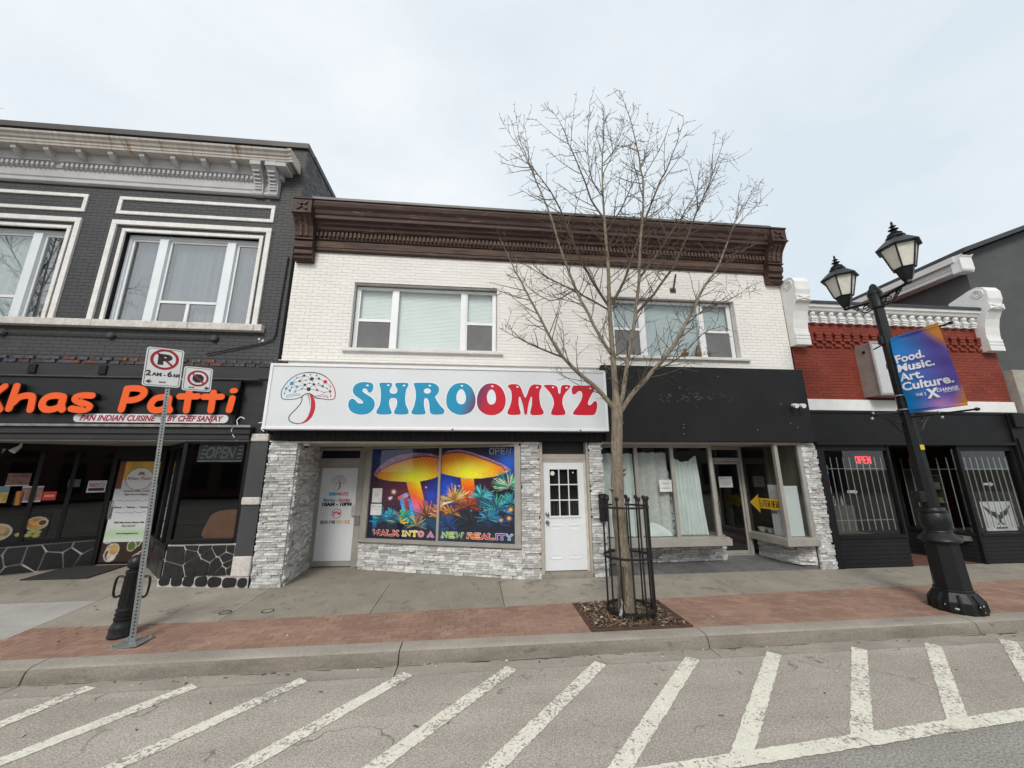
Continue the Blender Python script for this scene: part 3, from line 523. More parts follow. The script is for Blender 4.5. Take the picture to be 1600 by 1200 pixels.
def sash_window(par, x0, x1, z0, z1, m1, m2, rail, y, bl, label):
    """picture window between two sashes; frame, panes, screens, blinds"""
    W_ = link('window', None, par) if False else None
    fr = MB(); t = .055; hw = .06
    for a, b in ((x0, x0 + t), (x1 - t, x1)): fr.box(a, b, y, y + .07, z0, z1)
    fr.box(x0 + t, x1 - t, y, y + .07, z0, z0 + t); fr.box(x0 + t, x1 - t, y, y + .07, z1 - t, z1)
    for m in (m1, m2): fr.box(m - hw, m + hw, y - .004, y + .07, z0 + t, z1 - t)
    wn = fr.build('window', vinyl, par, bevel=.006); wn['label'] = label
    for a, b in ((x0 + t, m1 - hw), (m2 + hw, x1 - t)):
        s = MB(); s.box(a, b, y + .01, y + .05, rail - .03, rail + .03)
        for c in (a, b - .03): s.box(c, c + .03, y + .012, y + .05, z0 + t, z1 - t)
        s.build('sash', vinyl, wn)
        s = MB(); s.box(a + .03, b - .03, y + .03, y + .034, rail + .03, z1 - t); s.build('pane', pane_up, wn)
        s = MB(); s.box(a + .03, b - .03, y + .024, y + .028, z0 + t, rail - .03); s.build('screen', screen_m, wn)
    s = MB(); s.box(m1 + hw, m2 - hw, y + .03, y + .034, z0 + t, z1 - t); s.build('pane', pane_up, wn)
    if bl:
        s = MB(); z = z0 + t + .01
        while z < z1 - t:
            s.add([(x0 + t, y + .10, z), (x1 - t, y + .10, z), (x1 - t, y + .108, z + .034), (x0 + t, y + .108, z + .034)], [(0, 1, 2, 3)]); z += .032
        s.build('blind', bl, wn)
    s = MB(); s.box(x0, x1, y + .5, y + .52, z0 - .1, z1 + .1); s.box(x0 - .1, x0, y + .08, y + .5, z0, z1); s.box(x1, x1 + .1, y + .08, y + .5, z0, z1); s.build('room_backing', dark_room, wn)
    return wn
wn1 = sash_window(B, -2.60, .445, 4.50, 5.955, -1.755, -.285, 5.185, .14, blind_m, 'three-light window with white blinds drawn')
wn2 = sash_window(B, 3.085, 6.075, 4.50, 5.90, 3.86, 5.29, 5.19, .14, blind_g, 'three-light window behind the bare tree with grey blinds')
for (a, b, c, d), (sa, sb) in zip(holes, ((-2.74, .585), (2.93, 6.27))):
    s = MB(); s.box(sa, sb, -.075, .14, 4.425, 4.475); s.box(sa + .06, sb - .06, -.05, .14, 4.475, 4.50); s.build('sill', sill_m, B, bevel=.006)
    s = MB(); s.box(a, a + .012, -.002, .14, c + .04, d); s.box(b - .012, b, -.002, .14, c + .04, d); s.box(a, b, -.002, .14, d - .012, d + .002); s.build('reveal', sill_m, B)
# dark brown bracketed cornice
cp = [(.0, 6.665), (-.05, 6.665), (-.07, 6.69), (-.07, 6.725), (-.045, 6.74), (-.045, 6.92), (-.075, 6.935), (-.085, 6.965), (-.085, 7.10), (-.13, 7.115), (-.155, 7.14), (-.17, 7.20), (-.22, 7.225), (-.235, 7.28), (-.30, 7.30), (-.30, 7.37), (-.33, 7.40), (-.35, 7.47), (-.40, 7.53), (-.42, 7.60), (-.42, 7.635), (.0, 7.70)]
s = MB(); s.sweep(cp, -3.5, 6.98); cor = s.build('cornice', brown, B)
s = MB(); s.box(-3.5, 6.98, -.056, -.047, 6.76, 6.905); s.build('frieze_board', brown2, cor)
s = MB(); s.box(-3.52, 7.0, -.44, .25, 7.66, 7.715); s.build('cap_flashing', cap_m, cor)
dm = MB().box(-.024, .024, -.05, 0, -.055, .055).build('dentil', brown2, cor); dm.location = (-3.46, -.085, 7.035)
x = -3.46 + .0875
while x < 6.96:
    o = dm.copy(); COL.objects.link(o); o.location = (x, -.085, 7.035); x += .0875
for x0, x1 in ((-3.87, -3.50), (6.98, 7.35)):
    bp_ = [(0, 6.38), (-.10, 6.38), (-.16, 6.42), (-.13, 6.47), (-.13, 6.49), (-.18, 6.52), (-.16, 6.57), (-.15, 6.62), (-.20, 6.66), (-.21, 6.76), (-.18, 6.82), (-.185, 6.86), (-.22, 6.90), (-.24, 7.0), (-.28, 7.12), (-.36, 7.22), (-.43, 7.29), (-.45, 7.34), (-.45, 7.62), (-.42, 7.68), (0, 7.72)]
    s = MB(); s.sweep(bp_, x0, x1); br = s.build('bracket', brown, cor)
    s = MB(); s.sweep([(-.2, 6.9), (-.25, 6.9), (-.26, 7.0), (-.30, 7.12), (-.38, 7.22), (-.40, 7.29), (-.3, 7.29)], x0 + .10, x0 + .16); s.sweep([(-.2, 6.9), (-.25, 6.9), (-.26, 7.0), (-.30, 7.12), (-.38, 7.22), (-.40, 7.29), (-.3, 7.29)], x1 - .16, x1 - .10); s.build('bracket_rib', brown2, br)
    s = MB(); cx, cz = (x0 + x1) / 2, 7.48
    for k in range(4):
        a = math.pi / 4 + k * math.pi / 2; s.prism(stroke([(cx, cz), (cx + .12 * math.cos(a), cz + .11 * math.sin(a))], .055, 4), -.475, -.45)
    s.build('rosette', brown, br)
    for q in ((x0 - .015, x1 + .015, -.47, -.05, 7.30, 7.335), (x0 - .015, x1 + .015, -.47, .0, 7.63, 7.665), (x0 - .01, x1 + .01, -.23, 0, 6.83, 6.86)): s = MB(); s.box(*q); s.build('bracket_band', brown, br)
# black fascia on the right, black plank band under the sign
s = MB(); s.box(2.70, 7.42, -.15, .0, 2.587, 4.225); fa = s.build('fascia', black_p, B, bevel=.012); fa['label'] = 'plain black fascia panel with scuffs of a removed sign'
s = MB(); s.col = (.16, .16, .165)
for k in range(46):
    x, z, a = random.gauss(4.55, .45), random.gauss(3.52, .09), random.uniform(-.5, .5); l = random.uniform(.01, .09)
    ribbon(s, [(x, z), (x + l * math.cos(a), z + l * math.sin(a))], random.uniform(.003, .007), -.1525)
for x, z in ((4.43, 2.95), (4.42, 2.88), (4.41, 2.75), (4.43, 3.75), (5.35, 4.02), (6.75, 3.42), (6.9, 3.0), (7.05, 2.9), (6.1, 2.85)): s.col = (.4, .4, .38); disc(s, x, z, .009, -.1527, 6)
s.build('scuff_marks', PRINT, fa)
pl = MB().box(-.0525, .0525, -.06, 0, 2.592, 2.765).build('plank', black_p, B); pl.location = (-3.72 - 1.7, -.02, 0)
x = -3.72 + .11
while x < 2.66:
    o = pl.copy(); COL.objects.link(o); o.location = (x - 1.7, -.02 + random.uniform(-.004, .004), 0); x += .11
s = MB(); s.box(BX0 + .05, 2.7, -.02, .3, 2.58, 4.05); s.build('band_backing', black_p, B)
# ---- piers and walls clad in ledger stone
led_v = unit_variants('stone', 8, .3, 3, 1, stone_m, .1)
RET = Wall((-3.375, -.0), (-3.5, 1.42)); WW = Wall((-2.5, 1.2), (.97, 0.0)); PK = []
def pier(x0, x1, z1=2.585, y1=.35):
    s = MB(); s.box(x0 + .02, x1 - .02, .022, y1, 0, z1); s.build('pier', stone_back, B)
    PK.extend(courses(FRONT, x0, x1, 0, z1, .19, .046, .005, .035, out=-.0, vary=1.0))
pier(-3.89, -3.375); pier(.955, 1.335); pier(2.365, 2.66); pier(7.165, 7.525)
for W_, z1 in ((Wall((1.335, .02), (1.34, .3)), 2.58),): pass
s = MB(); s.wbox(RET, 0.02, RET.len, -.12, -.028, 0, 2.56); s.build('return_wall', stone_back, B); PK += courses(RET, 0.02, RET.len, 0, 2.56, .17, .046, .005, .035, vary=1.0)
s = MB(); s.wbox(WW, .1, WW.len - .02, -.14, -.03, 0, .55); s.build('knee_wall', stone_back, B); PK += courses(WW, .1, WW.len, 0, .545, .19, .046, .005, .035, vary=1.0)
KR = Wall((2.66, .7), (5.62, .72)); KS = Wall((6.62, 1.0), (6.88, .22)); KS2 = Wall((6.88, .22), (7.17, .06))
for W_ in (KR, KS, KS2):
    s = MB(); s.wbox(W_, 0, W_.len, -.12, -.03, 0, .5); s.build('knee_wall', stone_back, B); PK += courses(W_, 0, W_.len, .06, .47, .18, .046, .005, .035, vary=1.0)
field('stone', B, PK, led_v, 300)
# ---- left shop: recessed door and slanted window
flo = MB(); flo.hprism([(-3.9, .031), (1.0, .031), (.98, .05), (-2.5, 1.3), (-2.5, 1.5), (-3.6, 1.5)], -.1, .0); flo.build('entry_floor', concrete, B)
sof = MB(); sof.hprism([(-3.5, -.02), (1.0, -.02), (1.0, .2), (-2.3, 1.5), (-3.6, 1.5)], 2.545, 2.58); sof.build('soffit', soffit_m, B)
s = MB(); x = 0
s.wbox(WW, .05, WW.len - .05, -.02, .05, 2.49, 2.545); s.build('window_head', alu, B)
ded = MB().box(-.02, .02, -.02, 0, 2.512, 2.53)
s = MB()
for k in range(54): s.wbox(WW, .3 + k * .06, .325 + k * .06, .05, .06, 2.51, 2.53)
s.build('vent_strip', stone_back, B)
# window frame + two panes
s = MB(); Z0, Z1 = .585, 2.495
for a, b in ((.14, .27), (3.535, 3.66)): s.wbox(WW, a, b, -.02, .055, .55, 2.5)
s.wbox(WW, .27, 3.535, -.02, .05, .60, .62); s.wbox(WW, 1.885, 1.935, -.02, .05, .62, 2.5)
shopwin = s.build('shop_window', alu, B, bevel=.004)
s = MB(); s.wbox(WW, .1, 3.67, -.03, .075, .55, .60); s.build('sill', alu, shopwin, bevel=.004)
for a, b in ((.27, 1.885), (1.935, 3.535)):
    s = MB(); s.wbox(WW, a, b, .0, .005, .62, 2.49); s.build('pane', glass('mural_glass', (.98, .985, .985), .7, .0), shopwin)
# door in its frame
DW = Wall((-3.5, 1.41), (-2.5, 1.355))
s = MB(); s.wbox(DW, 0, .06, -.05, .04, 0, 2.53); s.wbox(DW, .93, 1.10, -.05, .05, 0, 2.53); s.wbox(DW, .06, .93, -.05, .035, 2.13, 2.30); s.wbox(DW, .06, .93, -.05, .035, 2.47, 2.53); s.wbox(DW, 1.06, 1.16, -.3, .05, 0, 2.53); s.build('door_frame', alu, B, bevel=.004)
s = MB(); s.wbox(DW, .06, .93, -.03, -.02, 2.30, 2.47); s.build('transom_pane', M('blue_black_film', (.008, .012, .035), rough=.15), B)
white_panel = M('white_door_panel', (.66, .68, .69), (.62, .64, .65), rough=.5, scale=2, fine=.03)
s = MB(); s.wbox(DW, .06, .93, -.035, .0, .02, 2.13); dr = s.build('door', alu, B); dr['label'] = 'aluminium shop door with a white printed panel'
s = MB(); s.wbox(DW, .105, .90, .0, .008, .13, 2.08); pn = s.build('door_panel', white_panel, dr)
s = MB(); s.wbox(DW, .84, .93, .008, .06, 1.05, 1.28); s.build('lock_box', M('pale_pink_grey', (.5, .45, .44), rough=.5), dr, bevel=.01); s = MB(); s.wbox(DW, .93, 1.04, .05, .07, .86, 1.06); s.build('strike_plate', M('grey_plate', (.24, .25, .24), rough=.5, metal=.3), dr)
# decals printed on the door panel
TEAL, RED, INK = tuple(lin(20, 140, 180)), tuple(lin(185, 25, 50)), tuple(lin(35, 40, 48))
def logo(mb, ox, oz, k, y, W=None):
    T = lambda pts: [((x - LC[0]) * k + ox, (z - LC[1]) * k + oz) for x, z in pts]
    n = len(LOGO_CAP); cap_ = smooth_loop(LOGO_CAP, 3); n = len(cap_)
    for i in range(n):
        p, q = cap_[i], cap_[(i + 1) % n]; f = min(max(((p[0] - LOGO_CAP[0][0]) / 1.05), 0), 1)
        mb.col = tuple(np.array(TEAL) * (1 - f) * .8 + np.array(RED) * f) if (f < .35 or f > .7) else INK
        ribbon(mb, T([p, q, ]), .017 * k, y, W)
    mb.col = INK; ribbon(mb, T(smooth_loop(LOGO_STEM, 3, False)), .015 * k, y - .0003, W)
    mb.col = RED; pts = T(smooth_loop(LOGO_RED, 2)); mb.prism(pts, y - .0008, y - .0002, W)
    mb.col = tuple(lin(90, 95, 105))
    for gl_ in LOGO_GILL: ribbon(mb, T(gl_), .007 * k, y - .0004, W)
    for a, b in LOGO_EDGES: ribbon(mb, T([LOGO_DOTS[a][:2], LOGO_DOTS[b][:2]]), .006 * k, y - .0006, W)
    for x, z, r, c in LOGO_DOTS: mb.col = (TEAL, INK, RED)[c]; q = T([(x, z)])[0]; disc(mb, q[0], q[1], r * k, y - .001, 12, W)
LC = (-3.05, 3.47)
s = MB(); logo(s, .525, 1.79, .33, -.010, DW)
def ctext(mb, body, x, z, size, y, W, cols, bold=0., width=None):
    """letters in turn through a list of colours"""
    adv = width / max(len(body), 1)
    for i, ch in enumerate(body):
        if ch == ' ': continue
        mb.col = cols[min(int(i / len(body) * len(cols)), len(cols) - 1)]; text(mb, ch, x + (i + .5) * adv, z, size, y, W, bold, align='CENTER', width=adv * .92 if ch not in 'I1-' else None)
stext(s, 'SHROOMYZ', .30, 1.478, .075, .43, .017, -.010, DW, [TEAL, TEAL, TEAL, TEAL, RED, RED, RED, RED], .15)
s.col = TEAL; text(s, 'Monday', .20, 1.355, .095, -.010, DW, .003, width=.26); s.col = INK; text(s, '-', .475, 1.355, .095, -.010, DW, .003); s.col = RED; text(s, 'Sunday', .53, 1.355, .095, -.010, DW, .003, width=.26)
s.col = (.01, .01, .012); text(s, '10AM - 10PM', .18, 1.262, .10, -.010, DW, .006, width=.64)
s.col = RED
ring = [(.51 + .098 * math.cos(a / 24 * 2 * math.pi), 1.10 + .098 * math.sin(a / 24 * 2 * math.pi)) for a in range(25)]; ribbon(s, ring, .012, -.0095, DW); text(s, '19+', .51, 1.065, .105, -.010, DW, .008, align='CENTER')
stext(s, 'RING FOR SERVICE', .18, .885, .075, .64, .014, -.010, DW, [(.02, .02, .03), (.03, .03, .05), (.04, .12, .25), (.02, .02, .02), (.1, .3, .45), (.3, .4, .1), (.75, .5, .05), (.6, .2, .05), (.6, .05, .08)], .22)
s.build('door_print', PRINT, pn)
# soffit camera
t = thing('dome_camera', 'small white dome camera on the soffit by the stone pier', 'camera', (-3.27, .12, 2.545)); s = MB(); s.lathe([(.06, 0), (.06, -.03), (.055, -.045)], (-3.27, .12, 2.545), 16); s.build('housing', vinyl, t, smooth=True); s = MB(); s.lathe([(.048, -.045), (.045, -.06), (.03, -.082), (.004, -.09)], (-3.27, .12, 2.545), 16); s.build('dome', M('smoked_dome', (.03, .03, .035), rough=.1), t, smooth=True)
# ---- white house door between the shops
s = MB(); s.box(1.335, 2.365, .26, .30, 0, 2.585); s.build('door_backing', soffit_m, B)
s = MB(); s.box(1.336, 1.40, .02, .26, 0, 2.58); s.box(2.325, 2.364, .02, .26, 0, 2.58); s.box(1.40, 2.325, .10, .26, 2.225, 2.34); s.build('door_surround', soffit_m, B)
louv = M('dark_vent', (.07, .07, .072), (.05, .05, .052), rough=.7); s = MB(); s.box(1.40, 2.325, .20, .24, 2.34, 2.58); tv = s.build('vent_panel', louv, B)
for k in range(12): s = MB(); s.box(1.42, 2.30, .185, .198, 2.352 + k * .018, 2.362 + k * .018); s.build('louvre', louv, tv)
jamb = M('cream_jamb', (.70, .66, .58), rough=.6); s = MB(); s.box(1.40, 1.435, .12, .26, .08, 2.225); s.box(2.29, 2.325, .12, .26, .08, 2.225); s.box(1.435, 2.29, .12, .26, 2.19, 2.225); s.build('door_frame', jamb, B)
s = MB(); s.box(1.34, 2.36, .0, .26, .0, .07); s.box(1.38, 2.34, .06, .26, .07, .082); s.build('door_sill', concrete, B, bevel=.01)
door_w = M('white_steel_door', (.76, .79, .81), (.72, .75, .77), rough=.4, scale=2, fine=.02)
gx0, gx1, gz0, gz1 = 1.565, 2.155, 1.115, 2.03; s = MB(); grid_wall(s, 1.437, 2.288, .098, 2.188, .145, .185, [(gx0, gx1, gz0, gz1)]); wd = s.build('door', door_w, B); wd['label'] = 'white panel door with a nine-light window'
s = MB()
for a, b, c, d in ((gx0 - .035, gx0, gz0 - .035, gz1 + .035), (gx1, gx1 + .035, gz0 - .035, gz1 + .035), (gx0, gx1, gz0 - .035, gz0), (gx0, gx1, gz1, gz1 + .035)): s.box(a, b, .128, .15, c, d)
for k in (1, 2):
    xx = gx0 + (gx1 - gx0) * k / 3; s.box(xx - .01, xx + .01, .135, .155, gz0, gz1); zz = gz0 + (gz1 - gz0) * k / 3; s.box(gx0, gx1, .134, .155, zz - .01, zz + .01)
s.build('glazing_bars', door_w, wd)
for i in range(3):
    for j in range(3): s = MB(); s.box(gx0 + i * .1967, gx0 + i * .1967 + .1967, .158, .161, gz0 + j * .305, gz0 + j * .305 + .305); s.build('pane', pane_shop, wd)
s = MB(); s.box(gx0 - .1, gx1 + .1, .235, .25, gz0 - .1, gz1 + .1); s.build('glass_backing', dark_room, wd)
for a, b in ((1.555, 1.80), (1.93, 2.175)):
    s = MB(); o_ = [(a, .32), (b, .32), (b, .93), (a, .93)]
    for q0, q1, q2, q3 in ((a, b, .30, .325), (a, b, .92, .945), (a - .012, a + .013, .325, .92), (b - .013, b + .012, .325, .92)): s.box(q0, q1, .137, .15, q2, q3)
    s.box(a + .04, b - .04, .139, .15, .37, .875); s.build('door_molding', door_w, wd, bevel=.005)
kn = M('satin_nickel', (.35, .34, .32), rough=.3, metal=.9)
for z, r in ((1.155, .033), (.995, .032)):
    s = MB(); s.tube([(1.50, .145, z), (1.50, .13, z), (1.50, .11, z), (1.50, .085, z), (1.50, .075, z)], [.04, .038, .018, r, .02], 14); s.build('knob' if z < 1.1 else 'deadbolt', kn, wd, smooth=True)
s = MB(); s.col = (.75, .72, .55); disc(s, 1.625, 1.95, .045, .125); s.col = (.6, .58, .5); disc(s, 2.055, 1.965, .018, .125); s.build('stickers', PRINT, wd)
# ---- right shop
ramp = MB(); tile = M('slate_tile', (.17, .17, .168), (.12, .122, .125), rough=.6, scale=5, fine=.15, rnd=.25, bump=.2)
ramp.add([(2.66, .03, -.1), (7.3, .03, -.1), (7.3, 1.2, -.1), (2.66, 1.2, -.1), (2.66, .03, -.004), (7.3, .03, -.004), (7.3, 1.2, .12), (2.66, 1.2, .12)], [(0, 3, 2, 1), (4, 5, 6, 7), (0, 1, 5, 4), (1, 2, 6, 5), (2, 3, 7, 6), (3, 0, 4, 7)])
rp_ = ramp.build('entry_floor', grime, B)
for i in range(8):
    for j in range(2):
        a = 2.68 + i * .575; b = a + .567; c = .035 + j * .55; d = c + .542; zf = lambda yy: .0 + (yy - .03) * .106 + .004
        if j and (a > 6.6 or False): continue
        s = MB(); s.add([(a, c, zf(c) - .02), (b, c, zf(c) - .02), (b, d, zf(d) - .02), (a, d, zf(d) - .02), (a, c, zf(c)), (b, c, zf(c)), (b, d, zf(d)), (a, d, zf(d))], [(0, 3, 2, 1), (4, 5, 6, 7), (0, 1, 5, 4), (1, 2, 6, 5), (2, 3, 7, 6), (3, 0, 4, 7)]); s.build('floor_tile', tile, rp_)
s = MB(); s.box(2.66, 7.17, -.05, 1.2, 2.555, 2.586); s.build('soffit', soffit_m, B)
s = MB(); s.box(2.60, 5.42, .17, .62, .465, .60); s.box(2.60, 5.40, .20, .62, .60, .625); s.build('display_sill', alu, B, bevel=.006)
s = MB()
for a in (2.62, 3.49, 4.32, 5.22): s.box(a, a + .075, .33, .39, .625, 2.555)
s.box(2.695, 5.22, .332, .388, 2.49, 2.555); dsp = s.build('display_window', alu, B, bevel=.004)
for a, b in ((2.695, 3.49), (3.565, 4.32), (4.395, 5.22)): s = MB(); s.box(a, b, .36, .365, .625, 2.49); s.build('pane', pane_shop, dsp)
SG = Wall((5.30, .36), (5.62, 1.0)); s = MB(); s.wbox(SG, .01, .015, -.01, .0, .625, 2.49); s.wbox(SG, .33, .39, -.03, .03, .625, 2.555); s.build('side_mullion', alu, dsp)
s = MB(); s.wbox(SG, .04, .70, -.004, .0, .625, 2.49); s.build('pane', pane_shop, dsp); s = MB(); s.hprism([(5.30, .36), (5.40, .30), (5.70, 1.0), (5.3, 1.0)], .465, .62); s.build('side_sill', alu, dsp)
# aluminium glazed door
s = MB(); s.box(5.62, 5.70, .97, 1.05, .1, 2.55); s.box(6.40, 6.48, .97, 1.05, .1, 2.55); s.box(5.70, 6.40, .97, 1.05, 2.20, 2.29); s.box(5.70, 6.40, .97, 1.05, 2.48, 2.55); s.box(5.70, 6.40, .97, 1.05, .10, .125); s.build('door_frame', alu, B, bevel=.004)
s = MB(); s.box(5.71, 5.755, .985, 1.03, .13, 2.19); s.box(6.345, 6.39, .985, 1.03, .13, 2.19); s.box(5.755, 6.345, .985, 1.03, .13, .20); s.box(5.755, 6.345, .985, 1.03, 2.14, 2.19); gd = s.build('door', alu, B, bevel=.003); gd['label'] = 'glazed aluminium door under the black fascia'
s = MB(); s.box(5.755, 6.345, 1.0, 1.006, .20, 2.14); s.build('pane', glass('dark_glass', (.75, .78, .78), 1., .01), gd)
s = MB(); s.tube([(5.735, .985, 1.02), (5.735, .94, 1.02), (5.735, .94, 1.28), (5.735, .985, 1.28)], .011, 8); s.build('pull_handle', kn, gd, smooth=True)
s = MB(); s.box(5.70, 6.40, 1.0, 1.006, 2.29, 2.48); s.build('transom_pane', MATS['dark_glass'], B)
RG = Wall((6.46, .98), (6.545, .0)); s = MB(); s.wbox(RG, .0, RG.len - .05, -.004, .0, .62, 2.54); s.build('side_pane', pane_shop, B)
s = MB(); s.box(6.51, 6.59, -.035, .045, .62, 2.575); s.box(7.08, 7.165, -.02, .05, .62, 2.575); s.box(6.59, 7.08, -.02, .04, 2.53, 2.575); cw = s.build('corner_window', alu, B, bevel=.004)
s = MB(); s.box(6.59, 7.08, .01, .015, .62, 2.53); s.build('pane', pane_shop, cw)
s = MB(); s.hprism([(6.40, .97), (6.43, -.11), (7.168, -.11), (7.168, .2), (6.75, .3), (6.62, .97)], .47, .60); s.hprism([(6.43, .97), (6.46, -.08), (7.166, -.08), (7.166, .3), (6.62, .97)], .60, .622); s.build('sill', alu, cw, bevel=.005)
# rooms behind the glass
def room(par, x0, x1, y0, y1, z0, z1, mat, flo=None):
    s = MB(); s.quad((x0, y1, z0), (x1, y1, z0), (x1, y1, z1), (x0, y1, z1)); s.quad((x0, y0, z0), (x0, y1, z0), (x0, y1, z1), (x0, y0, z1)); s.quad((x1, y1, z0), (x1, y0, z0), (x1, y0, z1), (x1, y1, z1)); s.quad((x0, y0, z1), (x0, y1, z1), (x1, y1, z1), (x1, y0, z1)); s.quad((x0, y0, z0), (x1, y0, z0), (x1, y1, z0), (x0, y1, z0)); return s.build('interior', mat, par)
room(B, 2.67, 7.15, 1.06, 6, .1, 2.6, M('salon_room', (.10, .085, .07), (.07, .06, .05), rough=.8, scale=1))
s = MB(); s.box(2.66, 5.3, .60, 1.0, .42, .46); s.box(6.62, 7.15, .1, 1.0, .42, .46); s.build('display_floor', M('display_board', (.35, .33, .3), rough=.7), B)
s = MB(); s.quad((7.15, 1.06, .1), (7.15, .06, .1), (7.15, .06, 2.6), (7.15, 1.06, 2.6)); s.quad((2.67, .4, .1), (2.67, 1.06, .1), (2.67, 1.06, 2.6), (2.67, .4, 2.6)); s.build('partition', M('tan_partition', (.23, .19, .14), rough=.7, scale=2), B)
# ================================================================== THINGS ON THE WHITE BUILDING
sign_face = M('sign_face_acrylic', (.69, .715, .735), (.655, .68, .70), rough=.35, scale=1.2, fine=.03, spec=.4)
SG_ = thing('sign_box', 'long white box sign with blue to red bubble lettering above the mural window', 'sign', (-.6, -.18, 2.775))
s = MB(); s.box(-3.89, 2.70, -.33, -.022, 2.78, 4.03); s.build('box', vinyl, SG_)
s = MB(); s.box(-3.895, -3.84, -.37, -.33, 2.772, 4.035); s.box(2.655, 2.705, -.37, -.33, 2.772, 4.035); s.box(-3.84, 2.655, -.37, -.33, 3.985, 4.035); s.box(-3.84, 2.655, -.37, -.33, 2.772, 2.822); s.build('frame', vinyl, SG_, bevel=.006)
s = MB(); s.box(-3.84, 2.655, -.352, -.331, 2.822, 3.985); fc = s.build('face', sign_face, SG_)
XB = (max(q[0] for q in GROOVY[3][1]) + min(q[0] for q in GROOVY[4][1])) / 2
def groove_col(x, z):
    a = np.array(lin(12, 140, 180)); b = np.array(lin(196, 8, 40)); mid = np.array(lin(105, 45, 90)); f = min(max((x - XB + (3.38 - z) * .35 + .24) / .52, 0), 1)
    return tuple(a * (1 - 2 * f) + mid * 2 * f if f < .5 else mid * (2 - 2 * f) + b * (2 * f - 1))
def split(tri, lim):
    out = [tri]
    while True:
        nx = []; ch_ = False
        for t_ in out:
            e = [np.linalg.norm(np.array(t_[i]) - np.array(t_[(i + 1) % 3])) for i in range(3)]; i = int(np.argmax(e))
            if e[i] > lim: m = tuple((np.array(t_[i]) + np.array(t_[(i + 1) % 3])) / 2); nx += [(t_[i], m, t_[(i + 2) % 3]), (m, t_[(i + 1) % 3], t_[(i + 2) % 3])]; ch_ = True
            else: nx.append(t_)
        out = nx
        if not ch_: return out
for ch, o_, h_ in GROOVY:
    out = smooth_loop(o_, 3); cx = sum(p[0] for p in out) / len(out); cz = sum(p[1] for p in out) / len(out)
    # pale halo, letter, gloss spot
    s = MB(); hl = []
    n = len(out)
    for i in range(n):
        d = np.array(out[(i + 1) % n]) - np.array(out[i - 1]); d /= np.linalg.norm(d) + 1e-9; hl.append((out[i][0] + -d[1] * .014, out[i][1] + d[0] * .014))
    area = sum(out[i][0] * out[(i + 1) % n][1] - out[(i + 1) % n][0] * out[i][1] for i in range(n))
    if area > 0: hl = [(2 * o2[0] - h2[0], 2 * o2[1] - h2[1]) for o2, h2 in zip(out, hl)]
    s.col = tuple(lin(235, 240, 246)); s.prism(hl, -.3535, -.3525)
    loops = [out] + ([smooth_loop(h_, 3)] if h_ else [])
    m0 = MB(); m0.prism(out, -.3565, -.354, holes=[loops[1]] if h_ else [])
    for f in m0.f:
        tris = split(tuple(m0.v[i] for i in f), .035) if len(f) == 3 and ch == 'O' else [tuple(m0.v[i] for i in f)]
        for t_ in tris: c = np.mean(t_, 0); s.col = groove_col(c[0], c[2]); s.add(t_, [tuple(range(len(t_)))])
    if h_: s.col = tuple(lin(222, 228, 234)); s.prism(loops[1], -.3545, -.354)
    top = max(out, key=lambda p: p[1] + .25 * p[0]); s.col = tuple(lin(240, 246, 250)); disc(s, top[0] - .055, top[1] - .055, .026, -.358, 10, None, .015)
    if ch in 'HMY': disc(s, min(out, key=lambda p: p[0] - p[1])[0] + .19 if ch != 'H' else o_[4][0] - .07, top[1] - .055, .024, -.358, 10, None, .015)
    lt_ = s.build('letter', PRINT, fc)
s = MB(); LC = (0, 0); logo(s, 0, 0, 1., -.354); s.build('mushroom_emblem', PRINT, fc)
for x in (-.43, 2.1): s = MB(); s.box(x, x + .03, -.385, -.36, 2.77, 2.80); s.build('clip', cap_m, SG_)
# ---- printed window film with two mushrooms, one sheet behind each pane
def seg_d(X, Y, ax, ay, bx, by):
    dx, dy = bx - ax, by - ay; t = np.clip(((X - ax) * dx + (Y - ay) * dy) / (dx * dx + dy * dy), 0, 1); return np.hypot(X - ax - t * dx, Y - ay - t * dy), t
def inpoly(X, Y, poly):
    r = np.zeros(X.shape, bool); n = len(poly)
    for i in range(n):
        x0, y0 = poly[i]; x1, y1 = poly[(i + 1) % n]
        if y0 == y1: continue
        c = ((y0 > Y) != (y1 > Y)) & (X < (x1 - x0) * (Y - y0) / (y1 - y0) + x0); r ^= c
    return r
def vnoise(X, Y, sc, seed):
    r = np.random.default_rng(seed); G = r.random((64, 64)); x, y = X / sc, Y / sc; i, j = np.floor(x).astype(int), np.floor(y).astype(int); fx, fy = x - i, y - j; fx = fx * fx * (3 - 2 * fx); fy = fy * fy * (3 - 2 * fy)
    g = lambda a, b: G[a % 64, b % 64]; return g(i, j) * (1 - fx) * (1 - fy) + g(i + 1, j) * fx * (1 - fy) + g(i, j + 1) * (1 - fx) * fy + g(i + 1, j + 1) * fx * fy
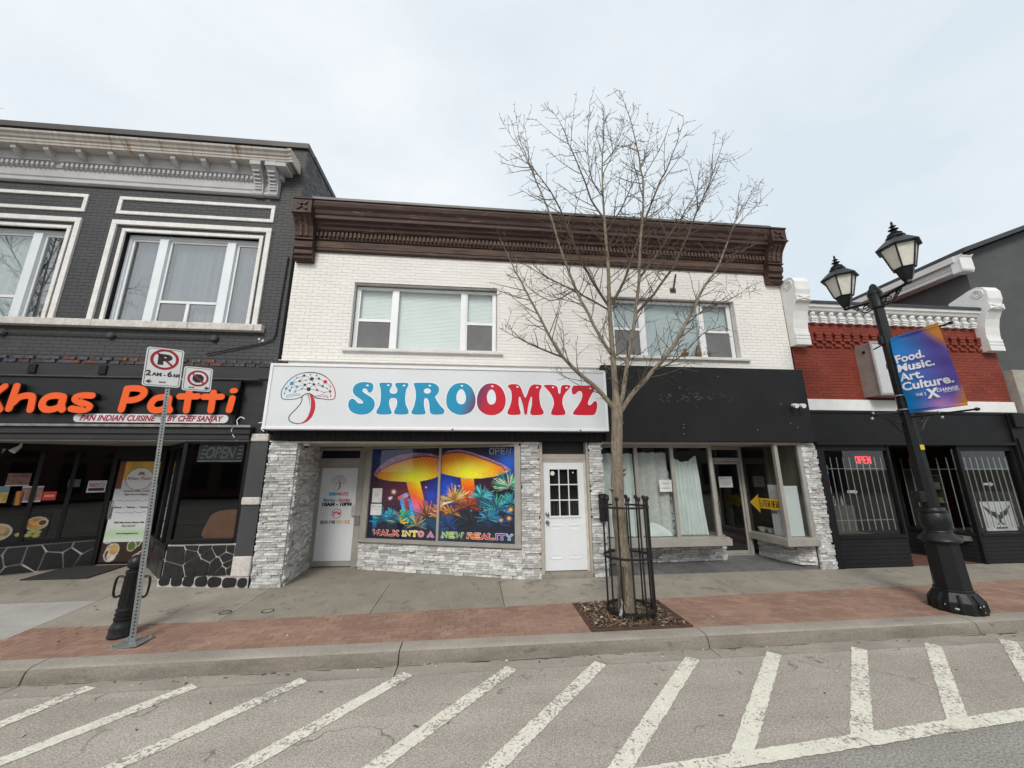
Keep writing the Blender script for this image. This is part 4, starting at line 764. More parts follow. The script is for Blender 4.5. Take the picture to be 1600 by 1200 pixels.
def mural(X, Y):
    C = np.zeros((len(X), 3)); n1 = .6 * vnoise(X, Y, 260, 1) + .4 * vnoise(X, Y, 90, 2); n2 = vnoise(X, Y, 200, 5)
    def mixc(m, col):
        m = np.clip(m, 0, 1)[:, None]; return C * (1 - m) + np.array(col) * m
    C[:] = lin(8, 14, 40)
    C = mixc(np.exp(-((X - 200) / 260) ** 2 - ((Y - 200) / 130) ** 2) * .9, lin(12, 40, 120)); C = mixc(np.exp(-((X - 420) / 260) ** 2 - ((Y - 560) / 130) ** 2) * (.5 + .8 * n1), lin(95, 18, 48))
    C = mixc(np.exp(-((X - 850) / 130) ** 2 - ((Y - 520) / 140) ** 2), lin(20, 70, 190)); C = mixc(np.exp(-((X - 690) / 60) ** 2 - ((Y - 600) / 90) ** 2) * .8, lin(20, 60, 170)); C = mixc(np.exp(-((X - 1440) / 120) ** 2 - ((Y - 250) / 130) ** 2), lin(25, 80, 175)); C = mixc(np.exp(-((X - 1200) / 200) ** 2 - ((Y - 480) / 60) ** 2) * .7, lin(70, 15, 40))
    C = mixc(np.clip((Y - 720) / 260, 0, 1) * .8, lin(6, 26, 48)); C = mixc((n2 > .62) * .25 * (Y > 600), lin(20, 110, 150))
    r = random.Random(3)
    for _ in range(26):
        bx, by, br = r.uniform(120, 1480), r.uniform(380, 760), r.uniform(3, 9); C = mixc(np.exp(-((X - bx) ** 2 + (Y - by) ** 2) / br ** 2), lin(255, 220, 225))
    C = mixc(np.exp(-((X - 345) ** 2 + (Y - 565) ** 2) / 260), lin(255, 230, 220)); C = mixc(np.exp(-((X - 310) ** 2 + (Y - 630) ** 2) / 150), lin(255, 230, 230))
    # stems
    def stem(poly, f):
        nonlocal C; m = inpoly(X, Y, poly); C[m] = f(X[m], Y[m])
    def grad(t, *cs):
        t = np.clip(t, 0, 1) * (len(cs) - 1); i = np.minimum(t.astype(int), len(cs) - 2); k = (t - i)[:, None]; A = np.array(cs); return A[i] * (1 - k) + A[i + 1] * k
    stem([(460, 455), (585, 445), (612, 560), (645, 720), (610, 800), (545, 770), (512, 650), (480, 540)], lambda x, y: grad((y - 450) / 330 + (560 - x) / 500, lin(255, 220, 10), lin(250, 150, 10), lin(225, 85, 30), lin(220, 90, 120), lin(150, 110, 220)) * (.85 + .3 * vnoise(x, y, 22, 8))[:, None])
    stem([(985, 405), (1112, 400), (1125, 560), (1150, 720), (1035, 720), (1000, 500)], lambda x, y: grad((y - 400) / 300, lin(250, 150, 15), lin(235, 90, 15), lin(170, 45, 20), lin(90, 20, 25)) * (.8 + .4 * vnoise(x, y, 20, 9))[:, None])
    # caps
    for outer, under, c, yc in (([(155, 405), (165, 370), (200, 320), (280, 250), (400, 195), (550, 170), (680, 178), (790, 215), (815, 300), (790, 385), (700, 430), (600, 455), (470, 467), (300, 460), (200, 440)], [(168, 410), (230, 350), (330, 295), (480, 240), (620, 210), (795, 225), (815, 300), (790, 385), (700, 430), (600, 455), (470, 465), (300, 458), (200, 438)], (520, 420), 250),
                                ([(740, 230), (805, 178), (860, 145), (960, 130), (1080, 152), (1250, 212), (1380, 268), (1458, 322), (1400, 362), (1300, 396), (1180, 416), (1050, 421), (950, 407), (805, 377), (740, 350)], [(745, 240), (805, 190), (880, 172), (1000, 165), (1100, 190), (1250, 245), (1370, 295), (1410, 345), (1300, 394), (1180, 414), (1050, 419), (950, 405), (805, 375), (745, 345)], (1060, 370), 220)):
        m = inpoly(X, Y, outer); C[m] = lin(165, 125, 165) * (.6 + .5 * vnoise(X[m], Y[m], 30, 4))[:, None]
        m2 = inpoly(X, Y, [(a, b - 14) for a, b in under]); C[m2 & m] = lin(110, 35, 60)
        m = inpoly(X, Y, under); x, y = X[m], Y[m]; a = np.arctan2((y - c[1]) * 1.6, x - c[0]); d = np.hypot((x - c[0]) / 330, (y - c[1]) / 200)
        g_ = .5 + .5 * np.sin(a * 60 + 3 * vnoise(x, y, 60, 6)); base = grad(d * .72 - .06 + .12 * vnoise(x, y, 50, 7), lin(255, 225, 5), lin(252, 200, 5), lin(245, 140, 12), lin(225, 85, 25)); C[m] = base * (1 - .38 * g_ * np.clip(d * 2, 0, 1))[:, None]
        C[m] += (np.clip(np.sin(a * 60 + 1.2) - .75, 0, 1) * np.exp(-((d - .35) / .25) ** 2) * 1.6)[:, None] * lin(255, 240, 190)
    # small blue toadstools
    for ax, ay, bx, by, wd, c0, c1 in ((425, 620, 470, 830, 26, lin(60, 130, 210), lin(90, 190, 230)), (460, 610, 485, 800, 22, lin(170, 60, 40), lin(60, 40, 90)), (400, 625, 470, 590, 18, lin(190, 90, 60), lin(120, 170, 220)), (170, 770, 165, 900, 20, lin(70, 170, 210), lin(20, 80, 130)), (500, 640, 535, 850, 16, lin(60, 120, 230), lin(70, 190, 230))):
        dd, t = seg_d(X, Y, ax, ay, bx, by); m = dd < wd; C[m] = (c0 * (1 - t[m])[:, None] + c1 * t[m][:, None]) * (.6 + .6 * vnoise(X[m], Y[m], 14, 3))[:, None]
    # spiky rosettes
    for cx, cy, rad, n, cs in ((230, 830, 120, 26, ((20, 110, 140), (40, 170, 190), (10, 50, 90))), (400, 850, 120, 24, ((30, 120, 90), (230, 190, 60), (20, 90, 120))), (470, 800, 90, 20, ((30, 150, 210), (60, 190, 90))), (660, 800, 170, 40, ((170, 90, 40), (90, 60, 40), (210, 110, 60), (40, 70, 60))), (780, 760, 150, 30, ((200, 80, 50), (240, 170, 120), (120, 40, 40))), (930, 640, 180, 46, ((230, 190, 60), (190, 170, 50), (200, 120, 60), (240, 210, 180), (110, 120, 40))), (1050, 700, 150, 30, ((170, 70, 40), (90, 40, 30))), (1190, 590, 130, 34, ((30, 150, 160), (90, 200, 200), (20, 90, 120))), (1320, 700, 170, 34, ((40, 130, 190), (60, 170, 110), (20, 60, 120))), (1440, 500, 190, 50, ((40, 150, 100), (90, 200, 150), (20, 100, 90), (220, 200, 190))), (1350, 850, 170, 30, ((10, 40, 90), (20, 60, 120), (5, 25, 40))), (860, 880, 130, 30, ((20, 70, 150), (10, 40, 70))), (1100, 850, 160, 34, ((15, 25, 35), (30, 50, 60), (10, 15, 25))), (560, 880, 110, 26, ((30, 140, 90), (210, 140, 60), (20, 90, 140))), (330, 800, 90, 22, ((40, 160, 200), (20, 90, 120), (200, 120, 80))), (1250, 800, 130, 30, ((30, 120, 170), (50, 160, 190), (20, 70, 60))), (1460, 640, 120, 26, ((30, 130, 160), (80, 190, 140))), (900, 760, 120, 26, ((220, 150, 50), (60, 70, 40), (150, 60, 40)))):
        for k in range(int(n * 2.2)):
            a = r.uniform(-3.5, .4); l = rad * r.uniform(.45, 1); ex, ey = cx + l * math.cos(a), cy + l * math.sin(a); dd, t = seg_d(X, Y, cx, cy, ex, ey); m = dd < 6.2 * (1 - t * .75); q = lin(*r.choice(cs)) * r.uniform(.6, 1.25); C[m] = q * (.35 + .9 * t[m])[:, None]
    for bx, by, br in ((1455, 708, 16), (1440, 790, 15), (1370, 810, 12), (1385, 450, 8), (1415, 340, 9)): C = mixc(np.exp(-((X - bx) ** 2 + (Y - by) ** 2) / br ** 2), lin(250, 190, 90))
    return np.clip(C * 1.35, 0, .95)
MU = []
for i_, (a, b, q) in enumerate(((.27, 1.885, ((90, 1010), (745, 1015), (770, 120), (145, 145))), (1.935, 3.535, ((785, 1020), (1500, 1025), (1490, 90), (805, 118))))):
    def fn(U, V, q=q):
        q0, q1, q2, q3 = (np.array(p, float) for p in q); xy = (q0[:, None] * (1 - U) + q1[:, None] * U) * (1 - V) + (q3[:, None] * (1 - U) + q2[:, None] * U) * V; return mural(xy[0], xy[1])
    t = thing('window_mural', ('colourful film of a glowing yellow mushroom filling the left window pane', 'colourful film of an orange mushroom and spiky plants filling the right window pane')[i_], 'mural', (*WW.p((a + b) / 2, 0), .62))
    paint('film', t, lambda u, v, a=a, b=b: (*WW.p(a + (b - a) * u, -.006), .622 + 1.866 * v), 170, 190, fn); MU.append(t)
RB = [lin(190, 30, 40), lin(215, 60, 30), lin(235, 190, 30), lin(240, 220, 60), lin(235, 130, 120), lin(200, 110, 170)]; RB2 = [lin(150, 190, 70), lin(90, 160, 60), lin(225, 120, 40), lin(200, 60, 60), lin(130, 70, 160), lin(110, 170, 220)]
for t, body, s0, wdt, cs in ((MU[0], 'WALK INTO A', .40, 1.42, RB), (MU[1], 'NEW REALITY', 1.985, 1.50, RB2)):
    s2 = MB(); stext(s2, body, s0, .672, .135, wdt, .046, -.0012, WW, [tuple(lin(235, 230, 222))], .12, .016); stext(s2, body, s0, .680, .119, wdt, .030, -.0042, WW, [tuple(c * .9) for c in cs], .12, .016)
    s2.build('lettering', PRINT, t)
paper_m = M('white_paper', (.70, .70, .69), rough=.7, scale=4)
def notice(label, W, s0, s1, z0, z1, d, lines, group=None, hd=None, tilt=0):
    t = thing('notice', label, 'notice', (*W.p((s0 + s1) / 2, d), z0), group); s = MB(); s.wbox(W, s0, s1, d, d + .002, z0, z1); s.build('sheet', paper_m, t); s = MB(); s.col = (.25, .25, .28)
    for k, (z, x0, x1, h) in enumerate(lines):
        w_ = s1 - s0; n_ = max(int((x1 - x0) * w_ / .016), 1)
        for j in range(n_):
            if random.random() < .8: xa = s0 + x0 * w_ + j * .016; zc = z0 + z * (z1 - z0); s.add([(*W.p(xa, d + .0026), zc - h), (*W.p(xa + random.uniform(.007, .013), d + .0026), zc - h), (*W.p(xa + .011, d + .0026), zc + h), (*W.p(xa, d + .0026), zc + h)], [(0, 1, 2, 3)])
    s.build('text_lines', PRINT, t); return t
notice('small white notice with sparse lines, upper of two on the mural window', WW, .34, .575, 1.35, 1.645, .007, [(.8, .7, .85, .006), (.6, .3, .85, .005), (.52, .3, .9, .005), (.45, .3, .8, .005)])
notice('white notice with bold lines, lower of two on the mural window', WW, .325, .59, 1.09, 1.32, .007, [(.75, .15, .9, .008), (.5, .3, .75, .009), (.25, .5, .8, .004)])
FR = Wall((0, .355), (1, .355)); GDW = Wall((0, .998), (1, .998))
notice('white closed notice taped inside the shop window beside the curtain gap', FR, 4.02, 4.30, 1.55, 1.80, .004, [(.7, .2, .85, .012), (.3, .1, .9, .012)])
notice('white notice with blue-grey lines on the glazed shop door', GDW, 5.83, 6.17, 1.60, 1.85, .004, [(.8, .1, .9, .009), (.45, .4, .95, .008), (.25, .3, .95, .01)])
# unlit OPEN signs behind glass
def neon(label, W, s0, s1, z0, z1, d, col, em, font=.8):
    t = thing('open_sign', label, 'sign', (*W.p((s0 + s1) / 2, d), z0)); hgt = z1 - z0; m = M('neon_' + str(em) + str(col), col, rough=.3, emit=em); n = 4; wl = (s1 - s0) / n; s = MB()
    G_ = {'O': [[(.15, .1), (.1, .5), (.2, .9), (.75, .9), (.85, .5), (.75, .1), (.15, .1)]], 'P': [[(.15, 0), (.15, .95), (.7, .92), (.82, .7), (.7, .48), (.15, .45)]], 'E': [[(.82, .05), (.18, .05), (.18, .93), (.82, .93)], [(.18, .5), (.7, .5)]], 'N': [[(.15, .02), (.15, .93), (.8, .05), (.8, .95)]]}
    for i, ch in enumerate('OPEN'):
        s = MB()
        for st in G_[ch]: s.tube([(*W.p(s0 + (i + x) * wl, d), z0 + y_ * hgt) for x, y_ in st], .012, 6)
        s.build('letter_tube', m, t, smooth=True)
    s = MB(); s.tube([(*W.p(s0, d - .02), z0 - .03), (*W.p(s1, d - .02), z0 - .03)], .008, 6); s.tube([(*W.p(s0, d - .02), z1 + .03), (*W.p(s1, d - .02), z1 + .03)], .006, 6); s.build('rail', M('neon_rail', (.12, .12, .12), rough=.4), t); return t
neon('unlit open sign in the top right corner of the mushroom mural', WW, 2.99, 3.47, 2.335, 2.47, .012, (.30, .33, .34), 0)
# ---- right shop window contents
curt = M('pale_sheet_curtain', (.76, .81, .79), (.68, .73, .715), rough=.9, scale=5, fine=.06); curt2 = M('grey_sheet_curtain', (.60, .61, .59), (.50, .51, .49), rough=.9, scale=7, fine=.12, bump=.4, bscale=25); curt3 = M('blue_white_fabric', (.50, .55, .60), (.06, .08, .16), rough=.9, scale=16, lo=.42, hi=.5)
def curtain(label, mat, top, bot, y=.45, folds=5, amp=.03, sag=.0, sw=.0):
    nx, nz = 44, 26; vs = []; k = random.uniform(0, 6); t = thing('curtain', label, 'curtain', ((bot[0] + bot[1]) / 2, y, bot[2]))
    for j in range(nz + 1):
        v = j / nz
        for i in range(nx + 1):
            u = i / nx; x0 = bot[0] * (1 - v) + top[0] * v; x1 = bot[1] * (1 - v) + top[1] * v; zt = top[2] - sag * math.sin(math.pi * u) - .02 * abs(math.sin(u * math.pi * 3.5)); z = bot[2] * (1 - v) + zt * v
            yy = y + amp * (1.3 - v * .6) * math.sin(u * folds * 2 * math.pi + k + (1 - v) * sw * 4) + .008 * math.sin(v * 9 + u * 5); vs.append((x0 + (x1 - x0) * u + sw * (1 - v) ** 2 * .2, yy, z))
    s = MB(); s.add(vs, [(j * (nx + 1) + i, j * (nx + 1) + i + 1, (j + 1) * (nx + 1) + i + 1, (j + 1) * (nx + 1) + i) for j in range(nz) for i in range(nx)]); s.build('cloth', mat, t, smooth=True); return t
curtain('pale green sheet hung behind the tree in the left window bay', curt, (2.70, 3.50, 2.38), (2.72, 3.52, .64), .46, 5, .025)
curtain('grey sheet hung across the middle window bay', curt2, (3.56, 4.28, 2.40), (3.56, 4.30, .64), .46, 3, .022)
curtain('narrow blue and white patterned cloth hanging in the gap between two sheets', curt3, (4.235, 4.34, 2.0), (4.30, 4.42, .64), .50, 2, .02)
curtain('pale sheet sagging at the top in the right window bay', curt, (4.40, 5.0, 2.34), (4.36, 5.06, .64), .50, 7, .04, .14, .12)
s = MB(); t = thing('fabric_pile', 'crumpled pale cloth lying at the foot of the grey sheet', 'cloth', (4.1, .43, .63)); s.add([(3.72, .40, .64), (4.24, .40, .64), (4.20, .41, .74), (4.0, .42, .86), (3.80, .43, .93), (3.72, .43, .80), (4.0, .39, .73)], [(0, 1, 6), (1, 2, 6), (2, 3, 6), (3, 4, 6), (4, 5, 6), (5, 0, 6)]); s.build('cloth', curt, t)
board_m = M('foam_board', (.66, .70, .70), (.62, .66, .66), rough=.6, scale=2)
t = thing('foam_board', 'tall pale foam board leaning inside the corner window', 'board', (6.86, .08, .62)); s = MB(); s.box(6.595, 7.02, .10, .12, .63, 1.66); s.build('panel', board_m, t)
t = thing('white_board', 'narrow white board behind the yellow arrow in the side window', 'board', (6.60, .3, .62)); s = MB(); s.wbox(RG, .62, .93, -.05, -.035, .63, 1.68); s.build('panel', paper_m, t)
t = thing('arrow_sign', 'yellow arrow sign reading enter here on the side window', 'sign', (*RG.p(.6, 0), 1.1)); s = MB(); yl = M('arrow_yellow', (.75, .46, .03), rough=.5)
s.prism([(.10, 1.27), (.36, 1.46), (.36, 1.38), (.95, 1.38), (.95, 1.16), (.36, 1.16), (.36, 1.06)], -.004, -.002, RG); s.build('arrow', yl, t); s = MB(); s.col = (.02, .015, .01); stext(s, 'ENTER HERE', .375, 1.195, .15, .55, .017, -.0055, RG, None, .2); text(s, 'Thank you', .40, 1.085, .08, -.0045, RG, .002, width=.4); s.build('lettering', PRINT, t)
bowl_m = M('bowl_glaze', (.55, .54, .47), rough=.4)
for k, (ss, dd, lb) in enumerate(((.18, -.16, 'cream bowl nearest the door on the side window sill'), (.42, -.16, 'cream bowl nearer the street on the side window sill'))):
    x, y = RG.p(ss, dd); t = thing('bowl', lb, 'bowl', (x, y, .625), group='bowls on the side sill'); s = MB(); s.lathe([(.05, 0), (.07, .01), (.10, .10), (.095, .10), (.06, .02)], (x, y, .625), 20); s.build('bowl_body', bowl_m, t, smooth=True)
# vases in the upper right window
clay = M('brown_clay', (.20, .12, .07), (.14, .08, .05), rough=.6)
for x, h_, lb in ((4.85, .22, 'small brown vase with a pointed stopper on the upper window sill'), (5.18, .30, 'tall brown vase just left of the upper window post'), (5.42, .30, 'brown two-handled vase just right of the upper window post')):
    t = thing('vase', lb, 'vase', (x, .20, 4.56), group='vases in the upper window'); s = MB(); s.lathe([(.05, 0), (.055, .02), (.075 if h_ > .25 else .09, h_ * .35), (.03, h_ * .62), (.035, h_ * .75), (.012, h_)], (x, .196, 4.56), 14); s.build('body', clay, t, smooth=True)
# mailbox, security light, bracket
t = thing('mailbox', 'black wall mailbox on the stone pier behind the tree', 'mailbox', (2.62, -.08, 1.0)); s = MB(); s.box(2.52, 2.655, -.13, -.018, 1.02, 1.50); s.build('box', black_p, t, bevel=.01); s = MB(); s.prism([(2.51, 1.50), (2.665, 1.50), (2.655, 1.545), (2.52, 1.545)], -.14, -.018); s.build('lid', black_p, t)
t = thing('security_light', 'white twin security light on the right end of the black fascia', 'lamp', (7.05, -.2, 3.38)); s = MB(); s.box(6.985, 7.05, -.2, -.15, 3.36, 3.42); s.build('base', vinyl, t, bevel=.008)
for x in (6.95, 7.12):
    s = MB(); s.tube([(7.02, -.2, 3.40), (x, -.24, 3.385)], .012, 6); s.tube([(x, -.22, 3.385), (x, -.27, 3.37), (x, -.34, 3.35)], [.03, .045, .05], 12); s.build('lamp_head', vinyl, t, smooth=True)
t = thing('flag_bracket', 'rusty iron flag bracket on the white brick above the right window', 'bracket', (4.62, 0, 6.1)); s = MB(); iron = M('rusty_iron', (.09, .065, .05), rough=.8, scale=10); s.tube([(4.6, -.02, 6.12), (4.66, -.10, 6.5)], .022, 8); s.box(4.53, 4.67, -.02, .0, 6.08, 6.18); s.build('socket', iron, t)
# ================================================================== GREY RESTAURANT BUILDING (left)
grey_brick = M('grey_painted_brick', (.062, .064, .066), (.052, .054, .056), rough=.6, scale=2, fine=.1, bump=.35, bscale=45, rnd=.06, spec=.35)
grey_back = M('grey_mortar', (.056, .057, .059), rough=.7, scale=4)
trim_w = M('white_trim_paint', (.80, .785, .76), (.70, .68, .655), rough=.7, scale=5, fine=.12, bump=.25, bscale=30, dirt=(.36, .32, .27), dscale=7, damt=.68)
cor_w = M('cornice_white', (.50, .495, .50), (.43, .425, .43), rough=.7, scale=3, fine=.1, dirt=(.33, .31, .29), dscale=5, damt=.66)
cor_rust = M('cornice_rust_streaked', (.56, .53, .49), (.44, .40, .35), rough=.75, scale=5, fine=.15, dirt=(.22, .115, .045), dscale=2.2, damt=.57, dw=.1, stretch=(2.6, .5, .5))
stone_w = M('rough_white_stone', (.66, .63, .585), (.54, .51, .47), rough=.85, scale=6, fine=.15, bump=.9, bscale=22, dirt=(.36, .31, .26), dscale=8, damt=.68)
blk = M('black_joinery', (.008, .008, .0085), (.006, .006, .006), rough=.5, scale=3, fine=.15, spec=.25)
dgrey = M('dark_grey_board', (.032, .033, .035), (.022, .023, .025), rough=.65, scale=3, fine=.15, stretch=(.4, 1, 3))
A = thing('restaurant_building', 'dark grey two-storey restaurant building with white bracketed cornice', 'building', (-7.2, 0, 0))
AX0, AX1 = -14.5, -3.965
ah = [(-7.37, -4.615, 4.915, 6.965), (-11.1, -8.345, 4.915, 6.965)]
s = MB(); grid_wall(s, AX0, AX1, 4.03, 9.3, .008, .3, ah); aw = s.build('wall', grey_back, A)
s = MB(); s.box(AX0, AX0 + .2, .3, 16, 0, 9.3); s.box(AX0, AX1, 15.8, 16, 0, 9.3); s.box(AX0, AX1 - .2, .3, 15.8, 9.0, 9.15); s.box(AX1 - .2, AX1 - .03, .3, 15.8, 0, 9.3); s.build('side_wall', grey_back, A)
P = courses(FRONT, AX0, AX1, 4.2, 9.3, .222, .0725, .006, .03, holes=ah)
P = [((p[0][0], .015, p[0][2]), p[1], 0) for p in P if not (7.93 < p[0][2] < 8.62 and p[0][0] < -4.6)]
field('brick', aw, P, unit_variants('brick', 6, .06, 3, 1, grey_brick), 300)
SW = Wall((AX1, .0), (AX1, 8)); side_b = M('grey_side_brick', (.13, .135, .14), (.085, .09, .095), rough=.8, scale=3, fine=.2, rnd=.35)
P = [q for q in courses(SW, .0, 8, 7.3, 9.3, .222, .075, .012, .03, out=0)]
s = MB(); s.wbox(SW, .0, 8, -.03, -.012, 0, 9.3); s2 = s.build('side_face', grey_back, A); field('brick', s2, P, unit_variants('brick', 4, .2, 2, 1, side_b), 300)
s = MB(); s.box(AX0, AX1 + .04, -.06, .3, 9.28, 9.41); s.box(AX1 - .25, AX1 + .05, .3, 16, 9.28, 9.40); s.build('parapet_cap', M('dark_cap', (.05, .046, .045), rough=.5, scale=3), A)
# bare, scuffed brick course over the shopfront
scm = [M('scuffed_red', (.20, .09, .065), (.07, .05, .045), rough=.9, scale=18, fine=.3, rnd=.4), M('scuffed_violet', (.10, .09, .13), (.06, .055, .07), rough=.9, scale=14), M('scuffed_grey', (.13, .125, .12), (.06, .058, .056), rough=.9, scale=16, fine=.3, rnd=.4)]
mv = []
for m_ in scm:
    for q in unit_variants('scuffed_brick', 2, .25, 3, 1, m_): mv.append(q[0])
x = -10.6
while x < -4.0:
    for zz in (4.075, 4.145):
        l = random.uniform(.12, .23); o = bpy.data.objects.new('scuffed_brick', random.choice(mv if x < -5 else mv[4:])); COL.objects.link(o); o.parent = aw; o.location = (x + l / 2 + (.1 if zz > 4.1 else 0), .012 + random.uniform(-.012, .012), zz); o.scale = (l, .05, .06)
    x += .225
# cornice
cp = [(0, 7.94), (-.04, 7.94), (-.075, 7.965), (-.075, 8.0), (-.045, 8.02), (-.045, 8.06), (-.065, 8.085), (-.04, 8.10), (-.04, 8.29), (-.07, 8.30), (-.07, 8.40), (-.12, 8.42), (-.14, 8.47), (-.16, 8.52), (-.17, 8.60), (-.34, 8.605), (0, 8.61)]
s = MB(); s.sweep(cp, AX0, -4.48); ac = s.build('cornice', cor_w, A)
s = MB(); s.sweep([(0, 8.60), (-.35, 8.60), (-.36, 8.64), (-.375, 8.65), (-.38, 8.69), (-.41, 8.71), (-.43, 8.75), (-.47, 8.78), (-.48, 8.82), (0, 8.84)], AX0, -4.10); s.build('crown', cor_rust, ac)
s = MB(); s.sweep([(-.37, 8.60), (-.375, 8.64), (-.39, 8.655), (-.395, 8.695), (-.425, 8.715), (-.445, 8.755), (-.485, 8.785), (-.495, 8.825), (-.3, 8.825), (-.3, 8.6)], -4.13, -4.055); s.box(-4.13, -4.05, -.37, 0, 8.60, 8.83); s.build('crown_return', cor_rust, ac)
s = MB(); s.box(-4.48, -4.2, -.34, .0, 8.50, 8.60); s.sweep([(0, 8.35), (-.10, 8.36), (-.14, 8.42), (-.12, 8.48), (-.2, 8.52), (0, 8.53)], -4.48, -4.36); s.build('cornice_end', cor_w, ac)
md = MB().sweep([(-.02, 8.47), (-.12, 8.44), (-.22, 8.47), (-.30, 8.53), (-.315, 8.60), (-.02, 8.60)], -.05, .05).build('modillion', cor_w, ac)
xs_ = [-5.30 - .605 * k for k in range(9)]; md.location = (xs_[0], 0, 0)
for x in xs_[1:]: o = md.copy(); COL.objects.link(o); o.location = (x, 0, 0)
dn = MB().box(-.026, .026, -.045, 0, -.04, .04).build('dentil', cor_w, ac); x = -5.0; dn.location = (x, -.07, 8.35)
while x > -10.6:
    x -= .094
    if -9.0 < x < -8.6 and random.random() < .35: continue
    o = dn.copy(); COL.objects.link(o); o.location = (x, -.07, 8.35)
for x0 in (-4.93, -4.62):
    s = MB(); s.sweep([(0, 7.93), (-.09, 7.93), (-.11, 7.96), (-.11, 7.99), (-.085, 8.0), (-.10, 8.08), (-.12, 8.2), (-.17, 8.32), (-.25, 8.42), (-.30, 8.47), (-.33, 8.50), (-.33, 8.60), (0, 8.60)], x0, x0 + .20); b_ = s.build('console', cor_w, ac)
    s = MB()
    for k in range(6): z = 8.06 + k * .065; s.box(x0 + .03, x0 + .17, -.125 - max(0, k - 1.6) * .045, -.07 - max(0, k - 2) * .03, z, z + .035)
    s.box(x0 - .01, x0 + .21, -.345, -.2, 8.50, 8.60); s.build('console_leaf', cor_w, b_)
# white painted relief frames
def relief(x0, x1, z0, z1, t, d, mat=trim_w, bottom=True):
    s = MB(); s.box(x0, x1, -d, .01, z1 - t, z1); s.box(x0, x0 + t, -d, .01, z0, z1 - t); s.box(x1 - t, x1, -d, .01, z0, z1 - t)
    if bottom: s.box(x0 + t, x1 - t, -d, .01, z0, z0 + t)
    return s.build('relief_frame', mat, A, bevel=.006)
for dx in (0, -3.73):
    relief(-7.59 + dx, -4.455 + dx, 7.315, 7.735, .075, .03); relief(-7.60 + dx, -4.45 + dx, 4.915, 7.16, .10, .045, bottom=False)
    relief(-7.385 + dx, -4.605 + dx, 4.915, 6.975, .07, .03, bottom=False)
s = MB(); x = -12.3
while x < -4.3:
    l = min(random.uniform(1.2, 1.9), -4.30 - x); s = MB(); s.box(x, x + l - .006, -.12, .05, 4.77, 4.913); s.build('sill_stone', stone_w, A, bevel=.012); x += l
# upper windows
curtain_in = M('sheer_curtain', (.33, .37, .40), (.25, .285, .31), rough=.9, scale=1.2, stretch=(6, 1, .3)); curtain_l = M('mint_curtain', (.68, .76, .72), (.60, .68, .64), rough=.9, scale=1.5, stretch=(5, 1, .3)); lace_m = M('lace_curtain', (.42, .42, .42), (.33, .33, .335), rough=.9, scale=14)
def tri_window(dx, lab, cms):
    y = .10; x0, x1, z0, z1 = -7.32 + dx, -4.66 + dx, 4.915, 6.91; s = MB()
    s.box(x0, x0 + .06, y, y + .1, z0, z1); s.box(x1 - .06, x1, y, y + .1, z0, z1); s.box(x0 + .06, x1 - .06, y, y + .1, z1 - .08, z1); s.box(x0 + .06, x1 - .06, y, y + .1, z0, z0 + .03)
    m1, m2 = -6.61 + dx, -5.27 + dx; wn = None
    for m in (m1, m2): s.box(m - .085, m + .085, y - .03, y + .1, z0 + .03, z1 - .08)
    wn = s.build('window', M('window_white', (.74, .78, .81), (.68, .72, .75), rough=.5, scale=3), A, bevel=.006); wn['label'] = lab
    for a, b, cm in ((x0 + .06, m1 - .085, cms[0]), (m1 + .085, m2 - .085, cms[1]), (m2 + .085, x1 - .06, cms[2])):
        s = MB()
        for c in (a, b - .045): s.box(c, c + .045, y + .03, y + .07, z0 + .03, z1 - .08)
        s.box(a + .045, b - .045, y + .03, y + .07, z1 - .13, z1 - .08)
        if b - a > 1: s.box(a + .045, b - .045, y + .02, y + .07, 5.40, 5.45); s.box((a + b) / 2 - .03, (a + b) / 2 + .03, y + .025, y + .07, z0 + .03, 5.40); s.box(a + .045, b - .045, y + .03, y + .07, z0 + .03, z0 + .06)
        s.build('sash', vinyl, wn)
        s = MB(); s.box(a + .045, b - .045, y + .05, y + .054, z0 + .03, z1 - .13); s.build('pane', glass('upper_glass_mirror', (.90, .92, .93), 2.2, .12), wn)
        if b - a > 1: s = MB(); s.box(a + .06, (a + b) / 2 - .04, y + .056, y + .06, z0 + .07, 5.39); s.build('screen', M('black_screen', (.015, .015, .016), rough=.8), wn)
        nx = 40; s = MB(); vs = [(a + (b - a) * i / nx, y + .16 + .02 * math.sin(i * 1.3), z) for z in (z0, z1) for i in range(nx + 1)]; s.add(vs, [(i, i + 1, nx + 2 + i, nx + 1 + i) for i in range(nx)]); s.build('curtain', cm, wn, smooth=True)
    s = MB(); s.box(x0, x1, y + .5, y + .52, z0, z1); s.build('room_backing', dark_room, wn)
tri_window(0, 'three-light window reflecting the sky beside the white building', (curtain_in, curtain_in, curtain_in)); tri_window(-3.73, 'three-light window with pale curtains at the photo edge', (curtain_l, curtain_l, lace_m))
# tie rod with round plates, cable
s = MB(); s.tube([(-9.2, -.05, 4.625), (-5.2, -.05, 4.605)], .014, 6); tr_ = s.build('tie_rod', grey_brick, A)
for x in (-8.97, -7.09, -5.21): s = MB(); s.tube([(x, -.02, 4.615), (x, -.045, 4.615), (x, -.07, 4.615)], [.075, .07, .05], 16); s.build('anchor_plate', grey_brick, tr_)
s = MB(); s.tube([(-4.03, -.03, 6.5), (-4.05, -.03, 5.6), (-4.06, -.03, 4.75), (-4.10, -.03, 4.62), (-4.25, -.03, 4.55), (-5.3, -.04, 4.28)], .013, 6); s.build('cable', blk, A, smooth=True)
s = MB(); s.col = (.6, .6, .6)
for k in range(7): disc(s, -4.34 + random.uniform(-.06, .06), 4.60 + random.uniform(-.04, .04), random.uniform(.008, .022), -.004 - k * .0004, 7)
s.build('paint_chips', PRINT, A)
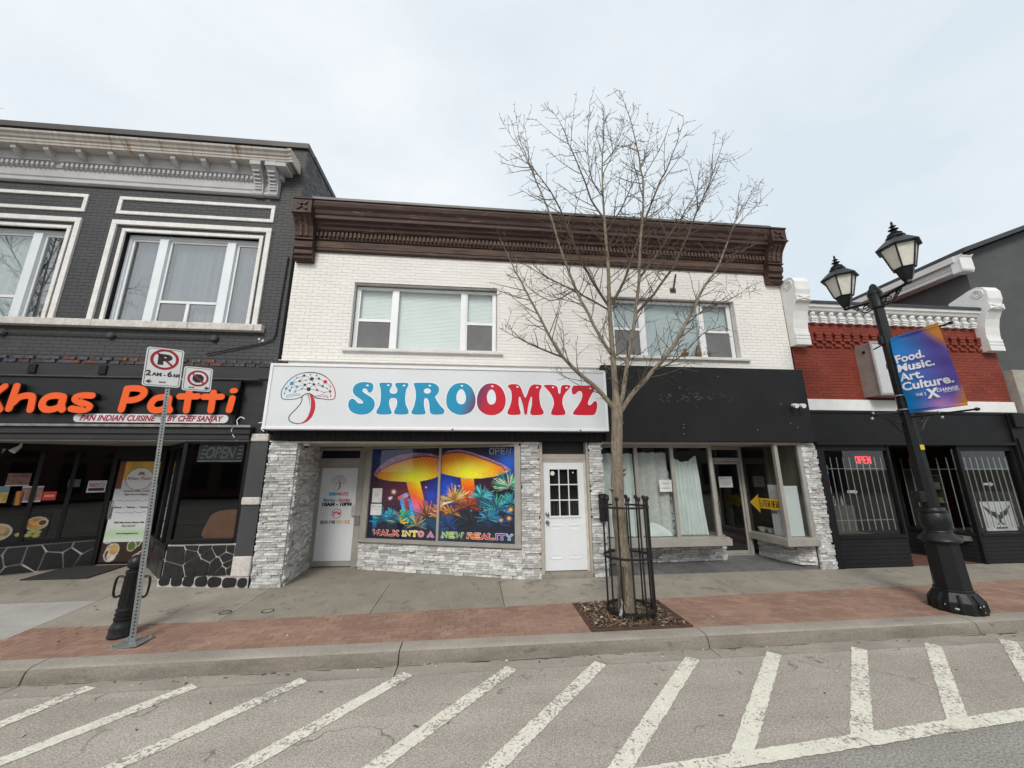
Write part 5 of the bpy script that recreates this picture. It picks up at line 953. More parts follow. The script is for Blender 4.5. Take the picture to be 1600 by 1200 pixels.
# shopfront beams
s = MB(); s.box(AX0, -4.02, -.03, .3, 3.79, 4.03); hb = s.build('shopfront_frieze', dgrey, A)
for x in (-8.33, -7.13, -9.5): s = MB(); s.box(x, x + .13, -.06, -.03, 3.83, 4.0); s.build('frieze_block', blk, hb)
s = MB(); s.sweep([(.0, 3.72), (-.10, 3.735), (-.14, 3.75), (-.14, 3.77), (-.06, 3.79), (0, 3.80)], AX0, -4.2); s.build('drip_mould', M('worn_grey_mould', (.10, .095, .09), (.05, .048, .046), rough=.8, scale=9, fine=.3, dirt=(.28, .26, .24), dscale=6, damt=.62), hb)
s = MB(); s.box(AX0, -4.02, .0, .3, 2.58, 3.79); s.build('sign_backing', dgrey, A)
s = MB(); s.box(AX0, -4.20, -.17, .0, 2.825, 2.868); s.build('metal_ledge', M('worn_alu_strip', (.33, .315, .30), (.2, .19, .18), rough=.5, metal=.5, scale=8, fine=.2), A)
s = MB(); s.box(AX0, -4.22, -.12, .3, 2.70, 2.825); s.box(AX0, -4.24, -.09, .3, 2.60, 2.70); s.build('lintel', dgrey, A, bevel=.008)
# right pilaster with rough stone blocks
s = MB(); s.box(-4.225, -3.915, -.02, .3, .0, 2.72); pr = s.build('pilaster', grey_brick, A)
for z0, z1, d in ((2.572, 2.718, .05), (1.415, 1.55, .055), (.20, .535, .05)): s = MB(); s.box(-4.228, -3.912, -d, .2, z0, z1); s.build('stone_block', stone_w, pr, bevel=.02)
# crazy paving knee wall: black stones, white joints
joint_w = M('white_joint', (.56, .54, .50), rough=.9, scale=6); black_stone = M('black_painted_stone', (.012, .012, .013), (.02, .02, .022), rough=.35, scale=9, bump=.5, bscale=20, spec=.5)
def clip(poly, p, q):      # keep points nearer p than q
    out = []; m = (p + q) / 2; d = q - p
    for i in range(len(poly)):
        a, b = poly[i], poly[(i + 1) % len(poly)]; fa_, fb = (a - m) @ d, (b - m) @ d
        if fa_ <= 0: out.append(a)
        if (fa_ < 0) != (fb < 0) and fa_ != fb: out.append(a + (b - a) * fa_ / (fa_ - fb))
    return out
def crazy(W, s0, s1, z0, z1, n, seed, d=.02, par=None):
    r = np.random.default_rng(seed); pts = np.c_[r.uniform(s0, s1, n), r.uniform(z0, z1, n)]
    for _ in range(2):
        cs = []
        for i in range(n):
            poly = [np.array(c, float) for c in ((s0, z0), (s1, z0), (s1, z1), (s0, z1))]
            for j in range(n):
                if j != i and len(poly) > 2: poly = clip(poly, pts[i], pts[j])
            cs.append(poly)
        pts = pts * .5 + np.array([np.mean(c, 0) for c in cs]) * .5
    for poly in cs:
        c = np.mean(poly, 0); k = [c + (p - c) * max(1 - .018 / (np.linalg.norm(p - c) + 1e-6), .2) for p in poly]
        if len(k) > 2: s = MB(); s.prism([tuple(p) for p in k], -d - random.uniform(.0, .012), .0, W); s.build('stone', black_stone, par)
AL = Wall((-9.75, 0.0), (-7.70, 1.41)); ARW = Wall((-6.75, 1.45), (-5.36, .0))
for W_, n_, z0, z1, sd_, s0 in ((Wall((-5.37, 0), (-4.225, 0)), 15, .20, .755, 4, 0), (AL, 26, .10, .66, 8, .0), (ARW, 14, .1, .70, 12, 0)):
    s = MB(); s.wbox(W_, 0, W_.len, -.2, -.0, -.05, z1); kw = s.build('knee_wall', joint_w, A); crazy(W_, .01, W_.len - .01, z0 + (.02 if n_ == 15 else .06), z1 - .015, n_, sd_, par=kw)
kw = [o for o in A.children if o.name.startswith('knee_wall')][0]
s = MB(); s.box(-5.40, -3.92, -.03, .1, -.03, .205); fs_ = s.build('footing', joint_w, A); x = -5.38
while x < -3.98:
    l = random.uniform(.17, .26); zl = zs(x + .1, 0); pts = [(a_ + random.uniform(-.008, .008), b_ + random.uniform(-.008, .008)) for a_, b_ in rrect(x + .012, x + l - .012, zl + .025, zl + .185, .05, 2)]; s = MB(); s.prism(pts, -.045, -.02); s.build('stone', black_stone, fs_); x += l
# shop windows
dk_glass = glass('restaurant_glass', (.80, .82, .82), 1.0, .01)
s = MB(); s.box(-5.40, -5.33, -.02, .06, .77, 2.60); s.box(-4.29, -4.225, -.02, .06, .77, 2.60); s.box(-5.33, -4.29, -.02, .06, 2.53, 2.60); s.box(-5.33, -4.29, -.03, .07, .765, .84); swn = s.build('shop_window', blk, A, bevel=.005)
s = MB(); s.box(-5.33, -4.29, .02, .025, .84, 2.53); s.build('pane', dk_glass, swn)
for W_, cuts in ((AL, (0, .9, 1.45, 1.92, 2.47)), (ARW, (0.02, .75, 1.40, 1.98))):
    s = MB(); s.wbox(W_, 0, W_.len, -.06, .03, .66, .74); s.wbox(W_, 0, W_.len, -.05, .0, 2.46, 2.60)
    for c in cuts: s.wbox(W_, c - .03, c + .03, -.05, .02, .74, 2.46)
    wn = s.build('shop_window', blk, A)
    for a, b in zip(cuts, cuts[1:]): s = MB(); s.wbox(W_, a + .03, b - .03, -.02, -.015, .74, 2.46); s.build('pane', dk_glass, wn)
s = MB(); s.box(-7.72, -7.64, 1.38, 1.5, .1, 2.6); s.box(-6.78, -6.70, 1.38, 1.5, .1, 2.6); s.box(-7.64, -6.78, 1.38, 1.5, 2.30, 2.6); s.build('door_frame', blk, A)
s = MB(); s.box(-7.64, -6.78, 1.42, 1.46, .18, 2.30); rd = s.build('door', blk, A); s = MB(); s.tube([(-7.585, 1.42, 1.12), (-7.585, 1.36, 1.12), (-7.585, 1.36, 1.42), (-7.585, 1.42, 1.42)], .012, 8); s.build('pull_handle', kn, rd, smooth=True)
s = MB(); s.box(-7.63, -7.55, 1.405, 1.42, 1.05, 1.30); s.build('push_plate', kn, rd)
s = MB(); s.hprism([(-9.8, -.05), (-4.25, -.05), (-4.25, .3), (-5.3, .1), (-6.7, 1.6), (-7.75, 1.6), (-9.8, .1)], 2.57, 2.60); s.build('soffit', M('grey_soffit', (.30, .285, .27), rough=.8, scale=2, fine=.1), A)
s = MB(); s.add([(-10.2, .031, -.1), (-5.3, .031, -.1), (-6.7, 1.55, -.1), (-7.8, 1.55, -.1), (-10.2, .031, .102), (-5.3, .031, .102), (-6.7, 1.55, .17), (-7.8, 1.55, .17)], [(0, 3, 2, 1), (4, 5, 6, 7), (0, 1, 5, 4), (1, 2, 6, 5), (2, 3, 7, 6), (3, 0, 4, 7)]); s.build('entry_floor', concrete, A)
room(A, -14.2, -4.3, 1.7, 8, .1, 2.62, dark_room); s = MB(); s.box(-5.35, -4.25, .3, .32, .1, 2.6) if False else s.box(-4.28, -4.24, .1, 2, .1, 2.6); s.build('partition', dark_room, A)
# ---- things at the restaurant
sgn = thing('restaurant_sign', 'black fascia sign with raised orange script letters above the restaurant', 'sign', (-6.6, -.1, 2.88)); s = MB(); s.box(-10.8, -4.56, -.10, .0, 2.885, 3.735); bd_ = s.build('board', M('sign_black', (.012, .013, .0145), (.009, .010, .011), rough=.4, scale=1), sgn)
s = MB(); s.box(-4.56, -4.52, -.12, 0, 2.875, 3.745); s.box(-10.8, -4.56, -.12, 0, 3.735, 3.745); s.build('edge_trim', blk, sgn)
orange = M('orange_letter', (.82, .11, .012), (.78, .10, .012), rough=.4, scale=2); 
for ch, sts in KHAS:
    lo_ = MB()
    for k, st in enumerate(sts):
        pts = smooth_loop(st, 5, False) if len(st) > 2 else st; lo_.prism(stroke(pts, .118 if not (ch == 'i' and k) else .10), -.205 - k * .0015, -.192)
    le = lo_.build('letter', orange, sgn, bevel=.004)
    bk = MB()
    for k, st in enumerate(sts): pts = smooth_loop(st, 5, False) if len(st) > 2 else st; bk.prism(stroke(pts, .128), -.191 - k * .0006, -.101)
    bk.build('letter_return', blk, le)
s = MB(); s.prism(rrect(-7.28, -4.64, 2.905, 3.06, .075, 6), -.125, -.1); pl_ = s.build('tagline_strip', M('tagline_white', (.68, .68, .72), rough=.45), sgn)
s = MB(); s.col = tuple(lin(150, 20, 48)); text(s, 'PAN INDIAN CUISINE', -7.17, 2.935, .145, -.1265, None, .0045, .22, width=1.27); text(s, '-', -5.83, 2.935, .145, -.1265, None, .003); text(s, 'BY CHEF SANJAY', -5.70, 2.935, .145, -.1265, None, .0045, .22, width=.97); s.build('tagline', PRINT, pl_)
# door banner
def food(U, V, seed=1, dark=.55):
    C = np.zeros((len(U), 3)); C[:] = lin(60, 40, 30); r = random.Random(seed)
    for k in range(26):
        x, y, q = r.random(), r.random(), r.uniform(.06, .16); d = np.hypot((U - x), (V - y) * 1.0) / q; rim = (d < 1) & (d > .82); m = d <= .82; C[rim] = lin(200, 195, 185); C[m] = lin(*r.choice(((150, 50, 25), (190, 110, 40), (200, 160, 90), (120, 40, 30), (90, 110, 50), (220, 210, 190)))) * (.7 + .5 * vnoise(U[m] * 100, V[m] * 100, 4, k))[:, None]
    return C * dark
def bannerfn(U, V):
    C = np.zeros((len(U), 3)); C[:] = lin(205, 208, 212); t = V > .80; C[t] = lin(215, 170, 60) * (.8 + .4 * vnoise(U[t] * 50, V[t] * 100, 8, 2))[:, None]; t = (V > .72) & (U < .15); C[t] = lin(120, 60, 40)
    g_ = np.exp(-((V - .27) / .06) ** 2) * .6; C = C * (1 - g_[:, None]) + lin(150, 190, 120) * g_[:, None]; d = np.hypot((U - .55) / .34, (V - .82) / .115); C[d < 1] = lin(60, 45, 35); C[d < .96] = lin(222, 222, 222); m = np.abs(np.hypot((U - .58) / .11, (V - .86) / .02) - .5) < .3; C[m & (V > .86)] = lin(150, 80, 30); C[(np.abs(V - .875) < .012) & (np.abs(U - .58) < .07)] = lin(170, 90, 40)
    m = V < .19; C[m] = food(U[m], V[m] * 2.2, 3, .8); return C * .95
t = thing('door_banner', 'tall restaurant banner with round logo and curry dishes on the door', 'banner', (-7.2, 1.4, .21)); paint('print', t, lambda u, v: (-7.60 + .80 * u, 1.408, .215 + 2.02 * v), 60, 150, bannerfn)
DBW = Wall((0, 1.405), (1, 1.405)); s = MB(); s.col = tuple(lin(120, 85, 50)); text(s, 'Khas Patti', -7.16, 1.845, .10, -.001, DBW, 0, .2, align='CENTER', width=.46); s.col = tuple(lin(130, 80, 50)); text(s, 'Authentic Indian Cuisine', -7.16, 1.60, .06, -.001, DBW, 0, align='CENTER', width=.52); text(s, 'Right here in Niagara', -7.16, 1.53, .06, -.001, DBW, 0, align='CENTER', width=.46); s.col = (.05, .04, .04); text(s, 'Dine-in  ~  Takeout  ~  Catering', -7.2, 1.27, .05, -.001, DBW, .001, align='CENTER', width=.68); text(s, '5993 Main Street Niagara Falls', -7.18, .965, .05, -.001, DBW, .001, align='CENTER', width=.58)
for z in (1.42, 1.18): ribbon(s, [(-7.5 + .6 * k / 20, z + .012 * math.sin(k * 1.1)) for k in range(21)], .006, -.001, DBW)
s.col = (.03, .15, .04); text(s, 'ON, L2G 5Z7', -7.18, .895, .05, -.001, DBW, .001, align='CENTER', width=.26); text(s, 'www.khaspatti.com', -7.18, .75, .05, -.001, DBW, .001, align='CENTER', width=.42); s.build('lettering', PRINT, t)
# posters on the slanted glass
S0 = (Vector((-8.66, .75)) - AL.a).dot(AL.u)
def flyer(label, s0, s1, z0, z1, fn, name='poster', n=20):
    t = thing(name, label, 'poster', (*AL.p(S0 + (s0 + s1) / 2, 0), z0)); paint('print', t, lambda u, v: (*AL.p(S0 + s0 + (s1 - s0) * u, .004), z0 + (z1 - z0) * v), n, n, fn); return t
flyer('brown photo flyer highest on the slanted restaurant window', -.24, .05, 1.76, 2.0, lambda U, V: np.where((V < .08)[:, None], lin(150, 150, 150), lin(90, 60, 55) * (.4 + vnoise(U * 40, V * 40, 6, 3))[:, None]))
flyer('grey-rose flyer with white edges below the brown one', -.02, .25, 1.45, 1.75, lambda U, V: np.where(((V < .1) | (V > .93))[:, None], lin(165, 165, 170), lin(125, 95, 90) * (.5 + .8 * vnoise(U * 40, V * 40, 7, 5))[:, None]))
t = flyer('small red sticker beside the grey-rose flyer', .26, .435, 1.475, 1.64, lambda U, V: np.where(((np.abs(V - .5) < .14) & (np.abs(U - .5) < .36))[:, None], lin(200, 120, 105), lin(160, 45, 30) + 0 * U[:, None]))
flyer('yellow menu sheet cut by the photo edge', -.34, -.17, 1.455, 1.76, lambda U, V: np.where((V > .62)[:, None], lin(70, 100, 110), lin(150, 130, 70) * (.6 + .6 * vnoise(U * 30, V * 30, 6, 9))[:, None]))
def plates(U, V):
    C = np.zeros((len(U), 3)); C[:] = lin(14, 14, 14)
    for x, y, rx, ry, c in ((.78, .62, .20, .27, (165, 120, 60)), (.15, .36, .26, .34, (150, 125, 90))):
        d = np.hypot((U - x) / rx, (V - y) / ry); C[d < 1] = lin(150, 155, 145); m = d < .86; C[m] = lin(*c) * (.5 + .8 * vnoise(U[m] * 60, V[m] * 60, 5, 4))[:, None]
    d = np.hypot((U - .88) / .09, (V - .64) / .14); C[d < 1] = lin(160, 155, 140); C[d < .75] = lin(70, 35, 20); r = random.Random(5)
    for k in range(7): x, y = r.uniform(.52, .85), r.uniform(.1, .36); d = np.hypot((U - x) / .07, (V - y) / .08); m = d < 1; C[m] = lin(150, 150, 80) * (1.1 - .5 * d[m])[:, None]
    for z in (.86, .93, 1.0): pass
    d, _t = seg_d(U, V, .36, .97, .33, .80); return C
flyer('large print of curry plates and lemons low on the slanted window', -.30, .44, .76, 1.22, plates, n=60); flyer('small print of a glass of beer', -.09, .02, 1.40, 1.66, lambda U, V: np.where((np.abs(U - .5) < .25 + .15 * V)[:, None], lin(150, 95, 30), lin(16, 15, 14) + 0 * U[:, None]))
t = flyer('white no smoking notice on the dark glass beside the banner', .83, 1.10, 1.60, 1.84, lambda U, V: np.where(((V < .38) & (V > .12) & (np.abs(U - .5) < .42))[:, None], lin(30, 35, 40), lin(190, 192, 196) + 0 * U[:, None])); s = MB(); s.col = tuple(lin(170, 60, 60)); text(s, 'NO', S0 + .86, 1.715, .10, -.006, AL, .004, width=.12)
cx, cz = S0 + 1.03, 1.75; ribbon(s, [(cx + .04 * math.cos(a / 8 * math.pi), cz + .04 * math.sin(a / 8 * math.pi)) for a in range(17)], .01, -.006, AL); ribbon(s, [(cx - .03, cz + .03), (cx + .03, cz - .03)], .008, -.0065, AL); s.build('symbol', PRINT, t)
flyer('small grey sticker left of the no smoking notice', .55, .72, 1.72, 1.87, lambda U, V: lin(75, 78, 80) * (.8 + .3 * vnoise(U * 20, V * 20, 4, 2))[:, None])
t = thing('open_sign', 'unlit grey open sign board hanging in the restaurant window', 'sign', (-4.75, -.02, 2.2)); s = MB(); s.prism(rrect(-5.16, -4.36, 2.19, 2.56, .05), .03, .06); s.build('board', M('led_board', (.07, .075, .078), rough=.3), t); s = MB(); m_ = M('led_grey', (.20, .21, .21), rough=.4)
text(s, 'OPEN', -5.02, 2.26, .30, .028, None, .004, .25, width=.52); s.build('letters', m_, t); s = MB()
for k in range(4):
    for a in (-5.11, -4.47): s.box(a + .01 * k, a + .075 + .01 * k, .02, .028, 2.26 + k * .073, 2.272 + k * .073)
s.box(-5.15, -4.37, .02, .03, 2.195, 2.215); s.build('light_bars', M('led_bar', (.35, .37, .37), rough=.4), t)
t = thing('booth_seat', 'rounded brown seat back inside the restaurant window', 'seat', (-4.7, .35, .8)); s = MB(); s.prism(smooth_loop([(-5.0, .80), (-4.30, .80), (-4.30, 1.15), (-4.42, 1.27), (-4.65, 1.30), (-4.88, 1.25), (-4.98, 1.1)], 4), .33, .45); s.build('back', M('brown_vinyl', (.30, .12, .06), rough=.5), t, smooth=True)
for k, x in enumerate((-9.0, -8.78)):
    t = thing('track_light', ('white spot lamp under the soffit, left of the pair', 'white spot lamp under the soffit, right of the pair')[k], 'lamp', (x, .7, 2.5), group='spot lamps under the soffit'); s = MB(); s.tube([(x, .62, 2.57), (x, .6, 2.50), (x - .03, .55, 2.43), (x - .04, .53, 2.40)], [.012, .03, .05, .055], 12); s.build('head', vinyl, t, smooth=True)
t = thing('doormat', 'dark mat lying at the restaurant entrance', 'mat', (-7.3, 1.0, .13)); s = MB(); s.add([(-8.05, .48, .128), (-6.95, .48, .128), (-6.95, 1.3, .165), (-8.05, 1.3, .165), (-8.05, .48, .142), (-6.95, .48, .142), (-6.95, 1.3, .179), (-8.05, 1.3, .179)], [(0, 3, 2, 1), (4, 5, 6, 7), (0, 1, 5, 4), (1, 2, 6, 5), (2, 3, 7, 6), (3, 0, 4, 7)]); s.build('mat', M('rubber_mat', (.035, .033, .03), rough=.95, bump=.6, bscale=120), t)
for pts, lb in (([(-4.35, -.12, 2.99), (-4.42, -.13, 3.02), (-4.47, -.14, 2.95), (-4.45, -.14, 2.87), (-4.55, -.12, 2.80), (-4.52, -.10, 2.68), (-4.46, -.05, 2.58)], 'loose white cable drooping over the open sign'), ([(-4.12, -.06, 2.92), (-4.02, -.06, 2.93), (-4.06, -.06, 2.82), (-4.0, -.06, 2.76)], 'white cable loop beside the end of the white sign')):
    t = thing('cable', lb, 'cable', pts[0]); s = MB(); s.tube(smooth_loop(pts, 4, False), .009, 6); s.build('wire', vinyl, t, smooth=True)
# ================================================================== RED BRICK SALON (right) AND ITS NEIGHBOUR
red_brick = M('red_painted_brick', (.25, .05, .031), (.195, .039, .026), rough=.7, scale=1.5, fine=.12, bump=.35, bscale=45, rnd=.13, spec=.25, dirt=(.10, .028, .022), dscale=3, damt=.66)
red_back = M('red_mortar', (.13, .026, .018), rough=.8, scale=4)
white_p = M('white_gloss_trim', (.78, .78, .77), (.70, .70, .69), rough=.55, scale=4, fine=.06, dirt=(.5, .48, .45), dscale=6, damt=.7)
C_ = thing('salon_building', 'low red painted brick shop with white dentil cornice and black shopfront', 'building', (10.2, 0, 0))
CX0, CX1 = 7.40, 12.95
s = MB(); s.box(CX0, CX1, .008, .3, 3.3, 5.9); cw_ = s.build('wall', red_back, C_); s = MB(); s.box(CX0, CX0 + .15, .3, 11, 0, 5.8); s.box(CX1 - .15, CX1, .3, 11, 0, 5.8); s.box(CX0 + .15, CX1 - .15, .3, 11, 5.6, 5.75); s.build('shell', red_back, C_)
P = [((p[0][0], .015, p[0][2]), p[1], 0) for p in courses(FRONT, CX0, CX1, 3.57, 5.44, .222, .0725, .006, .03)]; field('brick', cw_, P, unit_variants('brick', 6, .06, 3, 1, red_brick), 300)
cv = unit_variants('corbel_brick', 3, .04, 1, 1, red_brick); P = []
for r_ in range(5):
    z = 4.87 + r_ * .073; x = 7.62 + (.12 if r_ in (1,) else 0)
    while x < 12.85:
        P.append(((x, -.012 - .006 * r_, z), (.17 if r_ % 2 == 0 else .11, .05, .058), 0)); x += .243
field('corbel_brick', cw_, P, cv, 300)
s = MB(); s.box(7.40, 12.93, -.06, .0, 3.31, 3.565); s.build('white_band', white_p, C_, bevel=.006)
s = MB(); s.sweep([(0, 5.44), (-.02, 5.44), (-.02, 5.70), (-.13, 5.715), (-.15, 5.76), (-.19, 5.79), (-.20, 5.86), (0, 5.87)], CX0 + .3, CX1 - .3); cc = s.build('cornice', white_p, C_)
s = MB(); s.box(CX0 + .3, CX1 - .3, -.23, .4, 5.86, 5.925); s.build('cap_flashing', M('charcoal_cap', (.04, .042, .046), rough=.5), cc)
s = MB(); s.box(-.075, .075, -.10, 0, .09, .125); s.box(-.07, .07, -.085, 0, .05, .085); s.box(-.062, .062, -.07, 0, .0, .045); s.box(-.07, .07, -.08, 0, .135, .16); s.lathe([(.0, -.06), (.045, -.04), (.062, 0), (.045, .04), (.0, .06)], (0, -.055, .215), 10); md = s.build('bracket', white_p, cc)
k = 0; x = 7.78
while x < 12.62:
    o = md if k == 0 else md.copy()
    if k: COL.objects.link(o)
    o.location = (x, -.02, 5.43); x += .243; k += 1
cprof = [(.35, 6.28), (-.10, 6.44), (-.25, 6.46), (-.35, 6.42), (-.41, 6.30), (-.41, 6.10), (-.37, 5.98), (-.40, 5.96), (-.40, 5.83), (-.33, 5.79), (-.25, 5.62), (-.20, 5.42), (-.175, 5.22), (-.175, 5.12), (-.19, 5.11), (-.19, 5.05), (-.17, 5.04), (-.19, 5.03), (-.19, 4.97), (-.17, 4.96), (-.19, 4.95), (-.19, 4.82), (0, 4.82), (0, 5.88), (.35, 5.88)]
for x0, x1 in ((7.37, 7.74), (12.52, 12.93)):
    s = MB(); s.sweep(cprof, x0, x1); cs_ = s.build('scroll_console', white_p, C_)
    for xx in (x0 - .008, x1 + .008):
        s = MB(); s.tube([(xx, -.25 + (.115 - .0035 * k) * math.cos(k * .5), 6.27 + (.115 - .0035 * k) * math.sin(k * .5)) for k in range(30)], .014, 5); s.build('volute', white_p, cs_, smooth=True)
    s = MB(); xm = (x0 + x1) / 2; s.prism(stroke([(x0 + .05, 5.85), (x1 - .05, 5.94)], .03, 3), -.418, -.40); s.prism(stroke([(x0 + .05, 5.94), (x1 - .05, 5.85)], .03, 3), -.4195, -.40); s.build('cross_carving', white_p, cs_)
# black shopfront
blk2 = M('black_shopfront', (.010, .010, .011), (.007, .007, .0075), rough=.55, scale=3, fine=.15, spec=.25)
s = MB(); s.box(7.44, 12.6, -.05, .05, 2.60, 3.31); s.box(7.5, 12.58, -.10, .05, 2.53, 2.60); s.box(7.46, 12.60, -.075, -.05, 3.25, 3.30); s.build('fascia', blk2, C_, bevel=.006)
s = MB(); s.box(12.56, 12.93, -.10, .1, 0, 3.30); s.box(12.58, 12.91, -.18, -.1, 2.95, 3.28); s.box(12.62, 12.87, -.13, -.1, .1, 2.7); s.build('pilaster', blk2, C_, bevel=.01)
s = MB(); s.box(7.53, 7.69, -.03, .1, 0, 2.55); s.box(9.25, 9.31, -.03, .1, .55, 2.55); s.box(7.69, 9.25, -.02, .1, 2.41, 2.55); s.box(7.69, 9.25, -.04, .12, .57, .645); fw = s.build('shop_window', blk2, C_, bevel=.005); s = MB(); s.box(7.69, 9.25, .02, .025, .645, 2.41); s.build('pane', pane_shop, fw)
RSW = Wall((10.68, 1.1), (11.07, .0)); s = MB(); s.wbox(RSW, -.03, .05, -.05, .03, .0, 2.55); s.box(11.04, 11.12, -.03, .06, 0, 2.55); s.box(12.5, 12.57, -.03, .06, .6, 2.55); s.box(11.12, 12.5, -.02, .05, 2.41, 2.55); s.box(11.12, 12.5, -.04, .08, .56, .62); s.wbox(RSW, .05, 1.14, -.06, .04, .56, .62); rw = s.build('shop_window', blk2, C_, bevel=.005)
s = MB(); s.box(11.12, 12.5, .02, .025, .62, 2.41); s.build('pane', pane_shop, rw); s = MB(); s.wbox(RSW, .05, 1.13, -.005, .0, .62, 2.5); s.build('pane', pane_shop, rw)
for W_, s0, s1 in ((FRONT, 7.54, 9.29), (Wall((9.29, -.0), (9.42, 1.1)), .0, 1.1), (RSW, 0, 1.15), (FRONT, 11.08, 12.57)):
    for k in range(7):
        s = MB(); z = .015 + k * .082; a, b = W_.p(s0, .02), W_.p(s1, .02); c, d = W_.p(s1, -.05), W_.p(s0, -.05); e, f = W_.p(s0, .006), W_.p(s1, .006)
        s.add([(*a, z), (*b, z), (*c, z), (*d, z), (*e, z + .08), (*f, z + .08), (*c, z + .08), (*d, z + .08)], [(0, 3, 2, 1), (4, 5, 6, 7), (0, 1, 5, 4), (1, 2, 6, 5), (2, 3, 7, 6), (3, 0, 4, 7)]); s.build('clapboard', blk2, C_)
s = MB(); s.hprism([(9.29, .031), (11.08, .031), (10.68, 1.2), (9.42, 1.2)], -.1, .005); s.build('entry_floor', M('red_entry_tile', (.17, .075, .055), rough=.8, scale=5, fine=.2), C_)
s = MB(); s.box(9.42, 9.52, 1.08, 1.14, 0, 2.55); s.box(10.58, 10.70, 1.08, 1.14, 0, 2.55); s.box(9.52, 10.58, 1.08, 1.14, 2.2, 2.55); s.build('door_frame', blk2, C_); s = MB(); s.box(9.62, 10.5, 1.10, 1.14, .02, .5); s.box(9.62, 9.72, 1.10, 1.14, .5, 2.2); s.box(10.40, 10.5, 1.10, 1.14, .5, 2.2); cd = s.build('door', blk2, C_); s = MB(); s.box(9.72, 10.40, 1.12, 1.124, .5, 2.2); s.build('pane', MATS['dark_glass'], cd)
s = MB(); s.box(9.31, 11.05, .05, 1.2, 2.52, 2.55); s.build('soffit', blk2, C_)
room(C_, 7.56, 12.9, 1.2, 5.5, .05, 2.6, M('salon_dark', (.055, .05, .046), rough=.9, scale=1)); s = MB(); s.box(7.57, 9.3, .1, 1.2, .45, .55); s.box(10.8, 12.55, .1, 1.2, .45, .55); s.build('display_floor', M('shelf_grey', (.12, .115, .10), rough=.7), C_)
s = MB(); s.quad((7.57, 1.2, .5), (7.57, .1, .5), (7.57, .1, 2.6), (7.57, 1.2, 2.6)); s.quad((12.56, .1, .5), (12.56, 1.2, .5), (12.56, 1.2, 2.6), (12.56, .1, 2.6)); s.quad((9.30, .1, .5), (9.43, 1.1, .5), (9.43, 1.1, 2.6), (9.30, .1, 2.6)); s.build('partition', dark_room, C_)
bar_m = M('grey_bar_paint', (.34, .335, .325), rough=.5, scale=5)
def grille(label, pts, z0, z1, hz):
    t = thing('window_grille', label, 'grille', (*pts[0], z0)); 
    for x, y in pts: s = MB(); s.tube([(x, y, z0), (x, y, z1)], .010, 6); s.build('bar', bar_m, t)
    for z in hz: s = MB(); s.tube([(*pts[0], z), (*pts[-1], z)], .007, 5); s.build('cross_bar', bar_m, t)
grille('row of grey security bars inside the left salon window', [(7.78 + k * .157, .10) for k in range(10)], .72, 2.27, (2.02, .93)); grille('row of grey security bars inside the right salon window', [(11.2 + k * .157, .10) for k in range(9)], .72, 2.27, (2.0,))
grille('grey security bars across the salon doorway', [(9.74 + k * .15, 1.05) for k in range(5)], .4, 2.2, (.9,)); grille('grey security bars inside the slanted salon side window', [RSW.p(.15 + k * .16, -.06) for k in range(7)], .66, 2.27, (2.0,))
neon('lit red open sign in the salon window', Wall((0, .16), (1, .16)), 8.62, 9.02, 2.13, 2.30, 0, (.9, .03, .04), 2.2)
# barber pole
t = thing('barber_pole', 'striped barber pole standing behind the left salon window', 'barber pole', (7.86, .22, 1.2)); s = MB(); s.lathe([(.06, 0), (.09, .03), (.09, .12), (.06, .14)], (7.86, .22, 1.25), 14); s.lathe([(.06, 0), (.085, .02), (.085, .10), (.05, .16), (.02, .2)], (7.86, .22, 1.98), 14); s.build('caps', kn, t, smooth=True)
s = MB()
for j in range(24):
    for i in range(14):
        a0, a1 = 2 * math.pi * i / 14, 2 * math.pi * (i + 1) / 14; z0, z1 = 1.39 + j * .0246, 1.39 + (j + 1) * .0246; q = ((i / 14 + j * .06) % 1.0) * 3; s.col = ((.62, .62, .62), (.45, .03, .03), (.05, .08, .3))[int(q) % 3]; s.quad(*[(7.86 + .065 * math.cos(a), .22 + .065 * math.sin(a), z) for a, z in ((a0, z0), (a1, z0), (a1, z1), (a0, z1))])
s.build('striped_glass', PRINT, t)
# winged drawing, boxes and arrow cards in the windows
t = thing('winged_poster', 'white card with a dark winged crest in the right salon window', 'poster', (11.95, .1, .62)); s = MB(); s.box(11.55, 12.35, .16, .17, .64, 1.27); s.build('card', paper_m, t); s = MB(); s.col = (.03, .03, .032)
for sg in (-1, 1):
    for k in range(7): ribbon(s, [(11.95 + sg * .05, 1.02 - .02 * k), (11.95 + sg * (.18 + .0 * k), 1.06 - .012 * k), (11.95 + sg * (.36 - .025 * k), 1.18 - .035 * k)], .022, .156 - .0004 * k)
    disc(s, 11.95 + sg * .10, 1.0, .05, .154, 12); ribbon(s, [(11.95 + sg * .02, .8), (11.95 + sg * .09, .78)], .03, .1545)
disc(s, 11.95, .93, .06, .1535, 12); disc(s, 11.95, .84, .035, .153, 10); ribbon(s, [(11.8, .70), (12.1, .70)], .03, .155); s.build('crest', PRINT, t)
for k, (x, z, lb) in enumerate(((8.42, 1.52, 'small white arrow card in the left salon window'), (11.95, 1.66, 'small white arrow card in the right salon window'))): t = thing('arrow_card', lb, 'card', (x, .2, z)); s = MB(); s.prism([(x - .13, z - .025), (x + .05, z - .03), (x + .05, z - .06), (x + .13, z), (x + .05, z + .05), (x + .05, z + .03), (x - .13, z + .025)], .18, .185); s.build('arrow', paper_m, t)
box_m = [M('carton_grey', (.28, .275, .27), rough=.8), M('carton_white', (.45, .45, .44), rough=.8), M('carton_brown', (.20, .14, .10), rough=.8)]
t = thing('display_shelf', 'narrow shelf of boxes behind the salon side window', 'shelf', (10.95, .9, .55)); s = MB()
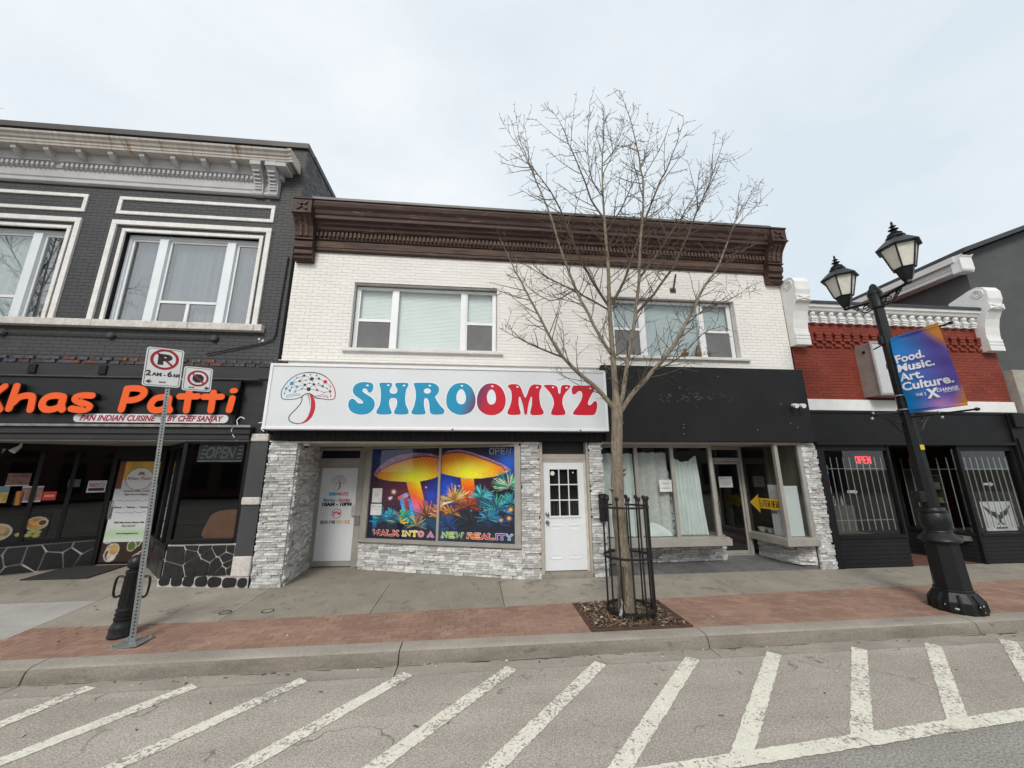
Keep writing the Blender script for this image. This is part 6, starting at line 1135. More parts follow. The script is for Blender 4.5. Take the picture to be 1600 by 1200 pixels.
for k in range(5): s.box(10.9, 11.5, .75, 1.05, .56 + k * .32, .58 + k * .32)
s.box(10.88, 10.9, .75, 1.05, .55, 2.0); s.box(11.5, 11.52, .75, 1.05, .55, 2.0); s.build('rack', MATS['shelf_grey'], t)
for k in range(4):
    for j in range(3): x = 10.93 + j * .19; h = random.uniform(.1, .25); b = thing('carton', ('carton on shelf %s of the salon rack, %s of three' % (('one, the lowest', 'two', 'three', 'four, the highest')[k], ('left', 'middle', 'right')[j])), 'carton', (x, .78, .58 + k * .32), group='cartons on the salon rack'); s = MB(); s.box(x, x + .16, .78, .95, .582 + k * .32, .582 + k * .32 + h); s.build('box', random.choice(box_m), b)
s = MB(); t = thing('counter', 'dim counter with bottles inside the left salon window', 'counter', (8.5, 1.0, .5)); s.box(7.9, 9.2, .95, 1.15, .55, 1.15); s.build('body', MATS['shelf_grey'], t)
for k in range(6): x = 8.0 + k * .2; b = thing('bottle', '%s bottle from the left on the dim salon counter' % ('first', 'second', 'third', 'fourth', 'fifth', 'sixth')[k], 'bottle', (x, 1.05, 1.15), group='bottles on the salon counter'); s = MB(); s.lathe([(.03, 0), (.032, .12), (.012, .17), (.012, .22)], (x, 1.05, 1.15), 10); s.build('body', random.choice(box_m), b, smooth=True)
# salon box sign
t = thing('salon_sign', 'white box sign with dark winged scissors emblem on the red brick', 'sign', (9.75, -.2, 3.66)); s = MB(); s.box(9.02, 10.45, -.36, -.0, 3.63, 4.86); s.build('box', M('sign_side_metal', (.36, .33, .31), (.28, .26, .24), rough=.5, metal=.2, scale=5), t); s = MB()
for a in ((9.0, 9.05, 3.62, 4.88), (10.42, 10.47, 3.62, 4.88), (9.05, 10.42, 3.62, 3.67), (9.05, 10.42, 4.83, 4.88)): s.box(a[0], a[1], -.385, -.36, a[2], a[3])
s.build('frame', MATS['sign_side_metal'], t); s = MB(); s.box(9.05, 10.42, -.372, -.361, 3.67, 4.83); sf = s.build('face', M('salon_sign_face', (.52, .53, .55), (.46, .47, .49), rough=.4, scale=2), t); s = MB(); s.col = (.04, .04, .042); text(s, 'Hair', 9.30, 4.22, .17, -.3735, None, .001, width=.34); text(s, 'Cutt', 9.78, 4.66, .17, -.3735, None, .001, width=.36)
for sg in (-1, 1):
    for k in range(5): ribbon(s, [(9.85 + sg * .08, 4.42 - .03 * k), (9.85 + sg * .25, 4.48 - .035 * k), (9.85 + sg * (.42 - .04 * k), 4.58 - .05 * k)], .03, -.3735 - .0003 * k)
    ribbon(s, [(9.85 + sg * .02, 4.3), (9.85 + sg * .16, 4.02), (9.85 + sg * .22, 3.88)], .03, -.374)
ribbon(s, [(9.85 + .07 * math.cos(a / 6 * math.pi), 4.42 + .07 * math.sin(a / 6 * math.pi)) for a in range(13)], .03, -.3745); s.build('emblem', PRINT, sf); s = MB(); s.tube([(9.02 - .004, -.20, 4.66), (9.01, -.20, 4.66)], .035, 12); s.build('side_plug', blk2, t)
# ---- dark grey gabled house beyond
D_ = thing('gabled_house', 'dark grey gabled building rising behind the red salon', 'building', (15.5, 0, 0)); stucco = M('dark_grey_stucco', (.088, .09, .092), (.072, .074, .076), rough=.85, scale=2, fine=.08, bump=.3, bscale=50)
s = MB(); s.add([(13.2, .25, -.1), (19.5, .25, -.1), (19.5, .25, 7.75), (16.4, .25, 8.95), (13.2, .25, 7.72), (13.2, 14, -.1), (19.5, 14, -.1), (19.5, 14, 7.75), (16.4, 14, 8.95), (13.2, 14, 7.72)], [(0, 1, 2, 3, 4), (9, 8, 7, 6, 5), (0, 4, 9, 5), (1, 6, 7, 2), (4, 3, 8, 9), (3, 2, 7, 8)]); s.build('wall', stucco, D_)
s = MB(); s.add([(12.95, .0, 7.66), (16.4, .0, 8.98), (16.4, .0, 9.1), (12.95, .0, 7.78), (12.95, 14.2, 7.66), (16.4, 14.2, 8.98), (16.4, 14.2, 9.1), (12.95, 14.2, 7.78)], [(0, 1, 2, 3), (4, 7, 6, 5), (0, 3, 7, 4), (0, 4, 5, 1), (3, 2, 6, 7)]); s.add([(16.4, .0, 8.98), (19.9, .0, 7.64), (19.9, .0, 7.76), (16.4, .0, 9.1), (16.4, 14.2, 8.98), (19.9, 14.2, 7.64), (19.9, 14.2, 7.76), (16.4, 14.2, 9.1)], [(0, 1, 2, 3), (4, 7, 6, 5), (1, 5, 6, 2), (0, 4, 5, 1), (3, 2, 6, 7)]); s.build('roof', M('slate_roof_edge', (.05, .052, .055), rough=.7), D_)
s = MB(); s.box(12.86, 13.2, .25, 14, 7.18, 7.28); s.build('soffit', white_p, D_); s = MB(); s.box(12.84, 12.90, .2, 14, 7.28, 7.50); s.box(12.74, 12.84, .15, 14, 7.42, 7.58); s.build('gutter', M('white_gutter', (.70, .70, .68), (.55, .55, .53), rough=.5, scale=4, stretch=(1, .3, 6)), D_); s = MB(); s.sweep([(.25, 7.12), (.06, 7.12), (.03, 7.18), (.03, 7.5), (-.01, 7.56), (.25, 7.6)], 12.78, 13.12); s.build('eave_return', white_p, D_, bevel=.02)
s = MB(); s.box(13.0, 13.45, -.1, .25, .0, 3.2); s.box(12.98, 13.5, -.16, .25, 3.2, 4.35); s.build('corner_pier', M('beige_stone_pier', (.40, .375, .33), (.3, .28, .25), rough=.85, scale=4, fine=.15), D_, bevel=.01); s = MB(); s.box(13.45, 19.5, -.05, .25, 3.2, 4.2); s.build('shopfront_band', blk2, D_)
# ---- shops across the street, seen only in the window reflections
op = [M('brick_across', (.14, .075, .055), rough=.9, scale=2), M('stone_across', (.22, .20, .18), rough=.9, scale=2), M('grey_across', (.09, .09, .095), rough=.9, scale=2)]
for k, (x0, x1, h) in enumerate(((-34, -20, 7.5), (-20, -9, 6.2), (-9, 3, 7.6), (3, 13, 5.6), (13, 26, 7.2), (26, 40, 6.5))):
    t = thing('facing_shop', '%s shop row across the street, %s, seen only in reflections' % (('red brick', 'pale stone', 'dark grey')[k % 3], ('far left', 'left', 'left of centre', 'right of centre', 'right', 'far right')[k]), 'building', ((x0 + x1) / 2, -30, 0), group='shops across the street'); s = MB(); s.box(x0, x1, -44, -30, -.2, h); s.build('wall', op[k % 3], t)
    for j in range(int((x1 - x0) / 2.6)): xx = x0 + .7 + j * 2.6; s = MB(); s.box(xx, xx + 1.5, -30, -29.95, .5, 2.7); s.build('window', blk, t); s = MB(); s.box(xx, xx + 1.2, -30, -29.95, 4.0, 5.4) if h > 6 else s.box(xx, xx + 1.2, -30, -29.95, 3.2, 3.6); s.build('window', blk, t)
# ================================================================== STREET FURNITURE
galv = M('galvanised_steel', (.36, .37, .375), (.28, .29, .295), rough=.5, metal=.6, scale=9, fine=.15); lampblk = M('lamp_black_paint', (.008, .009, .0095), (.012, .013, .0135), rough=.38, scale=4, fine=.2, bump=.15, bscale=30, spec=.35, dirt=(.045, .045, .045), dscale=9, damt=.64, dw=.04)
# ---- parking sign on a leaning perforated post
SP = thing('parking_sign', 'leaning perforated steel post with two no-parking plates', 'street sign', (-4.15, -2.03, zs(-4.15, -2.03)), rot=(0, R(-3.4), 0))
s = MB(); s.prism([(-.16, 0), (.16, 0), (.16, .012), (-.16, .012)], -.14, .14); s.build('base_plate', galv, SP, local=True)
for a, b in ((-.13, -.11), (.13, -.11), (-.13, .11), (.13, .11)): s = MB(); s.lathe([(.016, .012), (.016, .03), (.008, .03), (.008, .045)], (a, b, 0), 6); s.build('bolt', galv, SP, local=True)
s = MB(); ca, sa = math.cos(R(35)), math.sin(R(35))
def rot35(x, y): return (x * ca - y * sa, x * sa + y * ca)
def rbox(mb, x0, x1, y0, y1, z0, z1):
    q = [rot35(x, y) for x, y in ((x0, y0), (x1, y0), (x1, y1), (x0, y1))]; mb.add([(*p, z) for z in (z0, z1) for p in q], [(0, 3, 2, 1), (4, 5, 6, 7), (0, 1, 5, 4), (1, 2, 6, 5), (2, 3, 7, 6), (3, 0, 4, 7)])
rbox(s, -.03, .03, -.03, .03, .012, 1.9); s.build('post', galv, SP, local=True); s = MB(); rbox(s, -.025, .025, -.025, .025, 1.9, 3.72); up_ = s.build('upper_post', galv, SP, local=True)
s = MB(); hole = M('post_hole', (.01, .01, .01), rough=.9)
z = .08
while z < 3.7:
    h = .031 if z < 1.9 else .026
    for sd_ in (0, 1):
        pts = [(math.cos(2 * math.pi * i / 8) * .0095, math.sin(2 * math.pi * i / 8) * .0095) for i in range(8)]
        s.add([(*(rot35(u, -h) if sd_ == 0 else rot35(h, u)), z + v) for u, v in pts], [tuple(range(8))])
    z += .0254 * 1.6
s.build('perforations', hole, SP, local=True)
PW = Wall((0, 0), (ca, sa))
def plate(par, x0, x1, z0, z1, d, name):
    s = MB(); s.prism(rrect(x0, x1, z0, z1, .035, 5), -d - .004, -d, PW); p = s.build(name, M('reflective_white', (.66, .665, .66), (.6, .605, .6), rough=.45, scale=6, fine=.03), par, local=True); s = MB(); s.col = (.02, .02, .022); o1 = rrect(x0 + .018, x1 - .018, z0 + .018, z1 - .018, .028, 5); ribbon(s, o1 + o1[:1], .006, -d - .005, PW); return p, s
p1_, s = plate(SP, -.27, .125, 3.23, 3.79, .035, 'no_parking_plate'); y_ = -.0405; RD = tuple(lin(150, 22, 42))
def ringsl(s, cx, cz, r, y):
    s.col = RD; ribbon(s, [(cx + r * math.cos(a / 18 * math.pi), cz + r * math.sin(a / 18 * math.pi)) for a in range(37)], r * .24, y - .0006, PW); ribbon(s, [(cx - r * .68, cz + r * .68), (cx + r * .68, cz - r * .68)], r * .2, y - .001, PW)
cx = -.0725; s.col = (.012, .012, .014); text(s, 'P', cx - .07, 3.555, .20, y_, PW, .012, width=.15); ringsl(s, cx, 3.625, .135, y_)
s.col = (.02, .02, .022); text(s, '2', -.245, 3.38, .105, y_, PW, .004); text(s, 'AM - ', -.185, 3.38, .068, y_, PW, .003, width=.145); text(s, '6', -.025, 3.38, .105, y_, PW, .004); text(s, 'AM', .032, 3.38, .068, y_, PW, .003, width=.075)
for sg, c0, z0 in ((-1, -.205, 3.295),): s.prism([(c0 + sg * .035, z0), (c0 - sg * .02, z0 + .035), (c0 - sg * .005, z0 + .008), (c0 - sg * .03, z0 + .008), (c0 - sg * .03, z0 - .008), (c0 - sg * .005, z0 - .008), (c0 - sg * .02, z0 - .035)], y_ - .001, y_, PW)
text(s, 'RB-52', -.10, 3.285, .028, y_, PW, .001); s.build('plate_print', PRINT, p1_, local=True)
p2_, s = plate(SP, .145, .475, 3.20, 3.56, .036, 'no_stopping_plate'); y_ = -.0415; cx = .315; s.col = (.012, .012, .014)
s.prism([(cx + .068 * math.cos(R(22.5 + 45 * k)), 3.39 + .068 * math.sin(R(22.5 + 45 * k))) for k in range(8)], y_ - .0003, y_, PW); ringsl(s, cx, 3.39, .108, y_); s.col = (.02, .02, .022); c0, z0, sg = .425, 3.25, 1
s.prism([(c0 + sg * .033, z0), (c0 - sg * .02, z0 + .033), (c0 - sg * .005, z0 + .008), (c0 - sg * .03, z0 + .008), (c0 - sg * .03, z0 - .008), (c0 - sg * .005, z0 - .008), (c0 - sg * .02, z0 - .033)], y_ - .001, y_, PW); text(s, 'RB-55', .22, 3.24, .026, y_, PW, .001); s.build('plate_print', PRINT, p2_, local=True)
s = MB()
rbox(s, .02, .42, -.034, -.028, 3.34, 3.38); s.build('cross_strap', galv, SP, local=True)
# ---- bollard with ring handles
z0 = zs(-4.47, -1.8); BO = thing('bollard', 'black cast bollard with side ring handles behind the sign post', 'bollard', (-4.47, -1.8, z0), rot=(0, R(1.5), 0))
s = MB(); s.lathe([(0.132, 0), (0.134, .02), (0.128, .03), (0.126, .10), (0.115, .14), (0.100, .17), (0.100, .19)], n=24); s.build('foot', lampblk, BO, smooth=True, local=True)
s = MB(); s.lathe([(0.093, .19), (0.108, .20), (0.108, .22), (0.096, .225), (0.096, .245), (0.106, .25), (0.106, .27), (0.095, .275), (0.095, .295), (0.105, .30), (0.105, .32), (0.093, .33), (0.088, .74), (0.095, .75), (0.095, .77), (0.085, .78)], n=24); s.build('shaft', lampblk, BO, smooth=True, local=True)
for k in range(12): a = 2 * math.pi * k / 12; s = MB(); s.tube([(.092 * math.cos(a), .092 * math.sin(a), .36), (.087 * math.cos(a), .087 * math.sin(a), .71)], .007, 5); s.build('flute', lampblk, BO, local=True)
s = MB(); s.lathe([(.09, .78), (.065, .79), (.065, .80), (.095, .83), (.10, .86), (.092, .91), (.07, .945), (.035, .965), (.002, .97)], n=24); s.build('ball_top', lampblk, BO, smooth=True, local=True)
for sg in (-1, 1): s = MB(); s.tube(smooth_loop([(sg * .10, 0, .69), (sg * .17, 0, .70), (sg * .205, 0, .66), (sg * .205, 0, .50), (sg * .17, 0, .45), (sg * .12, 0, .47)], 4, False), .014, 8); s.build('ring_handle', lampblk, BO, smooth=True, local=True)
# ---- lamp post with two lanterns, brackets
LP = thing('street_lamp', 'black ornate twin-lantern street lamp with fluted octagonal base', 'street lamp', (7.28, -2.16, zs(7.28, -2.16)), rot=(0, R(-1.5), 0)); o8 = math.pi / 8
s = MB(); s.lathe([(.30, 0), (.305, .02), (.30, .15), (.29, .16), (.275, .19), (.24, .24), (.222, .27), (.222, .30), (.21, .31)], n=8, rot=o8); s.build('plinth', lampblk, LP, bevel=.008, local=True)
for k in range(8): a = o8 + math.pi / 8 + k * math.pi / 4; s = MB(); s.tube([(.288 * math.cos(a), .288 * math.sin(a), .02), (.28 * math.cos(a), .28 * math.sin(a), .15), (.222 * math.cos(a), .222 * math.sin(a), .25)], [.03, .028, .018], 6); s.build('plinth_rib', lampblk, LP, local=True)
chips = MB(); chips.col = (.5, .52, .52)
for k in range(14): a = R(random.uniform(190, 330)); r_ = .302 * math.cos(math.pi / 8) / max(math.cos((a - o8 + math.pi / 8) % (math.pi / 4) - math.pi / 8), .5) + .004; z = random.uniform(.02, .14); w_ = random.uniform(.01, .035); t1, t2 = a - w_ / .3, a + w_ / .3; chips.quad((r_ * math.cos(t1), r_ * math.sin(t1), z), (r_ * math.cos(t2), r_ * math.sin(t2), z), (r_ * math.cos(t2 - .02), r_ * math.sin(t2 - .02), z + random.uniform(.01, .035)), (r_ * math.cos(t1 + .02), r_ * math.sin(t1 + .02), z + .02))
chips.build('chipped_paint', PRINT, LP, local=True)
s = MB(); s.lathe([(.208, .31), (.192, .95), (.192, .96)], n=8, rot=o8); s.build('pedestal', lampblk, LP, bevel=.01, local=True)
s = MB(); s.lathe([(0.193, .955), (0.239, .97), (0.252, .995), (0.239, 1.02), (0.202, 1.05), (0.168, 1.09), (0.160, 1.10), (0.164, 1.115), (0.155, 1.13), (0.172, 1.18), (0.181, 1.25), (0.176, 1.34), (0.155, 1.39), (0.168, 1.40), (0.168, 1.425), (0.151, 1.43), (0.126, 1.47)], n=28); s.build('urn', lampblk, LP, smooth=True, local=True)
s = MB(); s.lathe([(.105, 1.47), (.074, 5.02)], n=8, rot=o8); s.build('shaft', lampblk, LP, bevel=.006, local=True)
s = MB(); s.lathe([(.10, 4.86), (.105, 4.88), (.10, 4.9), (.10, 5.12), (.11, 5.13), (.10, 5.16), (.085, 5.22), (.06, 5.25), (.055, 5.28), (.03, 5.32), (.002, 5.34)], n=16); s.build('post_cap', lampblk, LP, smooth=True, local=True)
for z in (3.02, 3.26): s = MB(); s.lathe([(.108, 0), (.108, .02), (.1, .02)], (0, 0, z), n=16); s.build('steel_band', galv, LP, local=True)
s = MB(); s.box(-.15, -.085, -.03, .035, 4.18, 4.33); s.build('sensor_box', lampblk, LP, bevel=.008, local=True); s = MB(); s.box(-.22, -.10, -.06, .06, 1.55, 1.72); s.build('outlet_box', lampblk, LP, bevel=.01, local=True)
s = MB(); s.box(-.045, .03, -.104, -.1005, 2.36, 2.44); s.build('yellow_tag', M('tag_yellow', (.7, .5, .04), rough=.5), LP, local=True)
pane_l = M('frosted_lantern', (.74, .72, .64), (.62, .60, .53), rough=.4, scale=9, spec=.5)
for sg, nm in ((-1, 'near'), (1, 'far')):
    cy = sg * .53; s = MB(); s.tube([(0, sg * .09, 5.02), (0, sg * .30, 5.05), (0, cy, 5.09)], .026, 8); ar = s.build('arm', lampblk, LP, smooth=True, local=True)
    s = MB(); s.tube([(0, sg * (.10 + .015 * k), 4.90 + .02 * k - .0 * k) for k in range(4)] + [(0, sg * (.19 + .05 * math.sin(k * .5) * 1), 4.955 - .05 * math.cos(k * .5)) for k in range(3, 14)], .011, 6); s.tube([(0, sg * (.26 + .0 * k + .03 * k), 4.93 + .028 * k) for k in range(5)], .010, 6); s.tube([(0, sg * (.36 + .04 * math.cos(k * .6)), 5.0 + .04 * math.sin(k * .6)) for k in range(9)], .009, 6); s.tube(smooth_loop([(0, sg * .10, 4.88), (0, sg * .20, 4.87), (0, sg * .30, 4.93), (0, sg * .42, 5.04)], 4, False), .011, 6); s.build('arm_scroll', lampblk, ar, smooth=True, local=True)
    ln = MB(); ln.lathe([(.03, 5.06), (.055, 5.08), (.05, 5.12), (.07, 5.14), (.095, 5.20), (.13, 5.32), (.155, 5.335), (.15, 5.345)], (0, cy, 0), 6, math.pi / 6); ln = ln.build('lantern', lampblk, LP, local=True)
    for k in range(6):
        a0 = math.pi / 6 + k * math.pi / 3; a1 = a0 + math.pi / 3; s = MB(); s.quad(*[(r_ * math.cos(a), cy + r_ * math.sin(a), z) for r_, a, z in ((.143, a0, 5.345), (.143, a1, 5.345), (.245, a1, 5.72), (.245, a0, 5.72))]); s.build('pane', pane_l, ln, local=True)
        s = MB(); s.tube([(.15 * math.cos(a0), cy + .15 * math.sin(a0), 5.34), (.252 * math.cos(a0), cy + .252 * math.sin(a0), 5.725)], .013, 5); s.build('pane_bar', lampblk, ln, local=True)
    s = MB(); s.lathe([(.26, 5.715), (.305, 5.72), (.31, 5.735), (.29, 5.755), (.21, 5.83), (.13, 5.90), (.115, 5.92)], (0, cy, 0), 6, math.pi / 6); s.build('roof', lampblk, ln, local=True)
    s = MB(); s.lathe([(.12, 5.905), (.13, 5.925), (.12, 5.945), (.09, 5.955), (.085, 5.97), (.10, 5.985), (.085, 6.0), (.05, 6.03), (.03, 6.06), (.07, 6.075), (.03, 6.09), (.022, 6.12), (.05, 6.135), (.022, 6.15), (.015, 6.19), (.02, 6.205), (.002, 6.24)], (0, cy, 0), 14); s.build('finial', lampblk, ln, smooth=True, local=True)
for sg in (-1, 1):
    s = MB(); s.tube([(sg * .09, 0, 2.98), (sg * .66, 0, 2.95)], .017, 8); s.tube(smooth_loop([(sg * .09, 0, 2.66), (sg * .2, 0, 2.68), (sg * .30, 0, 2.80), (sg * .42, 0, 2.90), (sg * .60, 0, 2.93)], 4, False), .012, 6); s.tube([(sg * (.20 + .075 * math.cos(k * .5)), 0, 2.86 + (.075 - .002 * k) * math.sin(k * .5)) for k in range(14)], .010, 6); br = s.build('basket_bracket', lampblk, LP, smooth=True, local=True)
    s = MB(); s.lathe([(.02, 2.9), (.024, 2.92), (.02, 2.94)], (sg * .66, 0, -.03), 10); s.lathe([(.018, 2.98), (.02, 3.0), (.018, 3.02)], (sg * .62, 0, -.02), 10); s.build('bracket_knob', galv, br, local=True)
# banner, its two arms are parts of the lamp
for z in (4.21, 2.892):
    s = MB(); s.tube([(-.03, -.07, z), (-.03, -.90, z)], .014, 8); s.lathe([(.0, -.03), (.03, -.015), (.035, .01), (.0, .03)], (-.03, -.91, z), 10); s.build('banner_arm', lampblk, LP, smooth=True, local=True)
s = MB(); s.tube([(-.03, .05, 4.20), (-.03, .22, 4.16)], .012, 6); s.build('banner_arm_tail', lampblk, LP, local=True)
BN = thing('street_banner', 'blue purple and orange banner reading food music art culture on the lamp', 'banner', (7.10, -2.6, 2.9)); 
def bfn(U, V):
    a, b, c = lin(15, 130, 205), lin(100, 85, 175), lin(215, 140, 50); n_ = .25 * (vnoise(U * 100, V * 150, 40, 3) - .5); q = U * .9 + .28 * (V - .5) * 0 + n_; t = np.clip(q * 1.55 - .05, 0, 1)[:, None]; C = a * (1 - t) + b * t
    w1 = np.clip((U - .72 + (V - .86) * 1.2) * 5, 0, 1) * (V > .55); w2 = np.clip((U - .78 - (V - .12) * .9) * 4, 0, 1) * (V < .42); pk = np.exp(-((U - .62) / .2) ** 2 - ((V - .06) / .07) ** 2); m = np.maximum(w1, w2)[:, None]; C = C * (1 - m) + c * m; C = C * (1 - .6 * pk[:, None]) + lin(215, 140, 190) * .6 * pk[:, None]; d = np.abs(V - .955) < .006; C[d] *= .8; C[V > .955] *= .82; return C * 1.0
def bP(u, v, off=0.): 
    yy = -2.27 - .70 * u - .05 * (1 - v) * u; return (7.12 - (.022 * math.sin(u * 5 + v * 3) + .006 * math.sin(u * 8 - v * 13) + .003 * math.sin(u * 5 + v * 27)) * (1 if .03 < v < .97 else .3) - .025 * v + off, yy, 2.905 + 1.30 * v)
paint('cloth', BN, bP, 50, 90, bfn, M('vinyl_print', (1, 1, 1), rough=.55, scale=3, var=.04, attr=True)); s = MB(); s.col = tuple(lin(240, 240, 245)); bf = lambda a, b, c: bP(a, b, -.014 - c)
for body, u0, v0, wdt in (('Food.', .03, .648, .54), ('Music.', .03, .527, .66), ('Art.', .03, .406, .42), ('Culture.', .03, .283, .89)): text(s, body, u0, v0, .14, 0, None, .0042, width=wdt, fn=bf, depth=.001)
text(s, 'THE', .24, .185, .05, 0, None, .001, width=.13, fn=bf, depth=.001); text(s, 'E', .40, .185, .05, 0, None, .001, fn=bf, depth=.001); text(s, 'CHANGE', .60, .20, .055, 0, None, .001, width=.34, fn=bf, depth=.001); text(s, 'X', .43, .145, .15, 0, None, .008, width=.20, fn=bf, depth=.001); text(s, 'NIAGARA FALLS', .70, .182, .018, 0, None, .0, width=.25, fn=bf, depth=.001); s.build('lettering', PRINT, BN)
# ================================================================== STREET TREE, GUARD, GRATE, MULCH
bark = M('ginkgo_bark', (.315, .265, .205), (.165, .138, .105), rough=.95, scale=9, lo=.3, hi=.7, fine=.35, bump=1.0, bscale=35, spec=.1, stretch=(3, 3, .6)); twig_m = M('twig_bark', (.155, .125, .092), (.09, .072, .052), rough=.95, scale=14, spec=.1, fine=.2)
Z0 = zs(2.29, -1.78)
def make_tree(label, dx, flip=1, seed=5):
    r = random.Random(seed); base = Vector((2.29 + dx, -1.78, Z0)); T = thing('street_tree', label, 'tree', base); off = {}
    P3 = lambda x, y, z: (base.x + (x - 2.29) * flip, y, z)
    lead = TREE['leader']; pts = [(x, -1.78 + .02 * math.sin(z * 2), z) for x, z in lead]; rad = [.132, .112, .104, .101, .096, .087, .092, .056, .047, .039, .032, .025, .018, .012, .008, .003]
    tp = smooth_loop([(*p, q) for p, q in zip(pts, rad)], 4, False); nb = 30 if True else 0
    s = MB(); tr = [q for q in tp if q[2] < 3.35]; s.tube([P3(*q[:3]) for q in tr], [q[3] * (1 + .05 * math.sin(q[2] * 11)) for q in tr], 14)
    trunk = s.build('trunk', bark, T, smooth=True)
    for zz, a, q in ((1.95, -.4, .055), (1.72, 2.9, .05), (2.02, .3, .06), (2.5, 2.4, .03), (2.75, -.8, .03)):
        x = np.interp(zz, [p[1] for p in lead], [p[0] for p in lead]); rr_ = np.interp(zz, [p[1] for p in lead], rad); s = MB(); s.tube([P3(x + rr_ * .6 * math.cos(a), -1.78 - rr_ * .6 * abs(math.sin(a)), zz - q), P3(x + rr_ * 1.05 * math.cos(a), -1.78 - rr_ * 1.0 * abs(math.sin(a)), zz), P3(x + rr_ * .6 * math.cos(a), -1.78 - rr_ * .6 * abs(math.sin(a)), zz + q)], [.02, q, .02], 8); s.build('knot', bark, trunk, smooth=True)
    depth = dict(leader=0, L1=-.35, L1b=-.6, L2=.55, L3=-.8, L4=.5, R1=-.6, R2=.35, R3=.9, R4=-.9, R5=.6, R6=.1, R7=.8, L5=1.0, L6=-.5, R8=.4, L7=.9, R9=-.7); r0 = dict(L1=.042, L1b=.018, L2=.032, L3=.026, L4=.020, R1=.042, R2=.045, R3=.026, R4=.026, R5=.017, R6=.022, R7=.015, L5=.017, L6=.012, R8=.010, L7=.012, R9=.014); root = dict(L1b=('L1', 3), R3=('R1', 3), R6=('R1', 4), R7=('R2', 4), L7=('L2', 2), R9=('R2', 2)); P = {}
    for k, v in TREE.items():
        if k == 'leader': p3 = [Vector(q[:3]) for q in tp if q[2] > 3.2]; rd = [q[3] for q in tp if q[2] > 3.2]
        else:
            y0 = P[root[k][0]][1][root[k][1]].y if k in root else -1.78; n = len(v); cs_ = []
            for i, (x, z) in enumerate(v):
                yy = y0 + depth[k] * (i / (n - 1)) ** 1.1; f_ = (yy + 7.7) / 5.92; cs_.append(Vector((x * f_, yy, 2.007 + (z - 2.007) * f_)))
            P[k] = (None, cs_)
            sm = smooth_loop([tuple(c) for c in cs_], 3, False); p3 = [Vector(q) + Vector((r.gauss(0, .006), r.gauss(0, .006), 0)) for q in sm]; n = len(p3); rd = [max(r0[k] * (1 - i / (n - 1)) ** .8, .0045) for i in range(n)]
        if k == 'leader': P[k] = (None, [Vector(q) for q in pts])
        s = MB(); s.tube([P3(*q) for q in p3], rd, 8 if rd[0] > .03 else 6); lb = s.build('branch', twig_m if rd[0] < .03 else bark, T, smooth=True)
        tw = MB()
        def grow(q, td, ln_, r1, lvl):       # a slender upswept shoot, with finer shoots and short spurs on it
            m = max(3, int(ln_ / .11)); tp_ = [q.copy()]; ds = []
            for j in range(m): td = (td + Vector((r.gauss(0, .07), r.gauss(0, .07), .055 + r.gauss(0, .04)))).normalized(); q = q + td * ln_ / m; tp_.append(q.copy()); ds.append(td.copy())
            tw.tube([P3(*a) for a in tp_], [max(r1 * (1 - .65 * j / m), .0027) for j in range(m + 1)], 5 if lvl == 0 else 3, False)
            for j in range(m):
                o = ds[j].orthogonal(); o.rotate(Matrix.Rotation(r.uniform(0, 6.28), 3, ds[j])); sp = tp_[j].lerp(tp_[j + 1], r.random())
                if lvl == 0 and j > 0 and r.random() < .62: grow(sp, (ds[j] * .8 + o * r.uniform(.6, 1.0)).normalized(), r.uniform(.14, .42) * (1.1 - .5 * j / m), .005, 1)
                elif r.random() < .55: e_ = sp + (o + ds[j] * .5) * r.uniform(.015, .035); tw.tube([P3(*sp), P3(*e_)], [.0042, .0036], 3, False)
        acc = 0; n = len(p3); L = sum((p3[i + 1] - p3[i]).length for i in range(n - 1)); nxt = .22; step = .088
        for i in range(n - 1):
            d = p3[i + 1] - p3[i]; sl_ = d.length; d = d.normalized()
            while nxt < acc + sl_:
                p = p3[i] + d * (nxt - acc); rem = L - nxt; o = d.orthogonal(); o.rotate(Matrix.Rotation(r.uniform(0, 6.28), 3, d)); big = r.random() < .55
                td = (d * r.uniform(.6, 1.0) + o * r.uniform(.55, .95)).normalized()
                if big: grow(p, td, r.uniform(.35, 1.0) * min(.12 + rem / 1.5, 1), min(.0085, rd[i] * .65), 0)
                else: grow(p, td, r.uniform(.10, .38) * min(.3 + rem, 1), .005, 1)
                nxt += step * r.uniform(.5, 1.5)
            acc += sl_
        o = tw.build('twigs', twig_m, lb); o['kind'] = 'stuff'
    return T
make_tree('bare young street tree with many upswept branches before the shops', 0); make_tree('bare street tree at the left photo edge, only twigs in view', -13.1, -1, 9)
s = MB(); t = thing('dead_stub', 'dark broken stub standing against the foot of the tree trunk', 'wood', (2.16, -1.93, Z0)); s.tube([(2.14, -1.95, Z0), (2.16, -1.95, .25), (2.19, -1.93, .5), (2.21, -1.92, .62)], [.05, .045, .035, .022], 8); s.build('stub', M('dark_bark', (.09, .07, .05), rough=.95, scale=12), t)
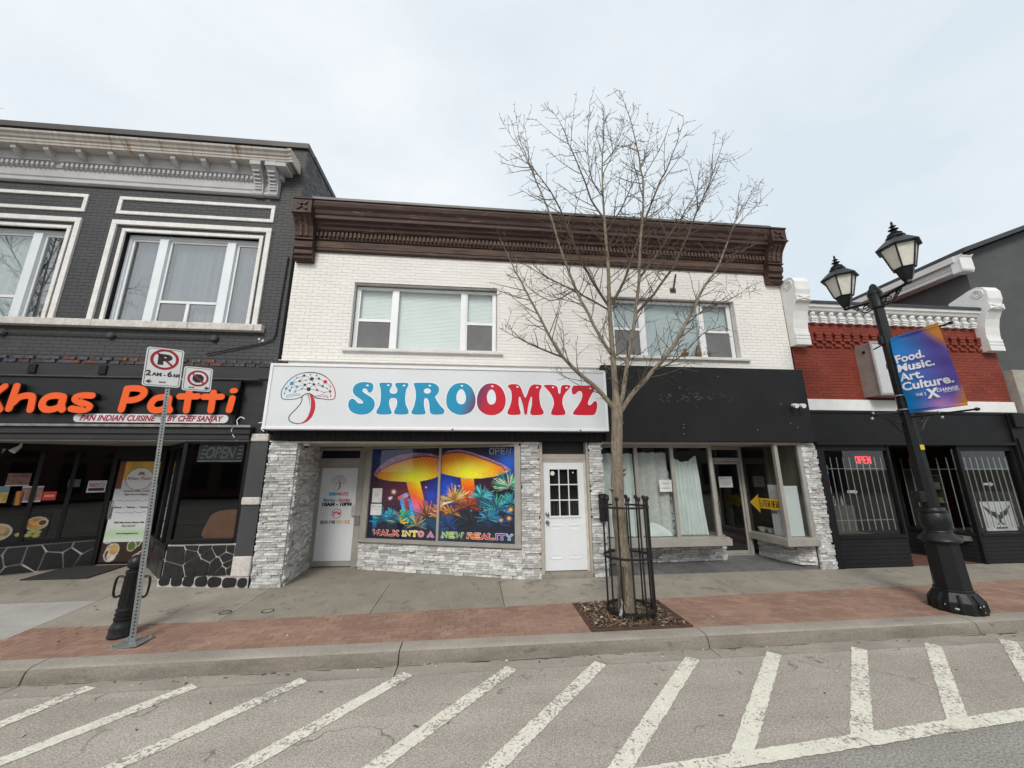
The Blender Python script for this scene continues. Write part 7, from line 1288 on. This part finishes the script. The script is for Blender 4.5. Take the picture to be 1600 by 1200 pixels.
# iron guard
guard_m = M('guard_iron', (.009, .0085, .0085), (.016, .013, .012), rough=.55, scale=9, fine=.2); GX, GY = 2.355, -1.78; TG = thing('tree_guard', 'black iron tree guard of upright bars with ball finials', 'tree guard', (GX, GY, Z0))
for k in range(13):
    a = 2 * math.pi * (k + .3) / 13; x, y = GX + .34 * math.cos(a), GY + .34 * math.sin(a); s = MB(); s.tube([(x, y, Z0), (x, y, 1.555)], .0135, 8); bb = s.build('bar', guard_m, TG, smooth=True); s = MB(); s.lathe([(.012, -.045), (.02, -.04), (.014, -.03), (.03, -.012), (.033, .005), (.022, .027), (.002, .034)], (x, y, 1.585), 10); s.build('ball_finial', guard_m, bb, smooth=True)
for z in (.03, .74, 1.445):
    s = MB(); n = 40; ro, ri = .36, .326
    for zz in (0,): s.add([(GX + q * math.cos(2 * math.pi * i / n), GY + q * math.sin(2 * math.pi * i / n), z + h) for q, h in ((ro, 0), (ro, .028), (ri, .028), (ri, 0)) for i in range(n)], [(j * n + i, j * n + (i + 1) % n, ((j + 1) % 4) * n + (i + 1) % n, ((j + 1) % 4) * n + i) for j in range(4) for i in range(n)])
    s.build('hoop', guard_m, TG)
t = thing('cloth_scrap', 'black plastic scrap with white flecks caught inside the guard', 'litter', (2.15, -2.05, Z0)); s = MB(); r = random.Random(4); pts = [(2.10 + r.uniform(-.05, .07), -2.02 + r.uniform(-.04, .05), Z0 + r.uniform(0, .30)) for _ in range(16)]
for i in range(14): s.add([pts[i], pts[i + 1], pts[(i + 2) % 16]], [(0, 1, 2)])
s.build('scrap', M('black_scrap', (.02, .02, .022), (.35, .35, .35), rough=.5, scale=30, lo=.6, hi=.7), t)
# grate and mulch
rust = M('rusty_grate', (.115, .06, .04), (.07, .042, .032), rough=.9, scale=14, fine=.3); X0, X1, Y0, Y1 = 1.585, 2.985, -2.318, -1.185; TGR = thing('tree_grate', 'rusty iron tree grate set in the brick paving', 'tree grate', (2.29, -1.75, -.05)); s = MB(); zt = zs(2.3, -1.8) + .012
for a in ((X0, X1, Y0, Y0 + .03), (X0, X1, Y1 - .03, Y1), (X0, X0 + .03, Y0 + .03, Y1 - .03), (X1 - .03, X1, Y0 + .03, Y1 - .03)): s.box(a[0], a[1], a[2], a[3], zt - .05, zt)
s.build('rim', rust, TGR); k = 0
x = X0 + .045
while x < X1 - .04:
    for y0, y1 in ((Y0 + .03, Y0 + .26), (Y1 - .26, Y1 - .03)): s = MB(); s.box(x, x + .015, y0, y1, zt - .03, zt - .003); s.build('grate_bar', rust, TGR)
    x += .034
y = Y0 + .28
while y < Y1 - .28:
    for x0, x1 in ((X0 + .03, X0 + .26), (X1 - .26, X1 - .03)): s = MB(); s.box(x0, x1, y, y + .015, zt - .03, zt - .003); s.build('grate_bar', rust, TGR)
    y += .034
s = MB(); s.box(X0, X1, Y0, Y1, -.2, zt - .045); s.col = None; tag(s.build('tree_pit_soil', M('pit_soil', (.05, .038, .028), rough=1, scale=12)), kind='structure')
mu = MB(); r = random.Random(2)
for i in range(2600):
    x, y = r.uniform(X0 + .04, X1 - .04), r.uniform(Y0 + .05, Y1 - .04); e = max(abs(x - 2.285) / .66, abs(y + 1.75) / .54)
    if r.random() < max(0, (e - .72) * 2.6): continue
    z = zt - .02 + .045 * max(0, 1 - e) + r.uniform(0, .02); a, b = r.uniform(0, 6.28), r.uniform(-.5, .5); l, w_ = r.uniform(.012, .04), r.uniform(.005, .014); mu.col = r.choice(((.17, .11, .07), (.11, .07, .045), (.24, .17, .11), (.07, .05, .035), (.14, .10, .07), (.5, .45, .38) if r.random() < .35 else (.16, .11, .07))); c, s_ = math.cos(a), math.sin(a)
    mu.add([(x + c * l - s_ * w_, y + s_ * l + c * w_, z + b * l), (x - c * l - s_ * w_, y - s_ * l + c * w_, z - b * l), (x - c * l + s_ * w_, y - s_ * l - c * w_, z - b * l + .004), (x + c * l + s_ * w_, y + s_ * l - c * w_, z + b * l + .004)], [(0, 1, 2, 3)])
tag(mu.build('mulch', PRINT), 'brown bark mulch and dry leaves filling the tree grate', 'mulch', kind='stuff')
